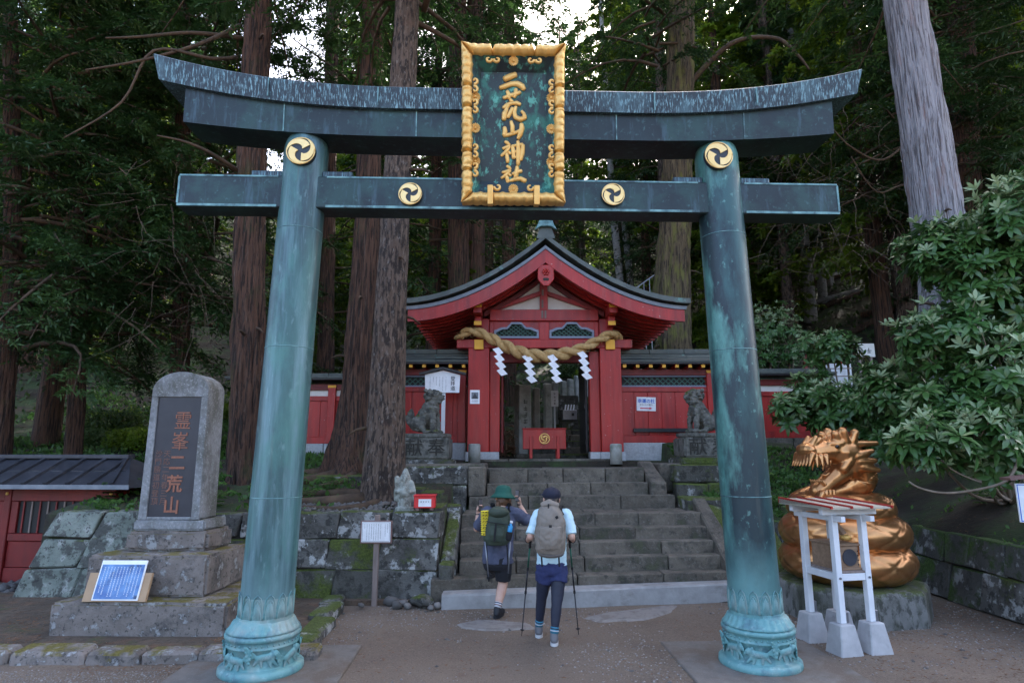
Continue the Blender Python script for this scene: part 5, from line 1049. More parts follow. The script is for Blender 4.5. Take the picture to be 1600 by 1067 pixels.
# ---------------------------------------------------------------- lion-dogs
def liondog(mirror, pos, ang, lab, grp, dark):
    root = empty('lion_dog', pos, ang, lab, 'statue', grp); k = -1 if mirror else 1
    b = MB(); q = lambda x, y, z: (x * k, y, z)
    b.cap(q(-0.16, 0, 0.20), 0.17, q(0.06, 0, 0.52), 0.165); b.ell(q(0.10, 0, 0.50), (0.15, 0.15, 0.19)); b.cap(q(0.10, 0, 0.62), 0.15, q(0.13, 0, 0.74), 0.14)
    b.ell(q(0.14, 0, 0.78), (0.15, 0.145, 0.135)); b.cap(q(0.22, 0, 0.75), 0.09, q(0.28, 0, 0.73), 0.075); b.cap(q(0.2, 0, 0.665), 0.06, q(0.26, 0, 0.65), 0.05)
    b.ell(q(0.33, 0, 0.77), (0.035, 0.05, 0.03)); b.cap(q(0.20, -0.08, 0.84), 0.04, q(0.27, -0.06, 0.83), 0.025); b.cap(q(0.20, 0.08, 0.84), 0.04, q(0.27, 0.06, 0.83), 0.025)
    for s in (-1, 1):
        b.cap(q(0.12, s * 0.11, 0.46), 0.08, q(0.17, s * 0.12, 0.22), 0.06); b.cap(q(0.17, s * 0.12, 0.22), 0.058, q(0.17, s * 0.12, 0.05), 0.055); b.ell(q(0.21, s * 0.12, 0.035), (0.09, 0.065, 0.045))
        b.ell(q(-0.14, s * 0.14, 0.20), (0.17, 0.085, 0.17)); b.cap(q(-0.06, s * 0.17, 0.10), 0.06, q(0.02, s * 0.17, 0.04), 0.05); b.ell(q(0.05, s * 0.17, 0.035), (0.09, 0.06, 0.045))
        b.ell(q(0.10, s * 0.14, 0.86), (0.05, 0.03, 0.05)); b.ell(q(0.25, s * 0.085, 0.79), 0.025)
        for i in range(4): b.ell(q(0.20, s * 0.12 , 0.14 + 0.08 * i), 0.038, 8)
    rg = random.Random(3)
    for i in range(46):      # mane curls
        a = rg.uniform(-1.9, 1.9); z = rg.uniform(0.45, 0.88); r_ = 0.15 + 0.03 * math.sin(z * 9); b.ell(q(0.09 - r_ * math.cos(a) * 0.85, r_ * math.sin(a), z), rg.uniform(0.032, 0.05), 8)
    for i in range(9):       # tail: curled tufts
        t = i / 8; b.cap(q(-0.28, 0, 0.12), 0.07, q(-0.33 - 0.10 * math.sin(t * 3), 0.16 * math.cos(i * 2.1) * 0.5, 0.16 + 0.30 * t), 0.05)
    for i in range(6): b.cap(q(-0.12 + 0.035 * i, 0, 0.40 + 0.055 * i), 0.05, q(-0.18 + 0.035 * i, 0, 0.44 + 0.055 * i), 0.03)
    blob('body', b, M['kom_stone'], root, 0.012, 1, disp=lambda c: 0.014 * fbm(c, 16, 3) - 0.008 * max(0, math.sin(c.z * 70 + 6 * fbm(c, 5, 2))) * (1 if c.z > 0.35 else 0.3))
    rough_block('foot_slab', -0.44, 0.44, -0.26, 0.26, -0.09, 0.0, M['kom_stone'], root, 0.02, 0.01)
    return root
def pedestal(px, py, y, z0, z1, w, d, lab, chars_dx, zbase, wb):
    c = at_y(px, py, y); o = empty('lion_dog_pedestal', (c.x, y, 0), 0, lab, 'pedestal', 'lion-dog pedestals')
    rough_block('base_slab', -wb, wb, -d - 0.08, d + 0.08, zbase, z0, M['mossy_stone'], o, 0.03, 0.015); bl = rough_block('block', -w, w, -d, d, z0 + 0.002, z1, M['kom_stone'], o, 0.03, 0.012)
    for i, ch in enumerate('献奉'): link('character', text_mesh('character', ch, 0.36, M['carved'], 0.006, 0.0), bl, (-0.22 + 0.44 * i + chars_dx, -d - 0.009, (z0 + z1) / 2), FACE)
    return o, c.x
o, cx = pedestal(667, 700, 12.55, 1.88, 2.30, 0.48, 0.42, 'stone pedestal carved with two characters under the left lion-dog', 0.02, 1.75, 0.56)
l1 = liondog(False, (cx + 0.0, 12.55, 2.39), R(-14), 'mossy stone lion-dog facing right on the left pedestal', 'stone lion-dogs', 0); l1.scale = (1.0, 1.0, 0.98)
o, cx = pedestal(1098, 700, 12.2, 1.92, 2.30, 0.47, 0.42, 'stone pedestal carved with two characters under the right lion-dog', 0.0, 1.78, 0.56)
l2 = liondog(True, (cx - 0.02, 12.2, 2.39), R(16), 'mossy stone lion-dog facing left on the right pedestal', 'stone lion-dogs', 1); l2.scale = (0.95, 0.95, 0.95)

# ---------------------------------------------------------------- white gabled notice board behind the left lion-dog
nb = empty('notice_board', at_y(690, 690, 13.2), 0, 'white gabled notice board on a post above the left lion-dog', 'sign'); nb.location.z = 1.8
nz_ = at_y(690, 612, 13.2).z - 1.8; q = lambda px: (px - 690) / 960 * 13.2 * 1.0
bo = MB().prism([(-0.37, nz_ - 0.02), (0.36, nz_ - 0.02), (0.375, nz_ + 0.36), (0.0, nz_ + 0.46), (-0.385, nz_ + 0.37)], -0.03, 0.0).build('board', M['white_board'], nb)
gb('post', -0.02, 0.06, 0.002, 0.06, 0, nz_ + 0.3, 'white_paint', 0, nb)
for s in (-1, 1): MB().beam((0.0, -0.015, nz_ + 0.505), (s * 0.50, -0.015, nz_ + 0.375), 0.16, 0.05, (0, 0, 1)).build('roof_board', M['black'], nb)
link('heading', text_mesh('heading', '\n'.join('登拝道'), 0.105, M['ink'], 0.001, 0.001, 1.0), bo, (0.22, -0.0315, nz_ + 0.17), FACE)
link('text_columns', marks_mesh('text_columns', 6, 13, 0.068, 0.024, M['ink'], 0.018, 8, [13, 13, 9, 8, 5, 11], 0.001), bo, (-0.10, -0.0305, nz_ + 0.17))

# ---------------------------------------------------------------- octagonal base and golden dragon
DC = Vector((4.38, 8.45, 0))
oc = MB().lathe([(0.96, -0.1), (0.94, 0.34), (0.90, 0.39), (0.5, 0.40)], 8); oo = oc.build('octagon_base', M['octagon'], None, bevel=0.012); oo.location = DC; oo.rotation_euler = (0, 0, R(22.5 + 8)); tag(oo, 'octagonal mossy stone base under the golden dragon', 'pedestal')
dr = empty('golden_dragon', (DC.x, DC.y, 0.40), 0, 'golden coiled serpent with open-mouthed dragon head on the octagonal base', 'statue')
path = []; rad = []; TT = 3.2
for i in range(761):
    t = i / 760 * TT; a = R(90) - (t + 0.12) * 2 * math.pi          # each ring steps up at the back
    fl_ = int(t); st_ = fl_ + ss(0.72, 1.0, t - fl_); Rr = 0.545 - 0.02 * min(st_, 1) - 0.10 * max(0, st_ - 1); z = 0.235 + 0.35 * min(st_, 1) + 0.30 * max(0, st_ - 1); path.append(Vector((Rr * math.cos(a), Rr * math.sin(a), z))); rad.append((0.270 - 0.005 * min(st_, 1) - 0.04 * max(0, st_ - 1)) * (0.35 + 0.65 * min(1, t / 0.15) ** 0.6))
# keep three stacked coils, then lift the neck towards the head
K = int(760 * 2.72 / TT); path = path[:K]; rad = rad[:K]
p0 = path[-1]; dirn = (path[-1] - path[-4]).normalized()
neck = [p0 + dirn * 0.12 + Vector((0, 0, 0.04)), Vector((0.29, 0.08, 1.20)), Vector((0.33, 0.0, 1.36)), Vector((0.24, -0.06, 1.50)), Vector((0.10, -0.10, 1.58))]
def cat_rom(P, n):
    out = []
    for i in range(1, len(P) - 2):
        for k in range(n):
            t = k / n; a, b_, c, d = P[i - 1], P[i], P[i + 1], P[i + 2]
            out.append(0.5 * ((2 * b_) + (c - a) * t + (2 * a - 5 * b_ + 4 * c - d) * t * t + (3 * b_ - a - 3 * c + d) * t ** 3))
    return out
nk = cat_rom([path[-12], path[-1]] + neck + [neck[-1] + Vector((-0.1, 0, 0))], 16)
for i, p in enumerate(nk[1:]): path.append(p); rad.append(max(0.155, rad[K - 1] + (0.165 - rad[K - 1]) * min(1, i / 50)))
nseg = 72; vs_ = []; pv_ = None; s = 0.0; CELL = 0.27
for i, p in enumerate(path):
    d = (path[min(i + 1, len(path) - 1)] - path[max(i - 1, 0)]).normalized(); u = Vector((0, 0, 1)); w = d.cross(u); w = w.normalized() if w.length > 0.05 else (pv_ or Vector((1, 0, 0))); pv_ = w; u = w.cross(d)
    s += (p - path[max(i - 1, 0)]).length
    for j in range(nseg):
        a = 2 * math.pi * j / nseg; arc = a * 0.22 / CELL; ss_ = s / CELL
        f1 = (ss_ * 0.8 + arc) % 1.0; f2 = (ss_ * 0.8 - arc) % 1.0      # diamond scales: grooves along two diagonals
        gr = max(math.exp(-(min(f1, 1 - f1) / 0.085) ** 2), math.exp(-(min(f2, 1 - f2) / 0.085) ** 2))
        rr_ = rad[i] * (1 - 0.045 * gr + 0.035 * f1 * f2); flatz = 0.88
        vs_.append(p + w * (math.cos(a) * rr_) + u * (math.sin(a) * rr_ * (flatz if i < K else flatz + (1 - flatz) * min(1, (i - K) / 30))))
n_ = len(path); fs_ = [(i * nseg + j, i * nseg + (j + 1) % nseg, (i + 1) * nseg + (j + 1) % nseg, (i + 1) * nseg + j) for i in range(n_ - 1) for j in range(nseg)]
fs_ += [tuple(range(nseg)), tuple((n_ - 1) * nseg + j for j in range(nseg - 1, -1, -1))]
MB().add(vs_, fs_).build('coiled_body', M['dragon'], dr, True)
# tail tip showing at the right rear
MB().tube([(0.55, 0.25, 0.12), (0.72, 0.12, 0.16), (0.80, -0.02, 0.24)], [0.10, 0.08, 0.02], 10).build('tail_tip', M['dragon'], dr, True)
h = MB()       # head looks to screen-left (-x), slightly to the viewer; origin at the neck end
h.ell((0.0, 0, 0.02), (0.24, 0.19, 0.17)); h.cap((-0.05, 0, 0.07), 0.16, (-0.28, 0, 0.04), 0.125); h.cap((-0.28, 0, 0.04), 0.12, (-0.46, 0, 0.02), 0.105); h.ell((-0.50, 0, 0.05), (0.09, 0.13, 0.085)); h.ell((0.10, 0, -0.10), (0.20, 0.17, 0.20))
for s in (-1, 1):
    h.ell((-0.53, s * 0.055, 0.075), (0.045, 0.04, 0.04)); h.cap((-0.10, s * 0.10, 0.13), 0.055, (-0.24, s * 0.085, 0.12), 0.04); h.ell((-0.17, s * 0.105, 0.085), 0.042)
    h.cap((-0.13, s * 0.09, 0.15), 0.05, (-0.17, s * 0.10, 0.235), 0.045); h.cap((-0.04, s * 0.10, 0.15), 0.06, (-0.07, s * 0.11, 0.265), 0.055); h.cap((0.05, s * 0.10, 0.14), 0.055, (0.09, s * 0.12, 0.25), 0.05)
    h.cap((-0.48, s * 0.05, 0.10), 0.035, (-0.40, s * 0.06, 0.20), 0.025); h.cap((-0.44, s * 0.05, 0.10), 0.035, (-0.34, s * 0.055, 0.18), 0.028)
    for i in range(3): h.cap((0.06 + 0.03 * i, s * 0.12, -0.02 - 0.06 * i), 0.07, (0.24 + 0.03 * i, s * 0.19, 0.04 - 0.11 * i), 0.03)
    h.cap((0.10, s * 0.10, 0.12), 0.05, (0.36, s * 0.14, 0.13), 0.032)
    h.cap((-0.02, s * 0.11, -0.06), 0.07, (-0.10, s * 0.10, -0.16), 0.06)                         # jaw hinge
h.cap((-0.02, 0, -0.18), 0.13, (-0.25, 0, -0.33), 0.10); h.cap((-0.25, 0, -0.33), 0.10, (-0.38, 0, -0.42), 0.095)   # lower jaw
blob('head', h, M['dragon'], dr, 0.012, 2).location = (0.03, -0.10, 1.585)
HL = Vector((0.03, -0.10, 1.585))
tf = MB()
for i in range(7):
    y = -0.10 + 0.033 * i; tf.cap((-0.52, y * 1.2, 0.0), 0.038, (-0.585 - 0.02 * math.cos((i - 3) / 2), y * 1.35, -0.13), 0.010)
for i in range(3): tf.cap((-0.47 + 0.07 * i, -0.11, -0.02), 0.036, (-0.49 + 0.07 * i, -0.15, -0.14 + 0.01 * i), 0.010)
o = blob('upper_lip_tufts', tf, M['dragon'], dr, 0.009, 2); o.location = HL
tf = MB()
for i in range(7):
    y = -0.105 + 0.035 * i; tf.cap((-0.42, y, -0.44), 0.036, (-0.49, y * 1.1, -0.55), 0.010); tf.cap((-0.36, y * 0.9, -0.34), 0.022, (-0.39, y * 0.9, -0.29), 0.008)
for i in range(3): tf.cap((-0.35 + 0.05 * i, -0.09, -0.42), 0.03, (-0.37 + 0.05 * i, -0.12, -0.51), 0.008)
tf.box(-0.42, -0.30, -0.09, 0.09, -0.44, -0.40)
o = blob('chin_tufts', tf, M['dragon'], dr, 0.009, 2); o.location = HL
for s in (-1, 1):
    for q in (((-0.34, s * 0.075, -0.06), 0.026, (-0.36, s * 0.08, -0.18), 0.006), ((-0.25, s * 0.08, -0.08), 0.018, (-0.25, s * 0.08, -0.13), 0.006)): MB().cap(*q).build('fang', M['dragon'], dr, True).location = HL
    MB().ell((-0.185, s * 0.138, 0.09), (0.026, 0.014, 0.022), 10).build('eye', M['eye'], dr, True).location = HL
for o_ in [x for x in bpy.data.objects if x.parent == dr and x.name.split('.')[0] in ('head', 'upper_lip_tufts', 'chin_tufts', 'fang', 'eye')]: o_.scale = (1.12, 1.2, 1.12); o_.rotation_euler = (0, 0, R(14))
tg = MB().tube([(-0.08, -0.02, -0.14), (-0.22, -0.02, -0.22), (-0.32, -0.02, -0.27), (-0.38, -0.02, -0.26)], [0.04, 0.045, 0.035, 0.012], 8, 0.5, (0.3, 0, 1)); o = tg.build('tongue', M['dragon'], dr, True); o.location = HL; o.rotation_euler = (0, 0, R(14))

# ---------------------------------------------------------------- white offertory stand on concrete feet
ws = empty('offertory_stand', (3.50, 6.92, 0), R(12), 'white wooden stand with small striped roof before the golden dragon', 'stand')
legs = [(-0.16, -0.18), (0.19, -0.18), (-0.16, 0.30), (0.19, 0.30)]
LZ = 1.36
for x, y in legs:
    ft = MB().hexa([(x - 0.14, y - 0.13, -0.05), (x + 0.14, y - 0.13, -0.05), (x + 0.14, y + 0.13, -0.05), (x - 0.14, y + 0.13, -0.05), (x - 0.085, y - 0.085, 0.29), (x + 0.085, y - 0.085, 0.29), (x + 0.085, y + 0.085, 0.29), (x - 0.085, y + 0.085, 0.29)]).build('concrete_foot', M['concrete'], ws, bevel=0.01)
    lg = gb('leg', x - 0.033, x + 0.033, y - 0.033, y + 0.033, 0.292, LZ, 'white_paint', 0.004, ws); gb('anchor_plate', x + 0.034, x + 0.075, y - 0.02, y + 0.03, 0.292, 0.40, 'steel', 0.004, ft)
    for z in (0.73, LZ - 0.05): MB().lathe([(0.012, 0), (0.012, 0.012)], 8).build('bolt', M['steel'], lg).matrix_basis = Matrix.Translation((x, y - 0.033, z)) @ Matrix.Rotation(R(90), 4, 'X')
for y in (-0.18, 0.30):
    gb('shelf_rail', -0.126, 0.156, y - 0.025, y + 0.025, 0.70, 0.77, 'white_paint', 0.004, ws); gb('top_rail', -0.30, 0.36, y - 0.03, y + 0.03, LZ + 0.002, LZ + 0.07, 'white_paint', 0.004, ws)
for x in (-0.16, 0.19):
    gb('side_rail', x - 0.025, x + 0.025, -0.146, 0.266, 0.70, 0.77, 'white_paint', 0.004, ws)
    gb('side_rail', x - 0.025, x + 0.025, -0.34, 0.42, LZ - 0.06, LZ - 0.002, 'white_paint', 0.004, ws)
gb('shelf', -0.13, 0.16, -0.20, 0.33, 0.772, 0.795, 'old_wood', 0.003, ws)
rf = MB().hexa([(-0.34, -0.38, LZ + 0.072), (0.40, -0.38, LZ + 0.072), (0.40, 0.45, LZ + 0.072), (-0.34, 0.45, LZ + 0.072), (-0.34, -0.38, LZ + 0.09), (0.40, -0.38, LZ + 0.09), (0.40, 0.45, LZ + 0.13), (-0.34, 0.45, LZ + 0.13)]).build('roof', mat('roof_cream', (0.42, 0.38, 0.30), 0.6), ws)
for x in (-0.34, -0.10, 0.14, 0.385): MB().hexa([(x, -0.40, LZ + 0.08), (x + 0.02, -0.40, LZ + 0.08), (x + 0.02, 0.46, LZ + 0.08), (x, 0.46, LZ + 0.08), (x, -0.40, LZ + 0.106), (x + 0.02, -0.40, LZ + 0.106), (x + 0.02, 0.46, LZ + 0.147), (x, 0.46, LZ + 0.147)]).build('roof_batten', M['red'], rf)
MB().tube([(0.02, 0.02, LZ + 0.07), (0.02, 0.02, LZ - 0.10), (0.09, -0.02, LZ - 0.22)], 0.035, 6).build('bell_rope_sleeve', M['box_wood'], ws); MB().lathe([(0.02, 0), (0.055, 0.012), (0.055, 0.05), (0.03, 0.06)], 14, (0.10, -0.03, LZ - 0.285)).build('bell', M['gold'], ws, True)
cb = empty('coin_box', (0, 0, 0), 0, 'wooden coin box with round dark crest inside the white stand', 'offering box'); cb.location = Matrix.Translation(ws.location) @ Matrix.Rotation(R(12), 4, 'Z') @ Vector((0.015, 0.02, 0.797)); cb.rotation_euler = (0, 0, R(12))
gb('box_body', -0.125, 0.125, -0.17, 0.24, 0.0, 0.24, 'box_wood', 0.006, cb); gb('box_rim', -0.14, 0.14, -0.19, 0.26, 0.242, 0.262, 'box_wood', 0.004, cb); gb('box_base', -0.14, 0.14, -0.19, 0.26, -0.001, 0.02, 'box_wood', 0.003, cb)
MB().lathe([(0.085, 0), (0.085, 0.01)], 24).build('round_crest', M['dark_tile'], cb).matrix_basis = Matrix.Translation((0.01, -0.172, 0.125)) @ Matrix.Rotation(R(90), 4, 'X')
sd = MB(); [sd.ell((x, -0.172, z), 0.008, 6) for x in (-0.105, 0.115) for z in (0.05, 0.095, 0.14, 0.185)]; sd.build('studs', M['ink'], cb, True)

# ---------------------------------------------------------------- red shed with dark roof at the far left
sh_a = Vector((-6.75, 10.35, 0)); 
sd_ = empty('red_shed', (-8.6, 10.3, 0), R(-3.5), 'low red latticed shed with dark ribbed roof left of the stone wall', 'shed')
for k in range(3):
    x1 = 2.15 - k * 1.75; x0 = x1 - 1.63
    gb('post', x1 + 0.0, x1 + 0.115, -0.06, 0.08, 0.0, 1.45, 'red_dark', 0.01, sd_)
    gb('low_panel', x0, x1 - 0.004, -0.01, 0.03, 0.22, 0.62, 'red_dark', 0.008, sd_); gb('plinth_board', x0, x1 - 0.004, -0.03, 0.05, -0.02, 0.215, 'red_dark', 0.008, sd_); gb('mid_rail', x0, x1 - 0.004, -0.04, 0.05, 0.625, 0.74, 'red_dark', 0.008, sd_)
    w = gb('window', x0 + 0.12, x1 - 0.12, 0.0, 0.03, 0.745, 1.24, 'unlit_black', 0, sd_); gb('frame_rail', x0, x1 - 0.004, -0.045, 0.05, 1.245, 1.45, 'red_dark', 0.006, sd_)
    for s0, s1 in ((x0, x0 + 0.115), (x1 - 0.118, x1 - 0.006)): gb('stile', s0, s1, -0.035, 0.04, 0.745, 1.24, 'red_dark', 0.006, w)
    n = 10
    for j in range(n): xx = x0 + 0.2 + (x1 - x0 - 0.4) * j / (n - 1); gb('bar', xx - 0.012, xx + 0.012, -0.02, -0.002, 0.747, 1.238, 'old_wood' if j % 2 else 'red_dark', 0, w)
    MB().ell((x1 + 0.05, -0.07, 1.36), (0.03, 0.02, 0.03), 8).build('gold_stud', M['gold'], sd_, True)
gb('side_wall', 2.155, 2.255, 0.085, 1.3, 0, 1.44, 'red_dark', 0.01, sd_)
rz0, rz1 = 1.47, 1.92
rfo = MB().hexa([(-4.2, -0.42, rz0), (2.72, -0.42, rz0), (2.72, 1.7, rz0), (-4.2, 1.7, rz0), (-4.2, -0.42, rz0 + 0.05), (2.72, -0.42, rz0 + 0.05), (2.1, 0.45, rz1), (-4.2, 0.45, rz1)]).build('roof', M['dark_tile'], sd_)
x = 2.45
while x > -4:
    t = 1.0; top = (min(x, 2.05), 0.44, rz1 + 0.01) if x < 2.1 else (2.05 , 0.40, rz1); MB().beam((x, -0.44, rz0 + 0.06), (x - 0.02 if x < 2.1 else 2.05, 0.44, rz1 + 0.012), 0.055, 0.05, (0, -0.4, 1)).build('roof_rib', M['dark_tile'], rfo); x -= 0.36
gb('ridge', -4.2, 2.12, 0.36, 0.54, rz1 - 0.01, rz1 + 0.06, 'dark_tile', 0.01, rfo); MB().beam((-4.2, 0.02, 1.70), (2.35, 0.02, 1.70), 0.05, 0.05).build('snow_rail', M['dark_tile'], rfo)
gb('eave_strip', -4.2, 2.74, -0.45, -0.425, rz0 - 0.02, rz0 + 0.05, 'copper_edge', 0.004, rfo)

# ---------------------------------------------------------------- bits at the right
rs = empty('framed_sign', at_y(1606, 800, 7.4), R(-8), 'white sign with a blue border at the right picture edge', 'sign'); rs.location.z = height(6.4, 7.4)
rz_ = at_y(1600, 755, 7.4).z - rs.location.z
gb('post', 0.05, 0.10, 0.0, 0.05, -0.2, rz_, 'old_wood', 0.004, rs); bd = gb('board', -0.105, 0.26, -0.025, -0.002, rz_ - 0.44, rz_, 'white_board', 0.004, rs)
for q in ((-0.095, 0.25, rz_ - 0.02, rz_ - 0.01), (-0.095, 0.25, rz_ - 0.43, rz_ - 0.42), (-0.095, -0.085, rz_ - 0.42, rz_ - 0.02), (0.24, 0.25, rz_ - 0.42, rz_ - 0.02)): gb('blue_border', q[0], q[1], -0.0275, -0.0252, q[2], q[3], 'blue_ink', 0, bd)
MB().beam((-0.2, -0.01, rz_ + 0.05), (0.3, -0.01, rz_ + 0.12), 0.2, 0.03).build('sign_roof', M['brown_frame'], rs)
fb = empty('notice_stand', at_y(1290, 690, 15.8), 0, 'red post frame with white notice half hidden in the shrubs', 'frame'); fb.location.z = 2.3
z1 = at_y(1290, 552, 15.8).z - 2.3
for x in (-0.35, 0.1, 0.55): gb('post', x - 0.04, x + 0.04, -0.04, 0.04, -0.3, z1 + (0.15 if x == 0.1 else 0), 'red', 0.006, fb)
gb('rail', -0.5, 1.1, -0.03, 0.03, z1 - 0.10, z1 - 0.04, 'red', 0.004, fb); gb('notice', 0.13, 0.80, -0.07, -0.05, z1 - 0.95, z1 - 0.28, 'white_board', 0.004, fb)
sn = empty('wood_name_board', at_y(1357, 610, 17.0), 0, 'pale wooden name board on two legs above the shrub', 'sign'); sn.location.z = height(sn.location.x, 17) ; z1 = at_y(1357, 548, 17.0).z - sn.location.z
gb('board', -0.30, 0.28, -0.03, 0.0, z1 - 0.18, z1 + 0.2, 'plaster', 0.01, sn); [gb('leg', x - 0.03, x + 0.03, 0.002, 0.05, -0.2, z1, 'old_wood', 0, sn) for x in (-0.15, 0.18)]; link('lettering', marks_mesh('lettering', 2, 1, 0.22, 0.2, M['ink'], 0.17, 4), sn, (0, -0.031, z1))
fn = empty('bamboo_fence', at_y(1230, 620, 15.6), 0, 'thin brown rail fence behind the lower right wall', 'fence'); fn.location.z = 2.3; z1 = at_y(1230, 560, 15.6).z - 2.3
for k in range(6): gb('stake', -0.9 + k * 0.5, -0.86 + k * 0.5, -0.02, 0.02, -0.2, z1 + 0.1 * (k % 2), 'branch', 0, fn)
for k in range(3): MB().beam((-1.0, -0.03, z1 - 0.1 - 0.2 * k), (1.7, -0.03, z1 - 0.06 - 0.2 * k), 0.025, 0.025).build('rail', M['twig'], fn)
hr = empty('handrail', at_y(1018, 445, 26), 0, 'white sloping handrail on the hill beyond the gate roof', 'handrail'); hr.location.z = height(hr.location.x, 26); zr = at_y(1018, 436, 26).z - hr.location.z
for k in range(6): gb('baluster', -0.6 + 0.25 * k, -0.57 + 0.25 * k, -0.015, 0.015, -0.2 , zr - 0.35 + 0.18 * k, 'steel', 0, hr)
MB().beam((-0.65, 0, zr - 0.38), (0.75, 0, zr + 0.62), 0.04, 0.04).build('top_rail', M['steel'], hr)

# ---------------------------------------------------------------- hikers
M['skin'] = mat('skin', ((0.52, 0.30, 0.22), (0.62, 0.38, 0.29), 5), 0.55)
M['hair'] = mat('dark_hair', (0.022, 0.014, 0.010), 0.5); M['hair2'] = mat('brown_hair', (0.12, 0.06, 0.03), 0.5)
def cloth(name, c, r_=0.85): return mat(name, tuple(c), r_, 0, [(tuple(q * 0.75 for q in c), 9, 0.5, 0.7, (1, 1, 1), 0.5)], (60, 0.15, 0.003))
M['tee_grey'] = cloth('slate_tee', (0.075, 0.085, 0.135)); M['tee_blue'] = cloth('pale_blue_tee', (0.52, 0.72, 0.80)); M['shorts_black'] = cloth('black_shorts', (0.010, 0.011, 0.016)); M['shorts_navy'] = cloth('navy_shorts', (0.022, 0.030, 0.10))
M['leggings'] = cloth('navy_leggings', (0.016, 0.020, 0.040), 0.6); M['cap_navy'] = cloth('navy_cap', (0.012, 0.014, 0.032)); M['hat_green'] = cloth('green_hat', (0.010, 0.085, 0.062)); M['pack_taupe'] = cloth('taupe_pack', (0.205, 0.175, 0.145), 0.6); M['pack_dark'] = cloth('dark_taupe', (0.10, 0.085, 0.075), 0.6)
M['pack_green'] = cloth('olive_pack', (0.040, 0.058, 0.040), 0.7); M['strap'] = cloth('black_strap', (0.012, 0.012, 0.014)); M['yellow_mat'] = cloth('yellow_foam', (0.75, 0.58, 0.04)); M['bottle'] = mat('blue_bottle', (0.05, 0.35, 0.70), 0.25); M['shoe_black'] = cloth('black_shoe', (0.012, 0.013, 0.018), 0.6); M['shoe_grey'] = cloth('grey_shoe', (0.13, 0.13, 0.14), 0.6); M['sole'] = cloth('pale_sole', (0.55, 0.55, 0.55)); M['sock_blue'] = cloth('blue_sock', (0.04, 0.20, 0.30)); M['sock_white'] = cloth('white_sock', (0.55, 0.55, 0.58)); M['pole_green'] = mat('green_pole', (0.015, 0.10, 0.065), 0.35, 0.4); M['pole_dark'] = mat('dark_pole', (0.02, 0.02, 0.026), 0.35, 0.5)
def hand(b, W, d, n, side, curl=60, sc=1.0, thumb=40):
    """palm, four fingers of unequal length with knuckle bends, thumb from the side near the base. side: which lateral side the thumb is on"""
    W = Vector(W); d = Vector(d).normalized(); n = Vector(n); n = (n - d * n.dot(d)).normalized(); s = d.cross(n) * side
    for k in range(4): b.cap(W + s * (0.024 - 0.016 * k) * sc, 0.017 * sc, W + d * 0.08 * sc + s * (0.029 - 0.0195 * k) * sc, 0.013 * sc, 8)
    for k, L in enumerate((0.070, 0.080, 0.074, 0.058)):
        p = W + d * 0.082 * sc + s * (0.029 - 0.0195 * k) * sc; a = 0.0
        for q, (fr_, r0, r1) in enumerate(((0.45, 0.0105, 0.0098), (0.31, 0.0098, 0.009), (0.24, 0.009, 0.0078))):
            a += R(curl) * (0.8 if q == 0 else 1.0); v = d * math.cos(a) + n * math.sin(a); e = p + v * L * fr_ * sc; b.cap(p, r0 * sc, e, r1 * sc, 8); p = e
    p = W + d * 0.022 * sc + s * 0.028 * sc; v1 = (d * 0.6 + s * 0.65 + n * 0.35).normalized(); e = p + v1 * 0.042 * sc; b.cap(p, 0.015 * sc, e, 0.011 * sc, 8); v2 = (d * 0.75 + s * 0.1 + n * 0.65).normalized(); b.cap(e, 0.011 * sc, e + v2 * 0.032 * sc, 0.0085 * sc, 8)
def limb(b, pts, rad): 
    for i in range(len(pts) - 1): b.cap(pts[i], rad[i], pts[i + 1], rad[i + 1], 14)
def head(b, c, r_, face, up=Vector((0, 0, 1))):
    """skull, jaw, nose, ears, brow; face: direction the person looks"""
    f = Vector(face).normalized(); s = f.cross(up).normalized(); m = Matrix((s, f, up)).transposed()
    b.ell(c + up * 0.015, (r_ * 0.86, r_ * 1.0, r_ * 1.08), 16, m); b.ell(c + f * 0.025 - up * 0.055, (r_ * 0.66, r_ * 0.74, r_ * 0.72), 14, m)
    b.cap(c + f * (r_ * 0.95) + up * 0.005, 0.012, c + f * (r_ * 1.10) - up * 0.028, 0.014, 8); b.cap(c + f * r_ * 0.80 - up * 0.062 - s * 0.02, 0.012, c + f * r_ * 0.80 - up * 0.062 + s * 0.02, 0.012, 8); b.ell(c + f * r_ * 0.72 - up * 0.098, 0.028, 10)
    for q in (-1, 1):
        b.ell(c + s * q * r_ * 0.90 - up * 0.01, (0.014, 0.026, 0.036), 10, m); b.ell(c + f * r_ * 0.88 + s * q * 0.033 + up * 0.012, 0.014, 8)
def soft(name, mb, m_, parent, vox, it=4, wr=0.0, fr_=9):
    me = remeshed(mb, vox, it, disp=(lambda c: wr * fbm(c, fr_, 3)) if wr else None); me.materials.append(m_); me.polygons.foreach_set('use_smooth', np.ones(len(me.polygons), bool)); me.name = name
    return put(me, parent, name)
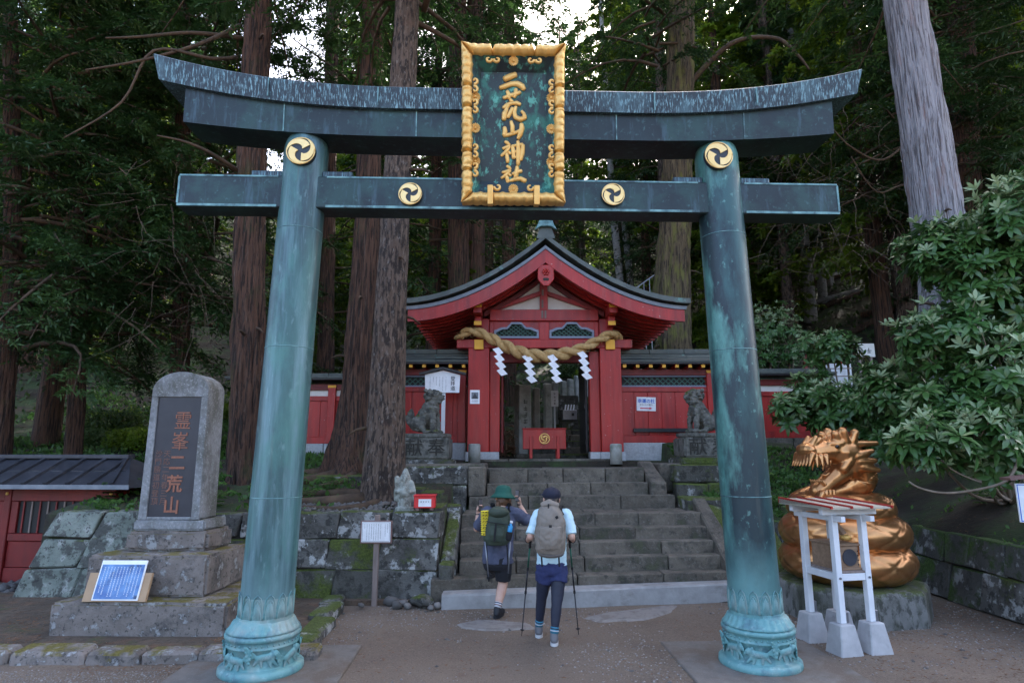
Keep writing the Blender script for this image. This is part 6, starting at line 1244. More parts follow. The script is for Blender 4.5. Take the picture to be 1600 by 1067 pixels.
def shoe(par, ankle, heading, m_, sole):
    a = Vector(ankle); h = Vector((heading.x, heading.y, 0)).normalized(); z = a.z; s = Vector((h.y, -h.x, 0))
    b = MB(); b.cap(a - Vector((0, 0, 0.0)), 0.046, a - Vector((0, 0, 0.045)) - h * 0.012, 0.046, 12); b.cap(a - Vector((0, 0, 0.055)) - h * 0.02, 0.042, a - Vector((0, 0, 0.062)) + h * 0.15, 0.038, 12); b.cap(a - Vector((0, 0, 0.03)) + h * 0.03, 0.040, a - Vector((0, 0, 0.058)) + h * 0.12, 0.034, 12)
    sh = soft('shoe', b, m_, par, 0.008, 3)
    t = MB(); bot = a.z - 0.105
    out = [a + h * (-0.075 + 0.0) + s * 0.0] ; ring = []
    for k in range(20):
        q = 2 * math.pi * k / 20; L = 0.075 if math.cos(q) < 0 else 0.19; w = 0.043; p = a + h * (L * math.cos(q)) + s * (w * math.sin(q)); ring.append((p.x, p.y))
    n = 20; t.add([(x, y, bot) for x, y in ring] + [(x, y, bot + 0.028) for x, y in ring], [tuple(range(n - 1, -1, -1)), tuple(range(n, 2 * n))] + [(k, (k + 1) % n, (k + 1) % n + n, k + n) for k in range(n)])
    put(t.mesh('shoe_sole', sole, False), par, 'shoe_sole')
def trek_pole(grip, tip, lab, upper='pole_green'):
    g, t = Vector(grip), Vector(tip); o = empty('trekking_pole', t, 0, lab, 'trekking pole', 'trekking poles'); d = (g - t)
    q = lambda u: t + d * u
    put(MB().tube([q(0.0), q(0.05), q(0.45)], [0.004, 0.006, 0.007], 8).mesh('lower_shaft', M['pole_dark'], True), o, 'lower_shaft'); put(MB().tube([q(0.45), q(0.70)], 0.0085, 8).mesh('middle_shaft', M['pole_dark'], True), o, 'middle_shaft'); put(MB().tube([q(0.70), q(0.93)], 0.0095, 8).mesh('upper_shaft', M[upper], True), o, 'upper_shaft'); put(MB().tube([q(0.92), q(0.94), q(1.05), q(1.08), q(1.09)], [0.013, 0.016, 0.015, 0.018, 0.012], 10).mesh('grip', M['strap'], True), o, 'grip')
    put(MB().tube([q(0.055), q(0.062), q(0.07)], [0.012, 0.026, 0.010], 12).mesh('basket', M['strap'], True), o, 'basket')
    for u in (0.45, 0.70): put(MB().tube([q(u - 0.015), q(u + 0.015)], 0.013, 8).mesh('clamp', M['strap']), o, 'clamp')
    return o
AY = at_y
# --- hiker with cap and two poles
wo = empty('person', (0.44, 7.1, 0), 0, 'hiker in navy cap, pale blue shirt and navy shorts seen from behind with two poles', 'person', 'hikers')
hd = AY(862, 779, 7.16); nk_ = AY(863, 797, 7.12); sL, sR = AY(842, 805, 7.1), AY(884, 805, 7.1); eL, eR = AY(829, 838, 7.0), AY(893, 838, 7.0); wL, wR = AY(825, 843, 7.22), AY(895, 843, 7.22)
pv_ = AY(862, 884, 7.12); hL, hR = AY(852, 893, 7.12), AY(873, 893, 7.12); kL, kR = AY(846, 935, 7.22), AY(870, 941, 7.04); aL, aR = AY(842, 975, 7.30), AY(866, 991, 7.0)
aL.z = 0.105; aR.z = 0.105
b = MB(); head(b, hd, 0.098, (-0.25, 1, 0.0)); b.cap(hd - Vector((0, 0.02, 0.08)), 0.052, nk_ - Vector((0, 0, 0.02)), 0.055); b.tube([nk_, nk_.lerp(pv_, 0.15), nk_.lerp(pv_, 0.5), pv_, pv_ - Vector((0, 0, 0.06))], [0.06, 0.135, 0.125, 0.14, 0.10], 18, 0.58, (0, 1, 0)); b.cap(nk_ - Vector((0, 0, 0.03)), 0.06, sL, 0.055); b.cap(nk_ - Vector((0, 0, 0.03)), 0.06, sR, 0.055)
limb(b, [sL, eL, wL], [0.052, 0.041, 0.027]); limb(b, [sR, eR, wR], [0.052, 0.041, 0.027]); limb(b, [hL, kL, aL], [0.085, 0.055, 0.036]); limb(b, [hR, kR, aR], [0.085, 0.055, 0.036])
for a_ in (aL, aR): b.cap(a_ - Vector((0, 0, 0.05)), 0.035, a_ + Vector((0, 0.13, -0.07)), 0.028)
hand(b, wL + Vector((0, 0.01, 0)), (0.15, 1, 0.05), (1, 0, 0), -1, 68); hand(b, wR + Vector((0, 0.01, 0)), (-0.15, 1, 0.05), (-1, 0, 0), 1, 68)
soft('body', b, M['skin'], wo, 0.0075, 3)
t = MB(); ch = nk_.lerp(pv_, 0.25); t.tube([nk_ + Vector((0, 0, -0.01)), nk_.lerp(pv_, 0.10), ch, nk_.lerp(pv_, 0.6), AY(862, 872, 7.12), AY(862, 882, 7.12)], [0.07, 0.165, 0.185, 0.160, 0.172, 0.172], 24, 0.66, (0, 1, 0))
for s_, e_ in ((sL, eL), (sR, eR)): t.cap(nk_.lerp(s_, 0.5) - Vector((0, 0, 0.02)), 0.07, s_, 0.075); t.tube([s_ + (s_ - e_) * 0.15, s_, s_.lerp(e_, 0.5), s_.lerp(e_, 0.93)], [0.03, 0.076, 0.072, 0.068], 16)
soft('shirt', t, M['tee_blue'], wo, 0.010, 4, 0.013, 10)
t = MB(); t.tube([AY(862, 876, 7.12), AY(862, 888, 7.12), AY(861, 897, 7.12)], [0.160, 0.178, 0.155], 22, 0.72, (0, 1, 0)); 
for h_, k_ in ((hL, kL), (hR, kR)): t.tube([h_ + Vector((0, 0, 0.06)), h_, h_.lerp(k_, 0.34)], [0.085, 0.105, 0.103], 18)
soft('shorts', t, M['shorts_navy'], wo, 0.010, 4, 0.011, 12)
t = MB(); limb(t, [hL, hL.lerp(kL, 0.5), kL, kL.lerp(aL, 0.35), kL.lerp(aL, 0.80)], [0.09, 0.078, 0.060, 0.057, 0.043]); limb(t, [hR, hR.lerp(kR, 0.5), kR, kR.lerp(aR, 0.35), kR.lerp(aR, 0.80)], [0.09, 0.078, 0.060, 0.057, 0.043]); soft('leggings', t, M['leggings'], wo, 0.010, 4, 0.003, 14)
for k_, a_ in ((kL, aL), (kR, aR)):
    put(MB().tube([k_.lerp(a_, 0.76), k_.lerp(a_, 0.97)], [0.046, 0.044], 16).mesh('sock', M['sock_blue'], True), wo, 'sock')
    put(MB().tube([k_.lerp(a_, 0.80), k_.lerp(a_, 0.83)], [0.0475, 0.0475], 16).mesh('sock_stripe', M['leggings'], True), wo, 'sock_stripe'); put(MB().tube([k_.lerp(a_, 0.87), k_.lerp(a_, 0.90)], [0.047, 0.047], 16).mesh('sock_stripe', M['sock_white'], True), wo, 'sock_stripe')
    shoe(wo, a_, Vector((0.1, 1, 0)), M['shoe_grey'], M['sole'])
t = MB(); t.ell(hd + Vector((0, 0.0, 0.045)), (0.106, 0.118, 0.085), 18); t.tube([hd + Vector((-0.02, 0.07, 0.05)), hd + Vector((-0.045, 0.15, 0.04)), hd + Vector((-0.055, 0.20, 0.03))], [0.07, 0.065, 0.04], 12, 0.16, (0, 0, 1)); t.ell(hd + Vector((0, 0, 0.128)), 0.012, 8); t.tube([hd + Vector((-0.075, -0.02, 0.045)), hd + Vector((-0.11, 0.04, 0.045)), hd + Vector((-0.13, 0.08, 0.04))], [0.03, 0.035, 0.02], 10, 0.2, (0, 0, 1))
soft('cap', t, M['cap_navy'], wo, 0.008, 3)
t = MB(); t.ell(hd + Vector((0.0, -0.04, -0.01)), (0.085, 0.07, 0.07), 14); t.cap(hd + Vector((0.02, -0.09, -0.02)), 0.03, hd + Vector((0.06, -0.13, -0.10)), 0.022); t.cap(hd + Vector((0.06, -0.13, -0.10)), 0.022, hd + Vector((0.075, -0.12, -0.17)), 0.010); soft('hair', t, M['hair'], wo, 0.008, 2, 0.004, 30)
for w_, s_ in ((wL, 1), (wR, -1)): put(MB().tube([w_ + Vector((0.03 * math.cos(k * 0.7), 0.0, 0.033 * math.sin(k * 0.7))) for k in range(10)], 0.007, 6).mesh('wrist_strap', M['strap'], True), wo, 'wrist_strap')
trek_pole(wL + Vector((0.030, 0.085, -0.02)), at_z(815, 993, 0), 'green and black trekking pole in the left hand of the capped hiker'); trek_pole(wR + Vector((-0.030, 0.085, -0.02)), at_z(904, 991, 0), 'green and black trekking pole in the right hand of the capped hiker')
bp = empty('backpack', AY(861, 866, 6.93), 0, 'tall taupe roll-top backpack on the back of the capped hiker', 'backpack', 'backpacks')
t = MB(); y0 = 6.88
def pq(px, py, dy=0): return AY(px, py, y0 + dy)
t.tube([pq(860, 866), pq(860, 858), pq(860, 840), pq(860, 815), pq(859, 799), pq(858, 790)], [0.13, 0.165, 0.172, 0.162, 0.135, 0.10], 20, 0.62, (0, 1, 0)); soft('pack_body', t, M['pack_taupe'], bp, 0.010, 5, 0.014, 9)
t = MB(); t.tube([pq(846, 790, -0.0), pq(858, 785, -0.01), pq(873, 790, 0)], [0.035, 0.042, 0.035], 12, 0.9); soft('roll_top', t, M['pack_taupe'], bp, 0.008, 3, 0.005, 14)
t = MB(); t.tube([pq(860, 858, -0.075), pq(860, 840, -0.09), pq(860, 822, -0.085)], [0.11, 0.13, 0.12], 16, 0.35, (0, 1, 0)); soft('front_pocket', t, M['pack_taupe'], bp, 0.010, 4, 0.010, 14)
t = MB(); t.tube([pq(861, 867, -0.0), pq(861, 862, -0.01)], [0.135, 0.15], 16, 0.6, (0, 1, 0)); soft('pack_bottom', t, M['pack_dark'], bp, 0.01, 3)
for px in (846, 873): put(MB().beam(pq(px, 866, -0.05), pq(px + 1, 885, -0.02), 0.018, 0.004, (0, 1, 0)).mesh('loose_strap', M['strap']), bp, 'loose_strap')
put(MB().beam(pq(857, 787, -0.06), pq(857, 800, -0.075), 0.016, 0.006, (0, 1, 0)).mesh('roll_strap', M['strap']), bp, 'roll_strap'); put(MB().beam(pq(869, 806, -0.098), pq(871, 810, -0.10), 0.03, 0.006, (0, 1, 0)).mesh('logo_patch', M['strap']), bp, 'logo_patch'); put(MB().beam(pq(860, 820, -0.125), pq(860, 824, -0.128), 0.03, 0.006, (0, 1, 0)).mesh('cord_lock', M['strap']), bp, 'cord_lock')
for s_ in (sL, sR): put(MB().tube([s_.lerp(nk_, 0.35) + Vector((0, -0.10, 0.0)), s_.lerp(nk_, 0.35) + Vector((0, -0.02, 0.085)), s_.lerp(nk_, 0.35) + Vector((0, 0.10, 0.02)), s_.lerp(nk_, 0.2) + Vector((0, 0.13, -0.2))], 0.03, 10, 0.35, (0, 1, 0.3)).mesh('shoulder_strap', M['strap'], True), bp, 'shoulder_strap')
# --- hiker with green hat taking pictures
me_ = empty('person', (-0.15, 8.2, 0), 0, 'hiker in green bucket hat and dark shirt raising two phones on the steps', 'person', 'hikers')
hd = AY(786, 777, 8.26); nk_ = AY(782, 794, 8.22); sL, sR = AY(763, 800, 8.2), AY(802, 800, 8.22); eL, eR = AY(745, 826, 8.34), AY(826, 814, 8.36); wL, wR = AY(747, 803, 8.44), AY(812, 788, 8.50)
pv_ = AY(778, 872, 8.2); hL, hR = AY(768, 880, 8.2), AY(787, 880, 8.2); kR = AY(786, 911, 8.22); aR = AY(777, 953, 8.1); aR.z = 0.105; kL = AY(769, 884, 8.62); aL = AY(766, 884, 8.86); aL.z = EDGE[0][0].z + 0.105
b = MB(); head(b, hd, 0.098, (0.25, 1, 0.02)); b.cap(hd - Vector((0, 0.02, 0.08)), 0.052, nk_ - Vector((0, 0, 0.02)), 0.056); b.tube([nk_, nk_.lerp(pv_, 0.15), nk_.lerp(pv_, 0.5), pv_, pv_ - Vector((0, 0, 0.06))], [0.06, 0.145, 0.135, 0.145, 0.10], 18, 0.58, (0, 1, 0)); b.cap(nk_ - Vector((0, 0, 0.03)), 0.06, sL, 0.058); b.cap(nk_ - Vector((0, 0, 0.03)), 0.06, sR, 0.058)
limb(b, [sL, eL, wL], [0.055, 0.043, 0.028]); limb(b, [sR, eR, wR], [0.055, 0.043, 0.028])
limb(b, [hR, hR.lerp(kR, 0.5), kR, kR.lerp(aR, 0.33), aR], [0.095, 0.085, 0.062, 0.064, 0.038]); limb(b, [hL, hL.lerp(kL, 0.5), kL, kL.lerp(aL, 0.33), aL], [0.095, 0.085, 0.062, 0.06, 0.038])
for a_ in (aL, aR): b.cap(a_ - Vector((0, 0, 0.05)), 0.035, a_ + Vector((0.04, 0.12, -0.07)), 0.028)
hand(b, wL, (0.05, 0.25, 1), (0.6, -0.3, 0), -1, 45); hand(b, wR, (-0.15, 0.25, 1), (-0.6, -0.3, 0), 1, 45)
soft('body', b, M['skin'], me_, 0.0075, 3)
t = MB(); t.tube([nk_, nk_.lerp(pv_, 0.10), nk_.lerp(pv_, 0.25), nk_.lerp(pv_, 0.6), AY(778, 868, 8.2), AY(778, 879, 8.2)], [0.07, 0.175, 0.20, 0.185, 0.195, 0.198], 24, 0.66, (0, 1, 0))
for s_, e_ in ((sL, eL), (sR, eR)): t.cap(nk_.lerp(s_, 0.5) - Vector((0, 0, 0.02)), 0.075, s_, 0.08); t.tube([s_ + (s_ - e_) * 0.12, s_, s_.lerp(e_, 0.5), s_.lerp(e_, 0.90)], [0.03, 0.082, 0.082, 0.080], 16)
soft('shirt', t, M['tee_grey'], me_, 0.010, 4, 0.016, 9)
t = MB(); t.tube([AY(778, 868, 8.2), AY(778, 882, 8.2), AY(778, 890, 8.2)], [0.16, 0.175, 0.15], 22, 0.75, (0, 1, 0)); t.tube([hR + Vector((0, 0, 0.06)), hR, hR.lerp(kR, 0.5), hR.lerp(kR, 0.86)], [0.09, 0.112, 0.105, 0.098], 18); t.tube([hL + Vector((0, 0, 0.06)), hL, hL.lerp(kL, 0.5), hL.lerp(kL, 0.86)], [0.09, 0.112, 0.10, 0.095], 18); soft('shorts', t, M['shorts_black'], me_, 0.011, 4, 0.006, 12)
for k_, a_ in ((kL, aL), (kR, aR)):
    put(MB().tube([k_.lerp(a_, 0.76), k_.lerp(a_, 0.98)], [0.047, 0.042], 16).mesh('sock', M['sock_white'], True), me_, 'sock')
    for u in (0.78, 0.86): put(MB().tube([k_.lerp(a_, u), k_.lerp(a_, u + 0.035)], [0.0485, 0.0475], 16).mesh('sock_stripe', M['leggings'] if u < 0.8 else M['brown_frame'], True), me_, 'sock_stripe')
    shoe(me_, a_, Vector((0.45, 1, 0)), M['shoe_black'], M['shoe_black'])
t = MB().lathe([(0.165, -0.02), (0.168, -0.012), (0.135, 0.02), (0.112, 0.045), (0.108, 0.06), (0.103, 0.10), (0.08, 0.135), (0.03, 0.148)], 30); o = t.build('bucket_hat', M['hat_green'], me_, True); o.matrix_parent_inverse = me_.matrix_basis.inverted(); o.location = hd + Vector((0, 0, 0.01)); o.rotation_euler = (R(-6), R(3), 0)
t = MB(); t.ell(hd + Vector((0.0, -0.03, -0.03)), (0.09, 0.075, 0.085), 14); t.cap(hd + Vector((-0.06, -0.08, -0.07)), 0.035, hd + Vector((-0.075, -0.10, -0.20)), 0.022); t.cap(hd + Vector((0.085, 0.0, -0.03)), 0.025, hd + Vector((0.10, 0.01, -0.11)), 0.018); soft('hair', t, M['hair2'], me_, 0.008, 2, 0.005, 30)
for w_ in (wL, wR): put(MB().tube([w_ + Vector((0.032 * math.cos(k * 0.7), 0.032 * math.sin(k * 0.7), 0)) for k in range(10)], 0.009, 6).mesh('watch_strap', M['strap'], True), me_, 'watch_strap')
def phone(p, lab, rz):
    o = empty('phone', p, rz, lab, 'phone', 'phones in raised hands'); gb('case', -0.036, 0.036, -0.005, 0.005, -0.075, 0.075, 'strap', 0.004, o); gb('screen', -0.032, 0.032, -0.0065, -0.0052, -0.068, 0.068, 'steel', 0, o); return o
phone(wL + Vector((0.028, 0.01, 0.115)), 'dark phone held up in the left hand of the green-hatted hiker', R(50)); phone(wR + Vector((-0.03, 0.01, 0.115)), 'dark phone held up in the right hand of the green-hatted hiker', R(-50))
y0 = 8.0
bp = empty('backpack', AY(776, 850, 8.0), 0, 'olive green backpack with yellow mat and blue bottle on the hatted hiker', 'backpack', 'backpacks')
t = MB(); t.tube([pq(776, 851), pq(776, 842), pq(777, 825), pq(779, 808), pq(780, 798), pq(780, 792)], [0.13, 0.172, 0.172, 0.150, 0.13, 0.09], 20, 0.64, (0, 1, 0)); soft('pack_body', t, M['pack_green'], bp, 0.011, 6, 0.006, 11)
t = MB(); t.ell(pq(779, 800, -0.03), (0.135, 0.11, 0.075), 16); soft('pack_lid', t, M['pack_green'], bp, 0.011, 5, 0.005, 11)
t = MB(); t.tube([pq(776, 846, -0.08), pq(776, 836, -0.10), pq(777, 822, -0.09)], [0.09, 0.10, 0.085], 16, 0.4, (0, 1, 0)); soft('front_pocket', t, M['pack_green'], bp, 0.010, 4, 0.004, 11)
put(MB().beam(pq(775, 818, -0.15), pq(772, 846, -0.155), 0.022, 0.006, (0, 1, 0)).mesh('daisy_chain', M['strap']), bp, 'daisy_chain'); put(MB().beam(pq(762, 815, -0.12), pq(797, 820, -0.12), 0.008, 0.02, (0, 1, 0)).mesh('lid_strap', M['strap']), bp, 'lid_strap')
tt = MB(); a_, b_ = pq(759, 836, -0.02), pq(758, 797, -0.02)
for k in range(12): q0 = a_.lerp(b_, k / 12); q1 = a_.lerp(b_, (k + 0.9) / 12); tt.tube([q0, q0.lerp(q1, 0.5), q1], [0.050, 0.062, 0.050], 14, 0.7, (0, 1, 0))
put(tt.mesh('foam_mat', M['yellow_mat'], True), bp, 'foam_mat')
tt = MB()
for k in range(8):
    for j in range(2): q = a_.lerp(b_, (k + 0.5) / 8) + Vector((-0.022 + 0.035 * j, -0.045, 0)); tt.beam(q - Vector((0.009, 0, 0.008)), q + Vector((0.009, 0, 0.008)), 0.006, 0.012, (0, 1, 0))
put(tt.mesh('mat_pattern', M['ink']), bp, 'mat_pattern')
c = pq(794, 838, -0.05); d_ = (pq(799, 815, -0.05) - c); put(MB().tube([c, c + d_ * 0.7, c + d_ * 0.82, c + d_ * 0.9], [0.034, 0.034, 0.018, 0.018], 14).mesh('water_bottle', M['bottle'], True), bp, 'water_bottle'); put(MB().tube([c + d_ * 0.9, c + d_ * 1.06], 0.02, 12).mesh('bottle_cap', M['white_paint'], True), bp, 'bottle_cap')
t = MB(); t.tube([c - d_ * 0.25, c + d_ * 0.35], [0.045, 0.05], 14, 0.8, (0, 1, 0)); soft('side_pocket', t, M['strap'], bp, 0.01, 3)
for px in (760, 792): put(MB().beam(pq(px, 850, -0.02), pq(px + 2, 885, 0.0), 0.016, 0.004, (0, 1, 0)).mesh('loose_strap', M['strap']), bp, 'loose_strap')
for s_ in (sL, sR): put(MB().tube([s_.lerp(nk_, 0.35) + Vector((0, -0.12, 0.0)), s_.lerp(nk_, 0.35) + Vector((0, -0.02, 0.092)), s_.lerp(nk_, 0.35) + Vector((0, 0.10, 0.02)), s_.lerp(nk_, 0.2) + Vector((0, 0.14, -0.2))], 0.03, 10, 0.35, (0, 1, 0.3)).mesh('shoulder_strap', M['strap'], True), bp, 'shoulder_strap')
def dangling(a, b_, lab):
    o = empty('folded_pole', b_, 0, lab, 'trekking pole', 'folded poles on the olive backpack'); put(MB().tube([a, b_], [0.009, 0.007], 8).mesh('shaft', M['steel'], True), o, 'shaft'); put(MB().tube([b_ + (a - b_) * 0.10, b_ + (a - b_) * 0.13], [0.022, 0.016], 10).mesh('basket', M['strap'], True), o, 'basket'); put(MB().tube([b_, b_ + (a - b_) * 0.1], 0.010, 8).mesh('tip', M['strap'], True), o, 'tip')
dangling(pq(758, 846, -0.06), pq(764, 908, -0.05), 'folded grey pole hanging left below the olive backpack'); dangling(pq(797, 846, -0.04), pq(794, 902, -0.03), 'folded dark pole hanging right below the olive backpack')

# ---------------------------------------------------------------- trees
def trunk_mesh(path, rad, material, furrow=0.05, freq=14, flare=0.0, n=44, rows=110, seed=0):
    P_ = [Vector(p) for p in path]; L = [0]; 
    for i in range(1, len(P_)): L.append(L[-1] + (P_[i] - P_[i - 1]).length)
    tot = L[-1]; v = []
    for i in range(rows + 1):
        s = tot * (i / rows) ** 1.15; k = max(j for j in range(len(L)) if L[j] <= s + 1e-9); k = min(k, len(L) - 2); t = (s - L[k]) / (L[k + 1] - L[k]); p = P_[k].lerp(P_[k + 1], t); r_ = rad[k] + (rad[k + 1] - rad[k]) * t
        fl = flare * math.exp(-s / 0.45)
        for j in range(n):
            a = 2 * math.pi * j / n; ca, sa = math.cos(a), math.sin(a)
            lobes = 1 + fl * (0.55 + 0.75 * max(0, fbm((ca * 1.3 + seed, sa * 1.3, 0.2), 1.2, 2)) + 0.35 * math.sin(a * 5 + seed))
            d = furrow * r_ * (fbm((ca * freq * 0.25 + seed, sa * freq * 0.25, s * 0.8), 1.6, 4) + 0.5 * abs(math.sin(a * freq / 2 + 2.2 * fbm((ca + seed, sa, s * 0.5), 1.0, 2))))
            rr_ = r_ * lobes + d; v.append((p.x + ca * rr_, p.y + sa * rr_, p.z))
    f = [(i * n + j, i * n + (j + 1) % n, (i + 1) * n + (j + 1) % n, (i + 1) * n + j) for i in range(rows) for j in range(n)]
    return mesh_np('trunk', np.array(v), np.array(f), material, True)
def crown_np(seed, z0, z1, rad, nb, twigs, leaflets, ll, lw, droop=0.35, top=0.35, up=0.1, density_lo=0.12):
    """feathery conifer crown: boughs -> twigs -> leaflets. returns (leaf verts, quads, bough list)"""
    g = np.random.default_rng(seed); V_ = []; boughs = []
    for bi in range(nb):
        u = (bi + g.uniform(0, 1)) / nb; z = z0 + (z1 - z0) * u; Lb = rad * (1 - (1 - top) * u ** 1.3) * g.uniform(0.55, 1.1); ph = bi * 2.399 + g.uniform(-0.5, 0.5); rs_ = up + 0.25 * u + g.uniform(-0.1, 0.15); dp = droop * g.uniform(0.6, 1.4)
        d = np.array([math.cos(ph), math.sin(ph), 0]); side = np.array([-d[1], d[0], 0])
        path = lambda t: np.array([0, 0, z])[None] + d[None] * (Lb * t)[:, None] + np.array([0, 0, 1.0])[None] * ((rs_ * t - dp * t * t) * Lb)[:, None] + side[None] * (0.12 * Lb * np.sin(t * 3 + bi))[:, None]
        tt = np.linspace(0, 1, 7); boughs.append((path(tt), Lb))
        t = density_lo + (1 - density_lo) * g.random(twigs) ** 0.8; p0 = path(t); sg = np.where(g.random(twigs) < 0.5, -1, 1)
        tl = Lb * 0.30 * (1.15 - t * 0.8) * g.uniform(0.6, 1.3, twigs); td = side[None] * (sg * g.uniform(0.5, 1, twigs))[:, None] + d[None] * g.uniform(0.2, 1.0, twigs)[:, None] + np.array([0, 0, 1.0])[None] * g.uniform(-0.65, 0.12, twigs)[:, None]; td /= np.linalg.norm(td, axis=1)[:, None]
        s = g.random((twigs, leaflets)); c = p0[:, None] + td[:, None] * (tl[:, None] * s)[:, :, None]; c[:, :, 2] -= 0.22 * tl[:, None] * s * s
        nrm = np.array([0, 0, 1.0]) + g.normal(0, 0.45, (twigs, leaflets, 3)); nrm /= np.linalg.norm(nrm, axis=2)[:, :, None]
        lat = np.cross(np.broadcast_to(td[:, None], nrm.shape), nrm); lat /= np.linalg.norm(lat, axis=2)[:, :, None] + 1e-9
        ld = lat * np.where(g.random((twigs, leaflets)) < 0.5, -1, 1)[:, :, None] * 0.8 + td[:, None] * 0.75 + g.normal(0, 0.18, nrm.shape); ld /= np.linalg.norm(ld, axis=2)[:, :, None]; wv = np.cross(ld, nrm)
        l_ = (ll * g.uniform(0.6, 1.35, (twigs, leaflets)))[:, :, None]; w_ = (lw * g.uniform(0.7, 1.3, (twigs, leaflets)))[:, :, None]
        q = np.stack([c, c + ld * l_ * 0.45 + wv * w_, c + ld * l_ - np.array([0, 0, 0.12]) * l_, c + ld * l_ * 0.45 - wv * w_], 2); V_.append(q.reshape(-1, 3))
    v = np.concatenate(V_); f = np.arange(len(v)).reshape(-1, 4)
    return v, f, boughs
def bough_mesh(boughs, material, rscale=0.012):
    b = MB()
    for p, L in boughs: b.tube([Vector(q) for q in p], [max(0.008, L * rscale * (1.15 - k / 6)) for k in range(7)], 5, cap=False)
    return b.mesh('boughs', material, True)
TREE_KINDS = []
for k, (z0, z1, rd, nb, tw, lf, ll, lw, dr_, m_) in enumerate(((3.0, 19, 3.4, 84, 26, 11, 0.17, 0.026, 0.38, 'needles'), (4.5, 21, 3.0, 84, 26, 11, 0.17, 0.026, 0.55, 'needles'), (2.2, 15, 3.0, 76, 26, 11, 0.20, 0.045, 0.30, 'broad'))):
    v, f, bo = crown_np(40 + k, z0, z1, rd, nb, tw, lf, ll, lw, dr_); TREE_KINDS.append((mesh_np('crown', v, f, M[m_]), bough_mesh(bo, M['branch']), trunk_mesh([(0, 0, -0.6), (0.05, 0, 4), (0, 0.1, 11), (0, 0, z1 + 0.5)], [0.25, 0.22, 0.16, 0.03], M['bark_red'] if k != 1 else M['bark_grey'], 0.10, 12, 0.5, 24, 50, k)))
# near crowns with finer sprays
v, f, bo = crown_np(61, 4.0, 15, 4.2, 92, 50, 16, 0.14, 0.022, 0.50, 0.5); NEAR_A = (mesh_np('crown', v, f, M['needles']), bough_mesh(bo, M['branch'], 0.014))
v, f, bo = crown_np(62, 8.0, 17, 3.8, 56, 42, 14, 0.13, 0.021, 0.40, 0.5, 0.05); NEAR_B = (mesh_np('crown', v, f, M['needles']), bough_mesh(bo, M['branch'], 0.014))
def near_tree(name, pix, y, rad, material, label, crown=None, furrow=0.12, freq=16, flare=0.5, zoff=0, crown_rot=0, crown_z=0, zb=None):
    """trunk through pixel points (bottom first) at depth y"""
    P_ = [at_y(px, py, y) for px, py in pix]; zb = height(P_[0].x, y) if zb is None else zb
    base = P_[0].copy(); P_[0].z = zb - 0.25; top = P_[-1] + (P_[-1] - P_[-2]).normalized() * 9; P_.append(top); rad = list(rad) + [rad[-1] * 0.4]
    root = empty(name, (base.x, y, zb), 0, label, 'tree'); off = Vector((base.x, y, zb))
    link('trunk', trunk_mesh([p - off for p in P_], rad, material, furrow, freq, flare, 56, 150, base.x), root)
    rgs = random.Random(int(base.x * 100)); P2 = [p - off for p in P_]
    for k in range(7):      # dead stubs
        t = rgs.uniform(0.12, 0.75); a = rgs.uniform(0, 6.28); kk = min(int(t * (len(P2) - 1)), len(P2) - 2); c = P2[kk].lerp(P2[kk + 1], t * (len(P2) - 1) - kk); d = Vector((math.cos(a), math.sin(a), rgs.uniform(-0.3, 0.2))); r_ = rad[kk] * 0.85; L_ = rgs.uniform(0.12, 0.5)
        MB().tube([c + d * r_, c + d * (r_ + L_ * 0.6), c + d * (r_ + L_) + Vector((0, 0, -0.06))], [0.035, 0.022, 0.010], 6).build('branch_stub', M['branch'], root, True)
    if crown:
        link('crown', crown[0], root, (0, 0, crown_z), (0, 0, crown_rot)); link('boughs', crown[1], root, (0, 0, crown_z), (0, 0, crown_rot))
    return root
T1 = near_tree('fir_tree', [(600, 775), (607, 560), (618, 330), (637, 0)], 10.0, [0.33, 0.265, 0.225, 0.21], M['bark_grey'], 'big grey-barked fir rising beside the stone figure left of the stairs', NEAR_B, 0.09, 34, 0.32, crown_z=0.5)
T2 = near_tree('cedar_tree', [(548, 735), (560, 600), (575, 340), (583, 0)], 12.0, [0.42, 0.28, 0.235, 0.20], M['bark_red'], 'cedar with flared reddish root base behind the big fir', NEAR_B, 0.16, 18, 1.1, crown_rot=1.0, crown_z=2.5)
T3 = near_tree('cedar_tree', [(388, 750), (388, 520), (392, 300), (402, 60)], 11.4, [0.30, 0.27, 0.24, 0.225], M['bark_red'], 'reddish gnarled cedar behind the stele and left torii pillar', NEAR_A, 0.20, 14, 0.4, crown_rot=2.0, crown_z=6.8)
T4 = near_tree('cedar_tree', [(716, 640), (717, 450), (716, 340), (715, 0)], 19.0, [0.36, 0.33, 0.31, 0.28], M['bark_red'], 'straight cedar left of the gate ridge, left one of a close pair', TREE_KINDS[1][:2], 0.10, 18, 0.4, crown_z=7, zb=None)
T5 = near_tree('cedar_tree', [(745, 640), (744, 450), (742, 340), (742, 0)], 19.6, [0.34, 0.31, 0.29, 0.26], M['bark_red'], 'straight cedar left of the gate ridge, right one of a close pair', TREE_KINDS[1][:2], 0.10, 18, 0.4, crown_rot=1.3, crown_z=8)
T6 = near_tree('cedar_tree', [(1050, 600), (1050, 450), (1056, 340), (1066, 0)], 17.0, [0.52, 0.46, 0.41, 0.36], M['bark_moss'], 'yellow mossy cedar trunk right behind the gate roof', NEAR_B, 0.16, 12, 0.4, crown_rot=3.0, crown_z=3.5)
T7 = near_tree('cedar_tree', [(1502, 640), (1480, 430), (1464, 340), (1413, 0)], 11.2, [0.56, 0.46, 0.42, 0.36], M['bark_pale'], 'huge pale grey cedar trunk standing above the right shrub', NEAR_B, 0.10, 44, 0.3, crown_rot=0.4, crown_z=1.5, zb=2.6)
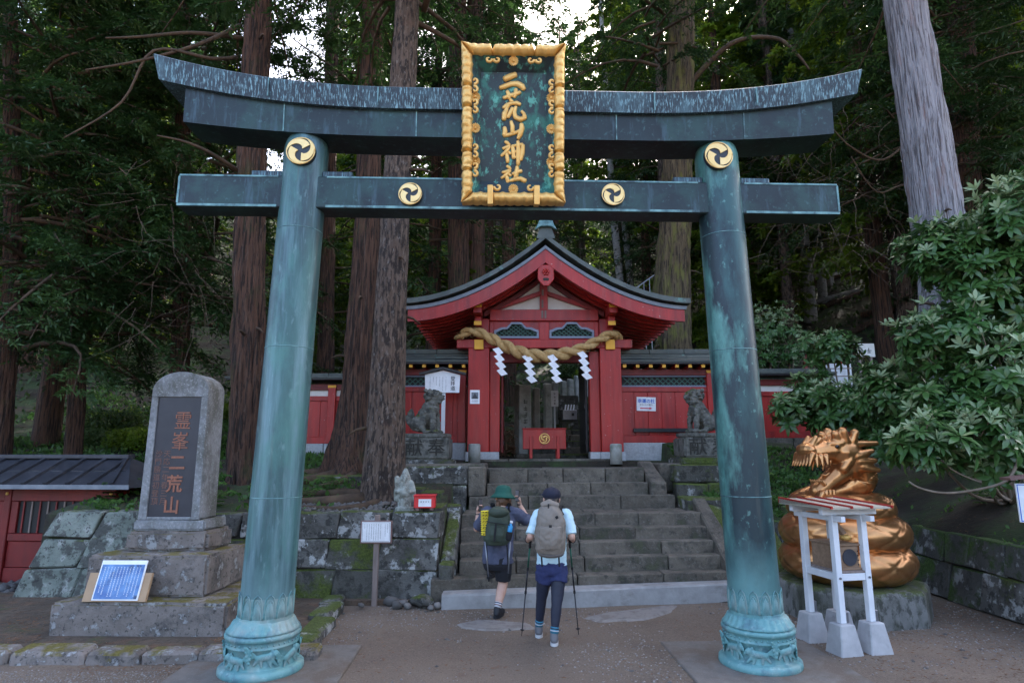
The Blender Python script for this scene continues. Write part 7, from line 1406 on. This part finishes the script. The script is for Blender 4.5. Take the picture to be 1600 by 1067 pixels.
T8 = near_tree('cedar_tree', [(284, 640), (284, 500), (285, 330), (286, 0)], 15.5, [0.22, 0.20, 0.19, 0.17], M['bark_red'], 'dark red cedar trunk above the stele', NEAR_A, 0.14, 14, 0.4, crown_rot=0.5, crown_z=-0.4)
T9 = near_tree('cedar_tree', [(795, 600), (795, 400), (795, 340), (796, 0)], 24.0, [0.28, 0.26, 0.25, 0.22], M['bark_red'], 'thin cedar trunk just left of the gate finial', TREE_KINDS[0][:2], 0.1, 14, 0.3, crown_z=8)
T10 = near_tree('cedar_tree', [(510, 640), (510, 470), (513, 340), (520, 0)], 18.5, [0.26, 0.23, 0.21, 0.19], M['bark_red'], 'dark cedar trunk between the left torii pillar and flared cedar', TREE_KINDS[0][:2], 0.12, 14, 0.4, crown_rot=2.2, crown_z=7)
T11 = near_tree('cedar_tree', [(1512, 560), (1508, 300), (1505, 200), (1500, 0)], 17.0, [0.42, 0.38, 0.36, 0.32], M['bark_red'], 'dark brown cedar trunk behind the pale cedar at right', NEAR_A, 0.14, 14, 0.3, crown_rot=2.6, crown_z=2.2)
T12 = near_tree('cedar_tree', [(130, 610), (130, 450), (131, 300), (132, 0)], 15.0, [0.18, 0.17, 0.16, 0.14], M['bark_red'], 'dark cedar at left whose boughs hang over the red shed', NEAR_A, 0.14, 14, 0.3, crown_rot=4.4, crown_z=-0.7)
T13 = near_tree('cedar_tree', [(20, 640), (20, 450), (20, 300), (16, 0)], 13.5, [0.18, 0.17, 0.16, 0.14], M['bark_red'], 'leftmost dark cedar with drooping boughs at the picture edge', NEAR_A, 0.14, 14, 0.3, crown_rot=5.4, crown_z=-0.5)
# pale thin trunks on the right hillside
for px, y, r_, lab in ((1262, 27, 0.26, 'brightest pale thin trunk on the dark hillside right of the torii'), (1283, 29, 0.22, 'thin pale trunk just right of the brightest one on the hillside'), (1296, 31, 0.18, 'faint thin trunk third from left on the dark right hillside'), (1187, 28, 0.2, 'thin pale trunk close to the right torii pillar on the hillside'), (1322, 33, 0.18, 'faint thin trunk rightmost on the dark hillside'), (968, 30, 0.22, 'thin pale trunk above the gate roof right slope'), (984, 33, 0.22, 'second thin pale trunk above the gate roof right slope')):
    near_tree('slender_tree', [(px + 6, 500), (px, 430), (px - 10, 330), (px - 30, 0)], y, [r_, r_ * 0.85, r_ * 0.75, r_ * 0.5], M['bark_birch'], lab, TREE_KINDS[2][:2], 0.06, 10, 0.2, crown_rot=px, crown_z=7)
# exposed roots of the fir and the flared cedar
def roots(tree, lst):
    for pts, r_ in lst:
        P_ = []
        for x, y in pts: P_.append(Vector((x, y, height(x, y) + r_ * 0.35)))
        put(MB().tube(P_, [r_ * (1.25 - 0.9 * i / (len(P_) - 1)) for i in range(len(P_))], 8).mesh('root', M['branch'], True), tree, 'root')
roots(T1, [(((-2.25, 9.85), (-2.6, 9.8), (-3.0, 9.72), (-3.4, 9.74), (-3.9, 9.65)), 0.10), (((-2.2, 10.0), (-2.7, 10.2), (-3.2, 10.25), (-3.9, 10.1)), 0.09), (((-2.0, 9.75), (-2.2, 9.45), (-2.6, 9.35), (-3.1, 9.4)), 0.07)])
roots(T2, [(((-3.1, 11.7), (-3.5, 11.3), (-3.8, 10.9), (-4.3, 10.7)), 0.10), (((-3.3, 11.9), (-3.9, 11.7), (-4.6, 11.3)), 0.11), (((-2.9, 11.6), (-3.0, 11.1), (-3.3, 10.7)), 0.08)])
# bare boughs
def boughs_px(tree, y, lists):
    for pts, r0 in lists:
        P_ = [at_y(px, py, y + dy) for px, py, dy in pts]; P_ = cat_rom([P_[0]] + P_ + [P_[-1]], 5) + [P_[-1]]
        put(MB().tube(P_, [r0 * (1 - 0.75 * i / len(P_)) for i in range(len(P_))], 7).mesh('bare_bough', M['branch'], True), tree, 'bare_bough')
boughs_px(T3, 11.2, [(((378, 60, 0.2), (300, 52, -0.4), (220, 58, -0.8), (165, 60, -1.0)), 0.05), (((376, 40, 0.2), (310, 70, -0.6), (220, 95, -1.0), (133, 110, -1.4)), 0.048), (((370, 90, 0.2), (330, 92, -0.6), (240, 80, -0.9), (190, 160, -1.1), (100, 216, -1.3)), 0.042), (((374, 268, 0.2), (330, 240, -0.4), (290, 222, -0.7), (245, 212, -0.9)), 0.045)])
boughs_px(T6, 17.0, [(((1070, 140, 0), (1140, 70, -0.5), (1210, 60, -0.8), (1245, 85, -1.0), (1265, 110, -1.0)), 0.09)])
boughs_px(T11, 16.5, [(((1508, 110, 0), (1550, 95, -0.5), (1600, 55, -1)), 0.08), (((1500, 230, 0), (1440, 210, -0.5), (1380, 250, -1), (1330, 230, -1.3), (1300, 200, -1.4)), 0.05), (((1500, 330, 0), (1420, 290, -0.5), (1370, 300, -1), (1330, 245, -1.3)), 0.04)])
# tangle of dead twigs under the canopy
def twig_tangle(tree, name, n, px0, px1, py0, py1, y0, y1, seed, r0=0.010, L=1.4):
    rg = random.Random(seed); b = MB()
    for _ in range(n):
        p = at_y(rg.uniform(px0, px1), rg.uniform(py0, py1), rg.uniform(y0, y1)); d = Vector((rg.uniform(-1, 1), rg.uniform(-0.5, 0.5), rg.uniform(-0.9, 0.15))).normalized(); P_ = [p]
        for k in range(6): d = (d + Vector((rg.uniform(-0.4, 0.4), rg.uniform(-0.3, 0.3), rg.uniform(-0.35, 0.3)))).normalized(); P_.append(P_[-1] + d * L / 6 * rg.uniform(0.6, 1.3))
        b.tube(P_, [r0 * (1 - 0.8 * i / 6) for i in range(7)], 4, cap=False)
    o = put(b.mesh(name, M['dead_twig']), tree, name); tag(o, kind='stuff')
twig_tangle(T11, 'dead_twigs', 170, 1180, 1400, 150, 420, 13.5, 20, 5, 0.008)
twig_tangle(T8, 'dead_twigs', 90, 190, 360, 250, 520, 11.5, 15, 6, 0.007)
# forest on the hillside
spots = []; rg = random.Random(21)
def ok(x, y, dmin): return all((x - a) ** 2 + (y - b_) ** 2 > dmin * dmin for a, b_ in spots)
tries = 0
while len(spots) < 140 and tries < 9000:
    tries += 1; y = 19.5 + 48 * rg.random() ** 1.25; x = rg.uniform(-1, 1) * (y * 1.05 + 4)
    if y < 30 and -1.6 < x < 4.2: continue
    if y < 24 and 4 < x < 11: continue
    if abs(x / y + 0.395) < 0.02 + 2.6 / y: continue
    if y < 23 and x < -6: continue
    if ok(x, y, 2.3): spots.append((x, y))
spots += [(13, 21), (16, 24), (19, 22), (12, 26), (22, 26), (16, 19.5), (18.5, 17.5), (9.5, 26), (10.5, 30), (-13.5, 18), (14.5, 14.0), (14.5, 19.0), (-17.5, 13), (17.5, 12)]  # includes right-hand trees added to shade the sunlit hillside
for i, (x, y) in enumerate(spots):
    k = rg.choice((0, 0, 1, 2, 2)); cr, bo, tr = TREE_KINDS[k]; root = empty('forest_conifer', (x, y, height(x, y) - 0.2), rg.uniform(0, 6.28), ['dark reddish conifer standing in the forest on the hillside behind', 'dark grey-barked conifer standing in the forest on the hillside behind', 'tree with sunlit yellow-green colouring standing in the forest on the hillside behind'][k], 'tree', ['dark reddish forest conifers', 'dark grey forest conifers', 'sunlit-coloured forest trees'][k])
    s = rg.uniform(0.85, 1.35); root.scale = (s, s, s * rg.uniform(0.95, 1.15))
    for nm, me2 in (('trunk', tr), ('boughs', bo), ('crown', cr)): link(nm, me2, root)
# young broadleaf trees below the gaps in the canopy
young = []
while len(young) < 52:
    y = rg.uniform(19, 44); u = rg.choice((-0.395, -0.30, -0.27, -0.23, -0.33, -0.055, 0.02, 0.40, 0.46, -0.2, -0.1)) + rg.uniform(-0.05, 0.05); x = u * y
    if y < 27 and -1.2 < x < 3.6: continue
    if all((x - a) ** 2 + (y - b_) ** 2 > 1.6 for a, b_ in young): young.append((x, y))
for x, y in young:
    root = empty('young_tree', (x, y, height(x, y) - 0.1), rg.uniform(0, 6), 'slim young leafy tree growing below the tall trunks on the hillside', 'tree', 'young trees on the hillside'); s = rg.uniform(0.28, 0.46); root.scale = (s, s, s)
    for nm, me2 in (('trunk', TREE_KINDS[2][2]), ('boughs', TREE_KINDS[2][1]), ('crown', TREE_KINDS[2][0])): link(nm, me2, root)
# understory bushes
def leaf_cloud(seed, n, size, rad, shell=0.55):
    g = np.random.default_rng(seed); d = g.normal(0, 1, (n, 3)); d /= np.linalg.norm(d, axis=1)[:, None]; r_ = g.uniform(shell, 1, n) * (1 + 0.25 * np.sin(d[:, 0] * 5 + seed) * np.cos(d[:, 1] * 4)); c = d * r_[:, None] * np.array(rad); c[:, 2] = np.abs(c[:, 2])
    ld = d + g.normal(0, 0.8, (n, 3)); ld /= np.linalg.norm(ld, axis=1)[:, None]; w = np.cross(ld, g.normal(0, 1, (n, 3))); w /= np.linalg.norm(w, axis=1)[:, None]; l_ = (size * g.uniform(0.6, 1.3, n))[:, None]
    q = np.stack([c, c + ld * l_ * 0.5 + w * l_ * 0.3, c + ld * l_, c + ld * l_ * 0.5 - w * l_ * 0.3], 1); return q.reshape(-1, 3), np.arange(n * 4).reshape(-1, 4)
BUSH = []
for k in range(3): v, f = leaf_cloud(80 + k, 2600, 0.12, (1.0, 1.0, 0.9)); BUSH.append(mesh_np('foliage', v, f, M['broad'] if k else M['needles2']))
STEM = MB(); [STEM.tube([(0, 0, -0.2), (0.25 * math.cos(a), 0.25 * math.sin(a), 0.4), (0.5 * math.cos(a), 0.5 * math.sin(a), 0.75)], [0.03, 0.02, 0.008], 5) for a in (0, 1.3, 2.5, 3.8, 5.1)]; STEM = STEM.mesh('stems', M['branch'])
bspots = [(rg.uniform(-16, -6), rg.uniform(15, 22)) for _ in range(10)] + [(rg.uniform(-6.5, -2), rg.uniform(16.2, 22)) for _ in range(7)] + [(rg.uniform(7.5, 16), rg.uniform(15.5, 24)) for _ in range(8)] + [(rg.uniform(-1.5, 4.5), rg.uniform(20, 30)) for _ in range(8)] + [(rg.uniform(-0.5, 0.5) * y_, y_) for y_ in [rg.uniform(22, 42) for _ in range(26)]]
for x, y in bspots:
    root = empty('understory_bush', (x, y, height(x, y)), rg.uniform(0, 6), 'leafy green understory bush on the forest floor beyond the walls', 'bush', 'understory bushes'); s = rg.uniform(0.5, 1.05); root.scale = (s, s, s); link('foliage', rg.choice(BUSH), root); link('stems', STEM, root)
# ground cover on the slopes
def cover(name, region, n, size, material, lab):
    g = np.random.default_rng(len(name) + n); P_ = []
    while len(P_) < n:
        x, y = region(g); z = height(x, y)
        if z > -0.1 and fbm((x, y, 7), 0.7) + g.random() * 0.7 > 0.25: P_.append((x, y, z))
    c = np.array(P_); ld = g.normal(0, 0.7, (n, 3)); ld[:, 2] = g.uniform(0.2, 1.2, n); ld /= np.linalg.norm(ld, axis=1)[:, None]; w = np.cross(ld, g.normal(0, 1, (n, 3))); w /= np.linalg.norm(w, axis=1)[:, None]; l_ = (size * g.uniform(0.5, 1.4, n))[:, None]
    q = np.stack([c, c + ld * l_ * 0.5 + w * l_ * 0.28, c + ld * l_, c + ld * l_ * 0.5 - w * l_ * 0.28], 1); tag(link(name, mesh_np(name, q.reshape(-1, 3), np.arange(n * 4).reshape(-1, 4), material)), lab, 'ground cover', kind='stuff')
cover('ground_cover', lambda g: (g.uniform(-16, -3.5), g.uniform(11, 24)), 14000, 0.14, M['fern'], 'low green undergrowth covering the slope left of the trees')
cover('ground_cover', lambda g: (g.uniform(3.4, 6.1), g.uniform(10.3, 13.6)), 5200, 0.085, M['fern'], 'low green weeds on the bank between right pillar and dragon')
cover('ground_cover', lambda g: (g.uniform(6.25, 10), g.uniform(4, 12)), 900, 0.07, M['fern'], 'sparse green weeds on the dark bank above the right wall')
cover('ground_cover', lambda g: (g.uniform(-6.6, -2.6), g.uniform(9.2, 12.5)), 900, 0.10, M['fern'], 'scattered green seedlings on the terrace behind the left wall')
cover('ground_cover', lambda g: (g.uniform(-22, 22), g.uniform(16.5, 46)), 16000, 0.20, M['needles2'], 'dark green undergrowth on the hillside below the forest trees')
pts = [(x, y, height(x, y) + 0.02) for x, y in [(random.uniform(-22, 22), random.uniform(16, 44)) for _ in range(9000)]]
tag(scatter_chips('forest_litter', pts, 0.06, 0.24, M['dead_twig'], 0.12, 0.2), 'brown dead twigs and litter on the forest floor', 'litter')
for i in range(12):
    x, y = rg.uniform(7, 17), rg.uniform(19, 34); a = rg.uniform(-0.6, 0.6); L_ = rg.uniform(2, 5); p = [Vector((x + math.cos(a) * L_ * t, y + math.sin(a) * L_ * t, 0)) for t in (0, 0.33, 0.66, 1)]
    for q in p: q.z = height(q.x, q.y) + 0.12
    tag(MB().tube(p, [0.13, 0.12, 0.10, 0.06], 8).build('fallen_log', M['bark_birch'] if i % 3 == 0 else M['bark_red'], None, True), 'fallen log lying on the dark hillside at the right', 'log', 'fallen logs on the hillside')
# ferns
def fern_mesh(seed):
    g = random.Random(seed); V_ = []; 
    for k in range(9):
        a = k * 0.7 + g.uniform(-0.2, 0.2); L = g.uniform(0.22, 0.34)
        for i in range(9):
            t = (i + 1) / 10; c = Vector((math.cos(a) * L * t, math.sin(a) * L * t, 0.24 * math.sin(t * 2.2))); s = Vector((-math.sin(a), math.cos(a), 0)); l_ = 0.09 * (1 - t * 0.7)
            for q in (-1, 1): V_ += [c, c + s * q * l_ * 0.5 + Vector((math.cos(a), math.sin(a), 0)) * 0.025, c + s * q * l_ + Vector((0, 0, -0.02)), c + s * q * l_ * 0.5 - Vector((math.cos(a), math.sin(a), 0)) * 0.018]
    v = np.array([tuple(q) for q in V_]); return mesh_np('fern', v, np.arange(len(v)).reshape(-1, 4), M['fern'])
FERN = [fern_mesh(k) for k in range(3)]
for i in range(26):
    x, y = (rg.uniform(-6.4, -2.8), rg.uniform(9.3, 10.8)) if i < 14 else ((rg.uniform(3.6, 6), rg.uniform(10.5, 12)) if i < 20 else (rg.uniform(6.4, 7.4), rg.uniform(6, 10)))
    o = link('fern', FERN[i % 3], None, (x, y, height(x, y) - 0.01), (0, 0, rg.uniform(0, 6)), [rg.uniform(0.7, 1.2)] * 3); tag(o, ['small green fern on the terrace above the left stone wall', 'small green fern on the bank behind the dragon', 'small green fern on the dark bank above the right wall'][0 if i < 14 else 1 if i < 20 else 2], 'fern', ['ferns on the left terrace', 'ferns on the right bank', 'ferns above the right wall'][0 if i < 14 else 1 if i < 20 else 2])
# ---------------------------------------------------------------- rhododendrons
def whorl_mesh(seed, new):
    g = random.Random(seed); V_ = []; F_ = []
    def leaf(a, el, L, w, curl):
        d = Vector((math.cos(a) * math.cos(el), math.sin(a) * math.cos(el), math.sin(el))); s = Vector((-math.sin(a), math.cos(a), 0)); n = s.cross(d) * -1; b0 = len(V_)
        for i, (t, ww) in enumerate(((0.06, 0.08), (0.3, 0.75), (0.55, 1.0), (0.8, 0.7), (1.0, 0.05))):
            c = d * L * t - Vector((0, 0, 1)) * curl * L * t * t; up_ = Vector((0, 0, 1)) * 0.12 * w * ww * 1.6; V_.extend([c + s * w * ww + up_, c, c - s * w * ww + up_])
        for i in range(4):
            q = b0 + i * 3; F_.extend([(q, q + 1, q + 4, q + 3), (q + 1, q + 2, q + 5, q + 4)])
    if new:
        for k in range(7): leaf(k * 0.9 + g.uniform(-0.2, 0.2), R(g.uniform(30, 70)), g.uniform(0.10, 0.16), 0.019, 0.1)
    else:
        for k in range(8): leaf(k * 0.785 + g.uniform(-0.2, 0.2), R(g.uniform(-15, 22)), g.uniform(0.14, 0.20), 0.026, 0.32)
        for k in range(5): leaf(k * 1.256 + 0.4, R(g.uniform(25, 55)), g.uniform(0.11, 0.16), 0.023, 0.25)
    return np.array([tuple(q) for q in V_]), np.array(F_)
WH = [whorl_mesh(k, False) for k in range(3)] + [whorl_mesh(9, True)]
WHM = [mesh_np('leaf_whorl', v, f, M['rhodo'] if k < 3 else M['rhodo_new'], True) for k, (v, f) in enumerate(WH)]
def rhodo(name, lobes, base, n_obj, n_extra, scale, lab, new_frac=0.22, grp=None):
    root = empty(name, base, 0, lab, 'shrub', grp); B = Vector(base); g = random.Random(len(lab)); ex = {0: ([], []), 3: ([], [])}
    tot = sum(r_[0] * r_[2] for c, r_ in lobes); wood = MB()
    for c, r_ in lobes:
        P_ = cat_rom([B, B, B.lerp(c, 0.45) + Vector((g.uniform(-0.2, 0.2), g.uniform(-0.2, 0.2), -0.25)), c, c], 5); wood.tube([p - B for p in P_], [0.035 * (1 - 0.7 * i / len(P_)) for i in range(len(P_))], 6)
        m_ = int((n_obj + n_extra) * r_[0] * r_[2] / tot); k_obj = int(n_obj * r_[0] * r_[2] / tot)
        for i in range(m_):
            d = Vector((g.gauss(0, 1), g.gauss(0, 1), g.gauss(0, 1) + 0.15)).normalized(); front = i < k_obj
            if front and d.y > 0.15: d.y = -d.y
            rr_ = (0.72 + 0.42 * g.random()) if front else (0.45 + 0.5 * g.random()); rr_ *= 1 + 0.22 * math.sin(d.x * 6 + c.x * 3) * math.cos(d.z * 5 + c.z)
            p = c + Vector((d.x * r_[0], d.y * r_[1], d.z * r_[2])) * rr_ - B; ax = (d * 0.75 + Vector((0, 0, 0.75)) + Vector((g.uniform(-0.25, 0.25),) * 3)).normalized(); q = ax.to_track_quat('Z', 'Y'); s = scale * g.uniform(0.75, 1.2); new = g.random() < new_frac * (1.5 if d.z > 0.2 else 0.6); kk = 3 if new else g.randrange(3)
            e = q @ Euler((0, 0, g.uniform(0, 6.28))).to_quaternion()
            if front:
                o = link('leaf_whorl', WHM[kk], root, p, None, (s, s, s)); o.rotation_mode = 'QUATERNION'; o.rotation_quaternion = e
                if i % 2 == 0: wood.tube([p, p - ax * 0.16 * scale - (d * 0.1), p - d * 0.35], [0.006, 0.007, 0.010], 4, cap=False)
            else:
                v, f = WH[kk]; key = 3 if kk == 3 else 0; R3 = np.array(e.to_matrix()); vv = (v * s) @ R3.T + np.array(p); n0 = sum(len(a) for a in ex[key][0]); ex[key][0].append(vv); ex[key][1].append(f + n0)
    for key in ex:
        if ex[key][0]: tag(link('foliage', mesh_np('foliage', np.concatenate(ex[key][0]), np.concatenate(ex[key][1]), M['rhodo'] if key == 0 else M['rhodo_new'], True), root), kind='stuff')
    link('branches', wood.mesh('branches', M['twig'], True), root)
    return root
LB = [((1565, 420), 9.2, (1.15, 0.9, 1.05)), ((1470, 395), 9.4, (0.62, 0.6, 0.55)), ((1600, 330), 8.6, (0.75, 0.7, 0.6)), ((1475, 530), 9.0, (0.75, 0.7, 0.55)), ((1570, 590), 8.5, (0.85, 0.8, 0.7)), ((1440, 690), 7.9, (0.50, 0.42, 0.30)), ((1510, 670), 8.0, (0.6, 0.5, 0.35)), ((1395, 610), 10.0, (0.62, 0.5, 0.5)), ((1600, 700), 8.2, (0.45, 0.4, 0.35)), ((1540, 715), 8.3, (0.55, 0.45, 0.28)), ((1470, 640), 8.6, (0.5, 0.45, 0.35))]
rh = rhodo('rhododendron', [(at_y(*p, y), r_) for p, y, r_ in LB], (7.4, 9.4, 1.3), 290, 1300, 1.3, 'large rhododendron with long glossy whorled leaves at the right', 0.36)
P_ = cat_rom([at_y(*p, 7.75) for p in ((1415, 745), (1420, 752), (1440, 763), (1480, 770), (1540, 762), (1575, 748), (1592, 715), (1590, 690), (1600, 650))], 6)
put(MB().tube(P_, [0.010 + 0.012 * i / len(P_) for i in range(len(P_))], 7).mesh('long_branch', M['twig'], True), rh, 'long_branch')
P_ = cat_rom([at_y(*p, 7.85) for p in ((1450, 700), (1455, 705), (1490, 735), (1540, 756), (1560, 758))], 6); put(MB().tube(P_, 0.009, 6).mesh('long_branch', M['twig'], True), rh, 'long_branch')
LB = [((1330, 640), 11.6, (0.75, 0.55, 0.55)), ((1270, 620), 12.4, (0.5, 0.5, 0.6)), ((1300, 545), 12.6, (0.55, 0.5, 0.35)), ((1235, 640), 12.2, (0.35, 0.3, 0.35)), ((1390, 680), 11.2, (0.6, 0.5, 0.4))]
rhodo('rhododendron', [(at_y(*p, y), r_) for p, y, r_ in LB], (7.2, 12.4, 1.9), 110, 330, 1.35, 'smaller rhododendron in front of the right end of the red wall')
LB = [((1205, 515), 15.8, (0.75, 0.6, 0.7)), ((1240, 545), 15.6, (0.6, 0.5, 0.5)), ((1180, 560), 15.8, (0.5, 0.5, 0.5))]
rhodo('rhododendron', [(at_y(*p, y), r_) for p, y, r_ in LB], (6.7, 16.2, 2.2), 90, 420, 0.75, 'pale small-leaved rhododendron just behind the right torii pillar', 0.4)
# heap of dry boughs left of the path behind the gate
hp = MB(); rg2 = random.Random(4)
for _ in range(170):
    p = Vector((rg2.uniform(-0.7, 0.45), rg2.uniform(15.6, 18.0), 0)); p.z = height(p.x, p.y) + rg2.uniform(0, 0.55); d = Vector((rg2.uniform(-1, 1), rg2.uniform(-0.6, 0.6), rg2.uniform(-0.5, 0.5))).normalized(); hp.tube([p, p + d * 0.3, p + d * 0.55 + Vector((0, 0, -0.08))], [0.014, 0.010, 0.004], 4, cap=False)
tag(hp.build('brushwood', mat('dry_brush', ((0.12, 0.06, 0.035), (0.22, 0.12, 0.07), 6), 0.9)), 'heap of dry brown brushwood left of the path beyond the gate', 'brushwood', kind='stuff')
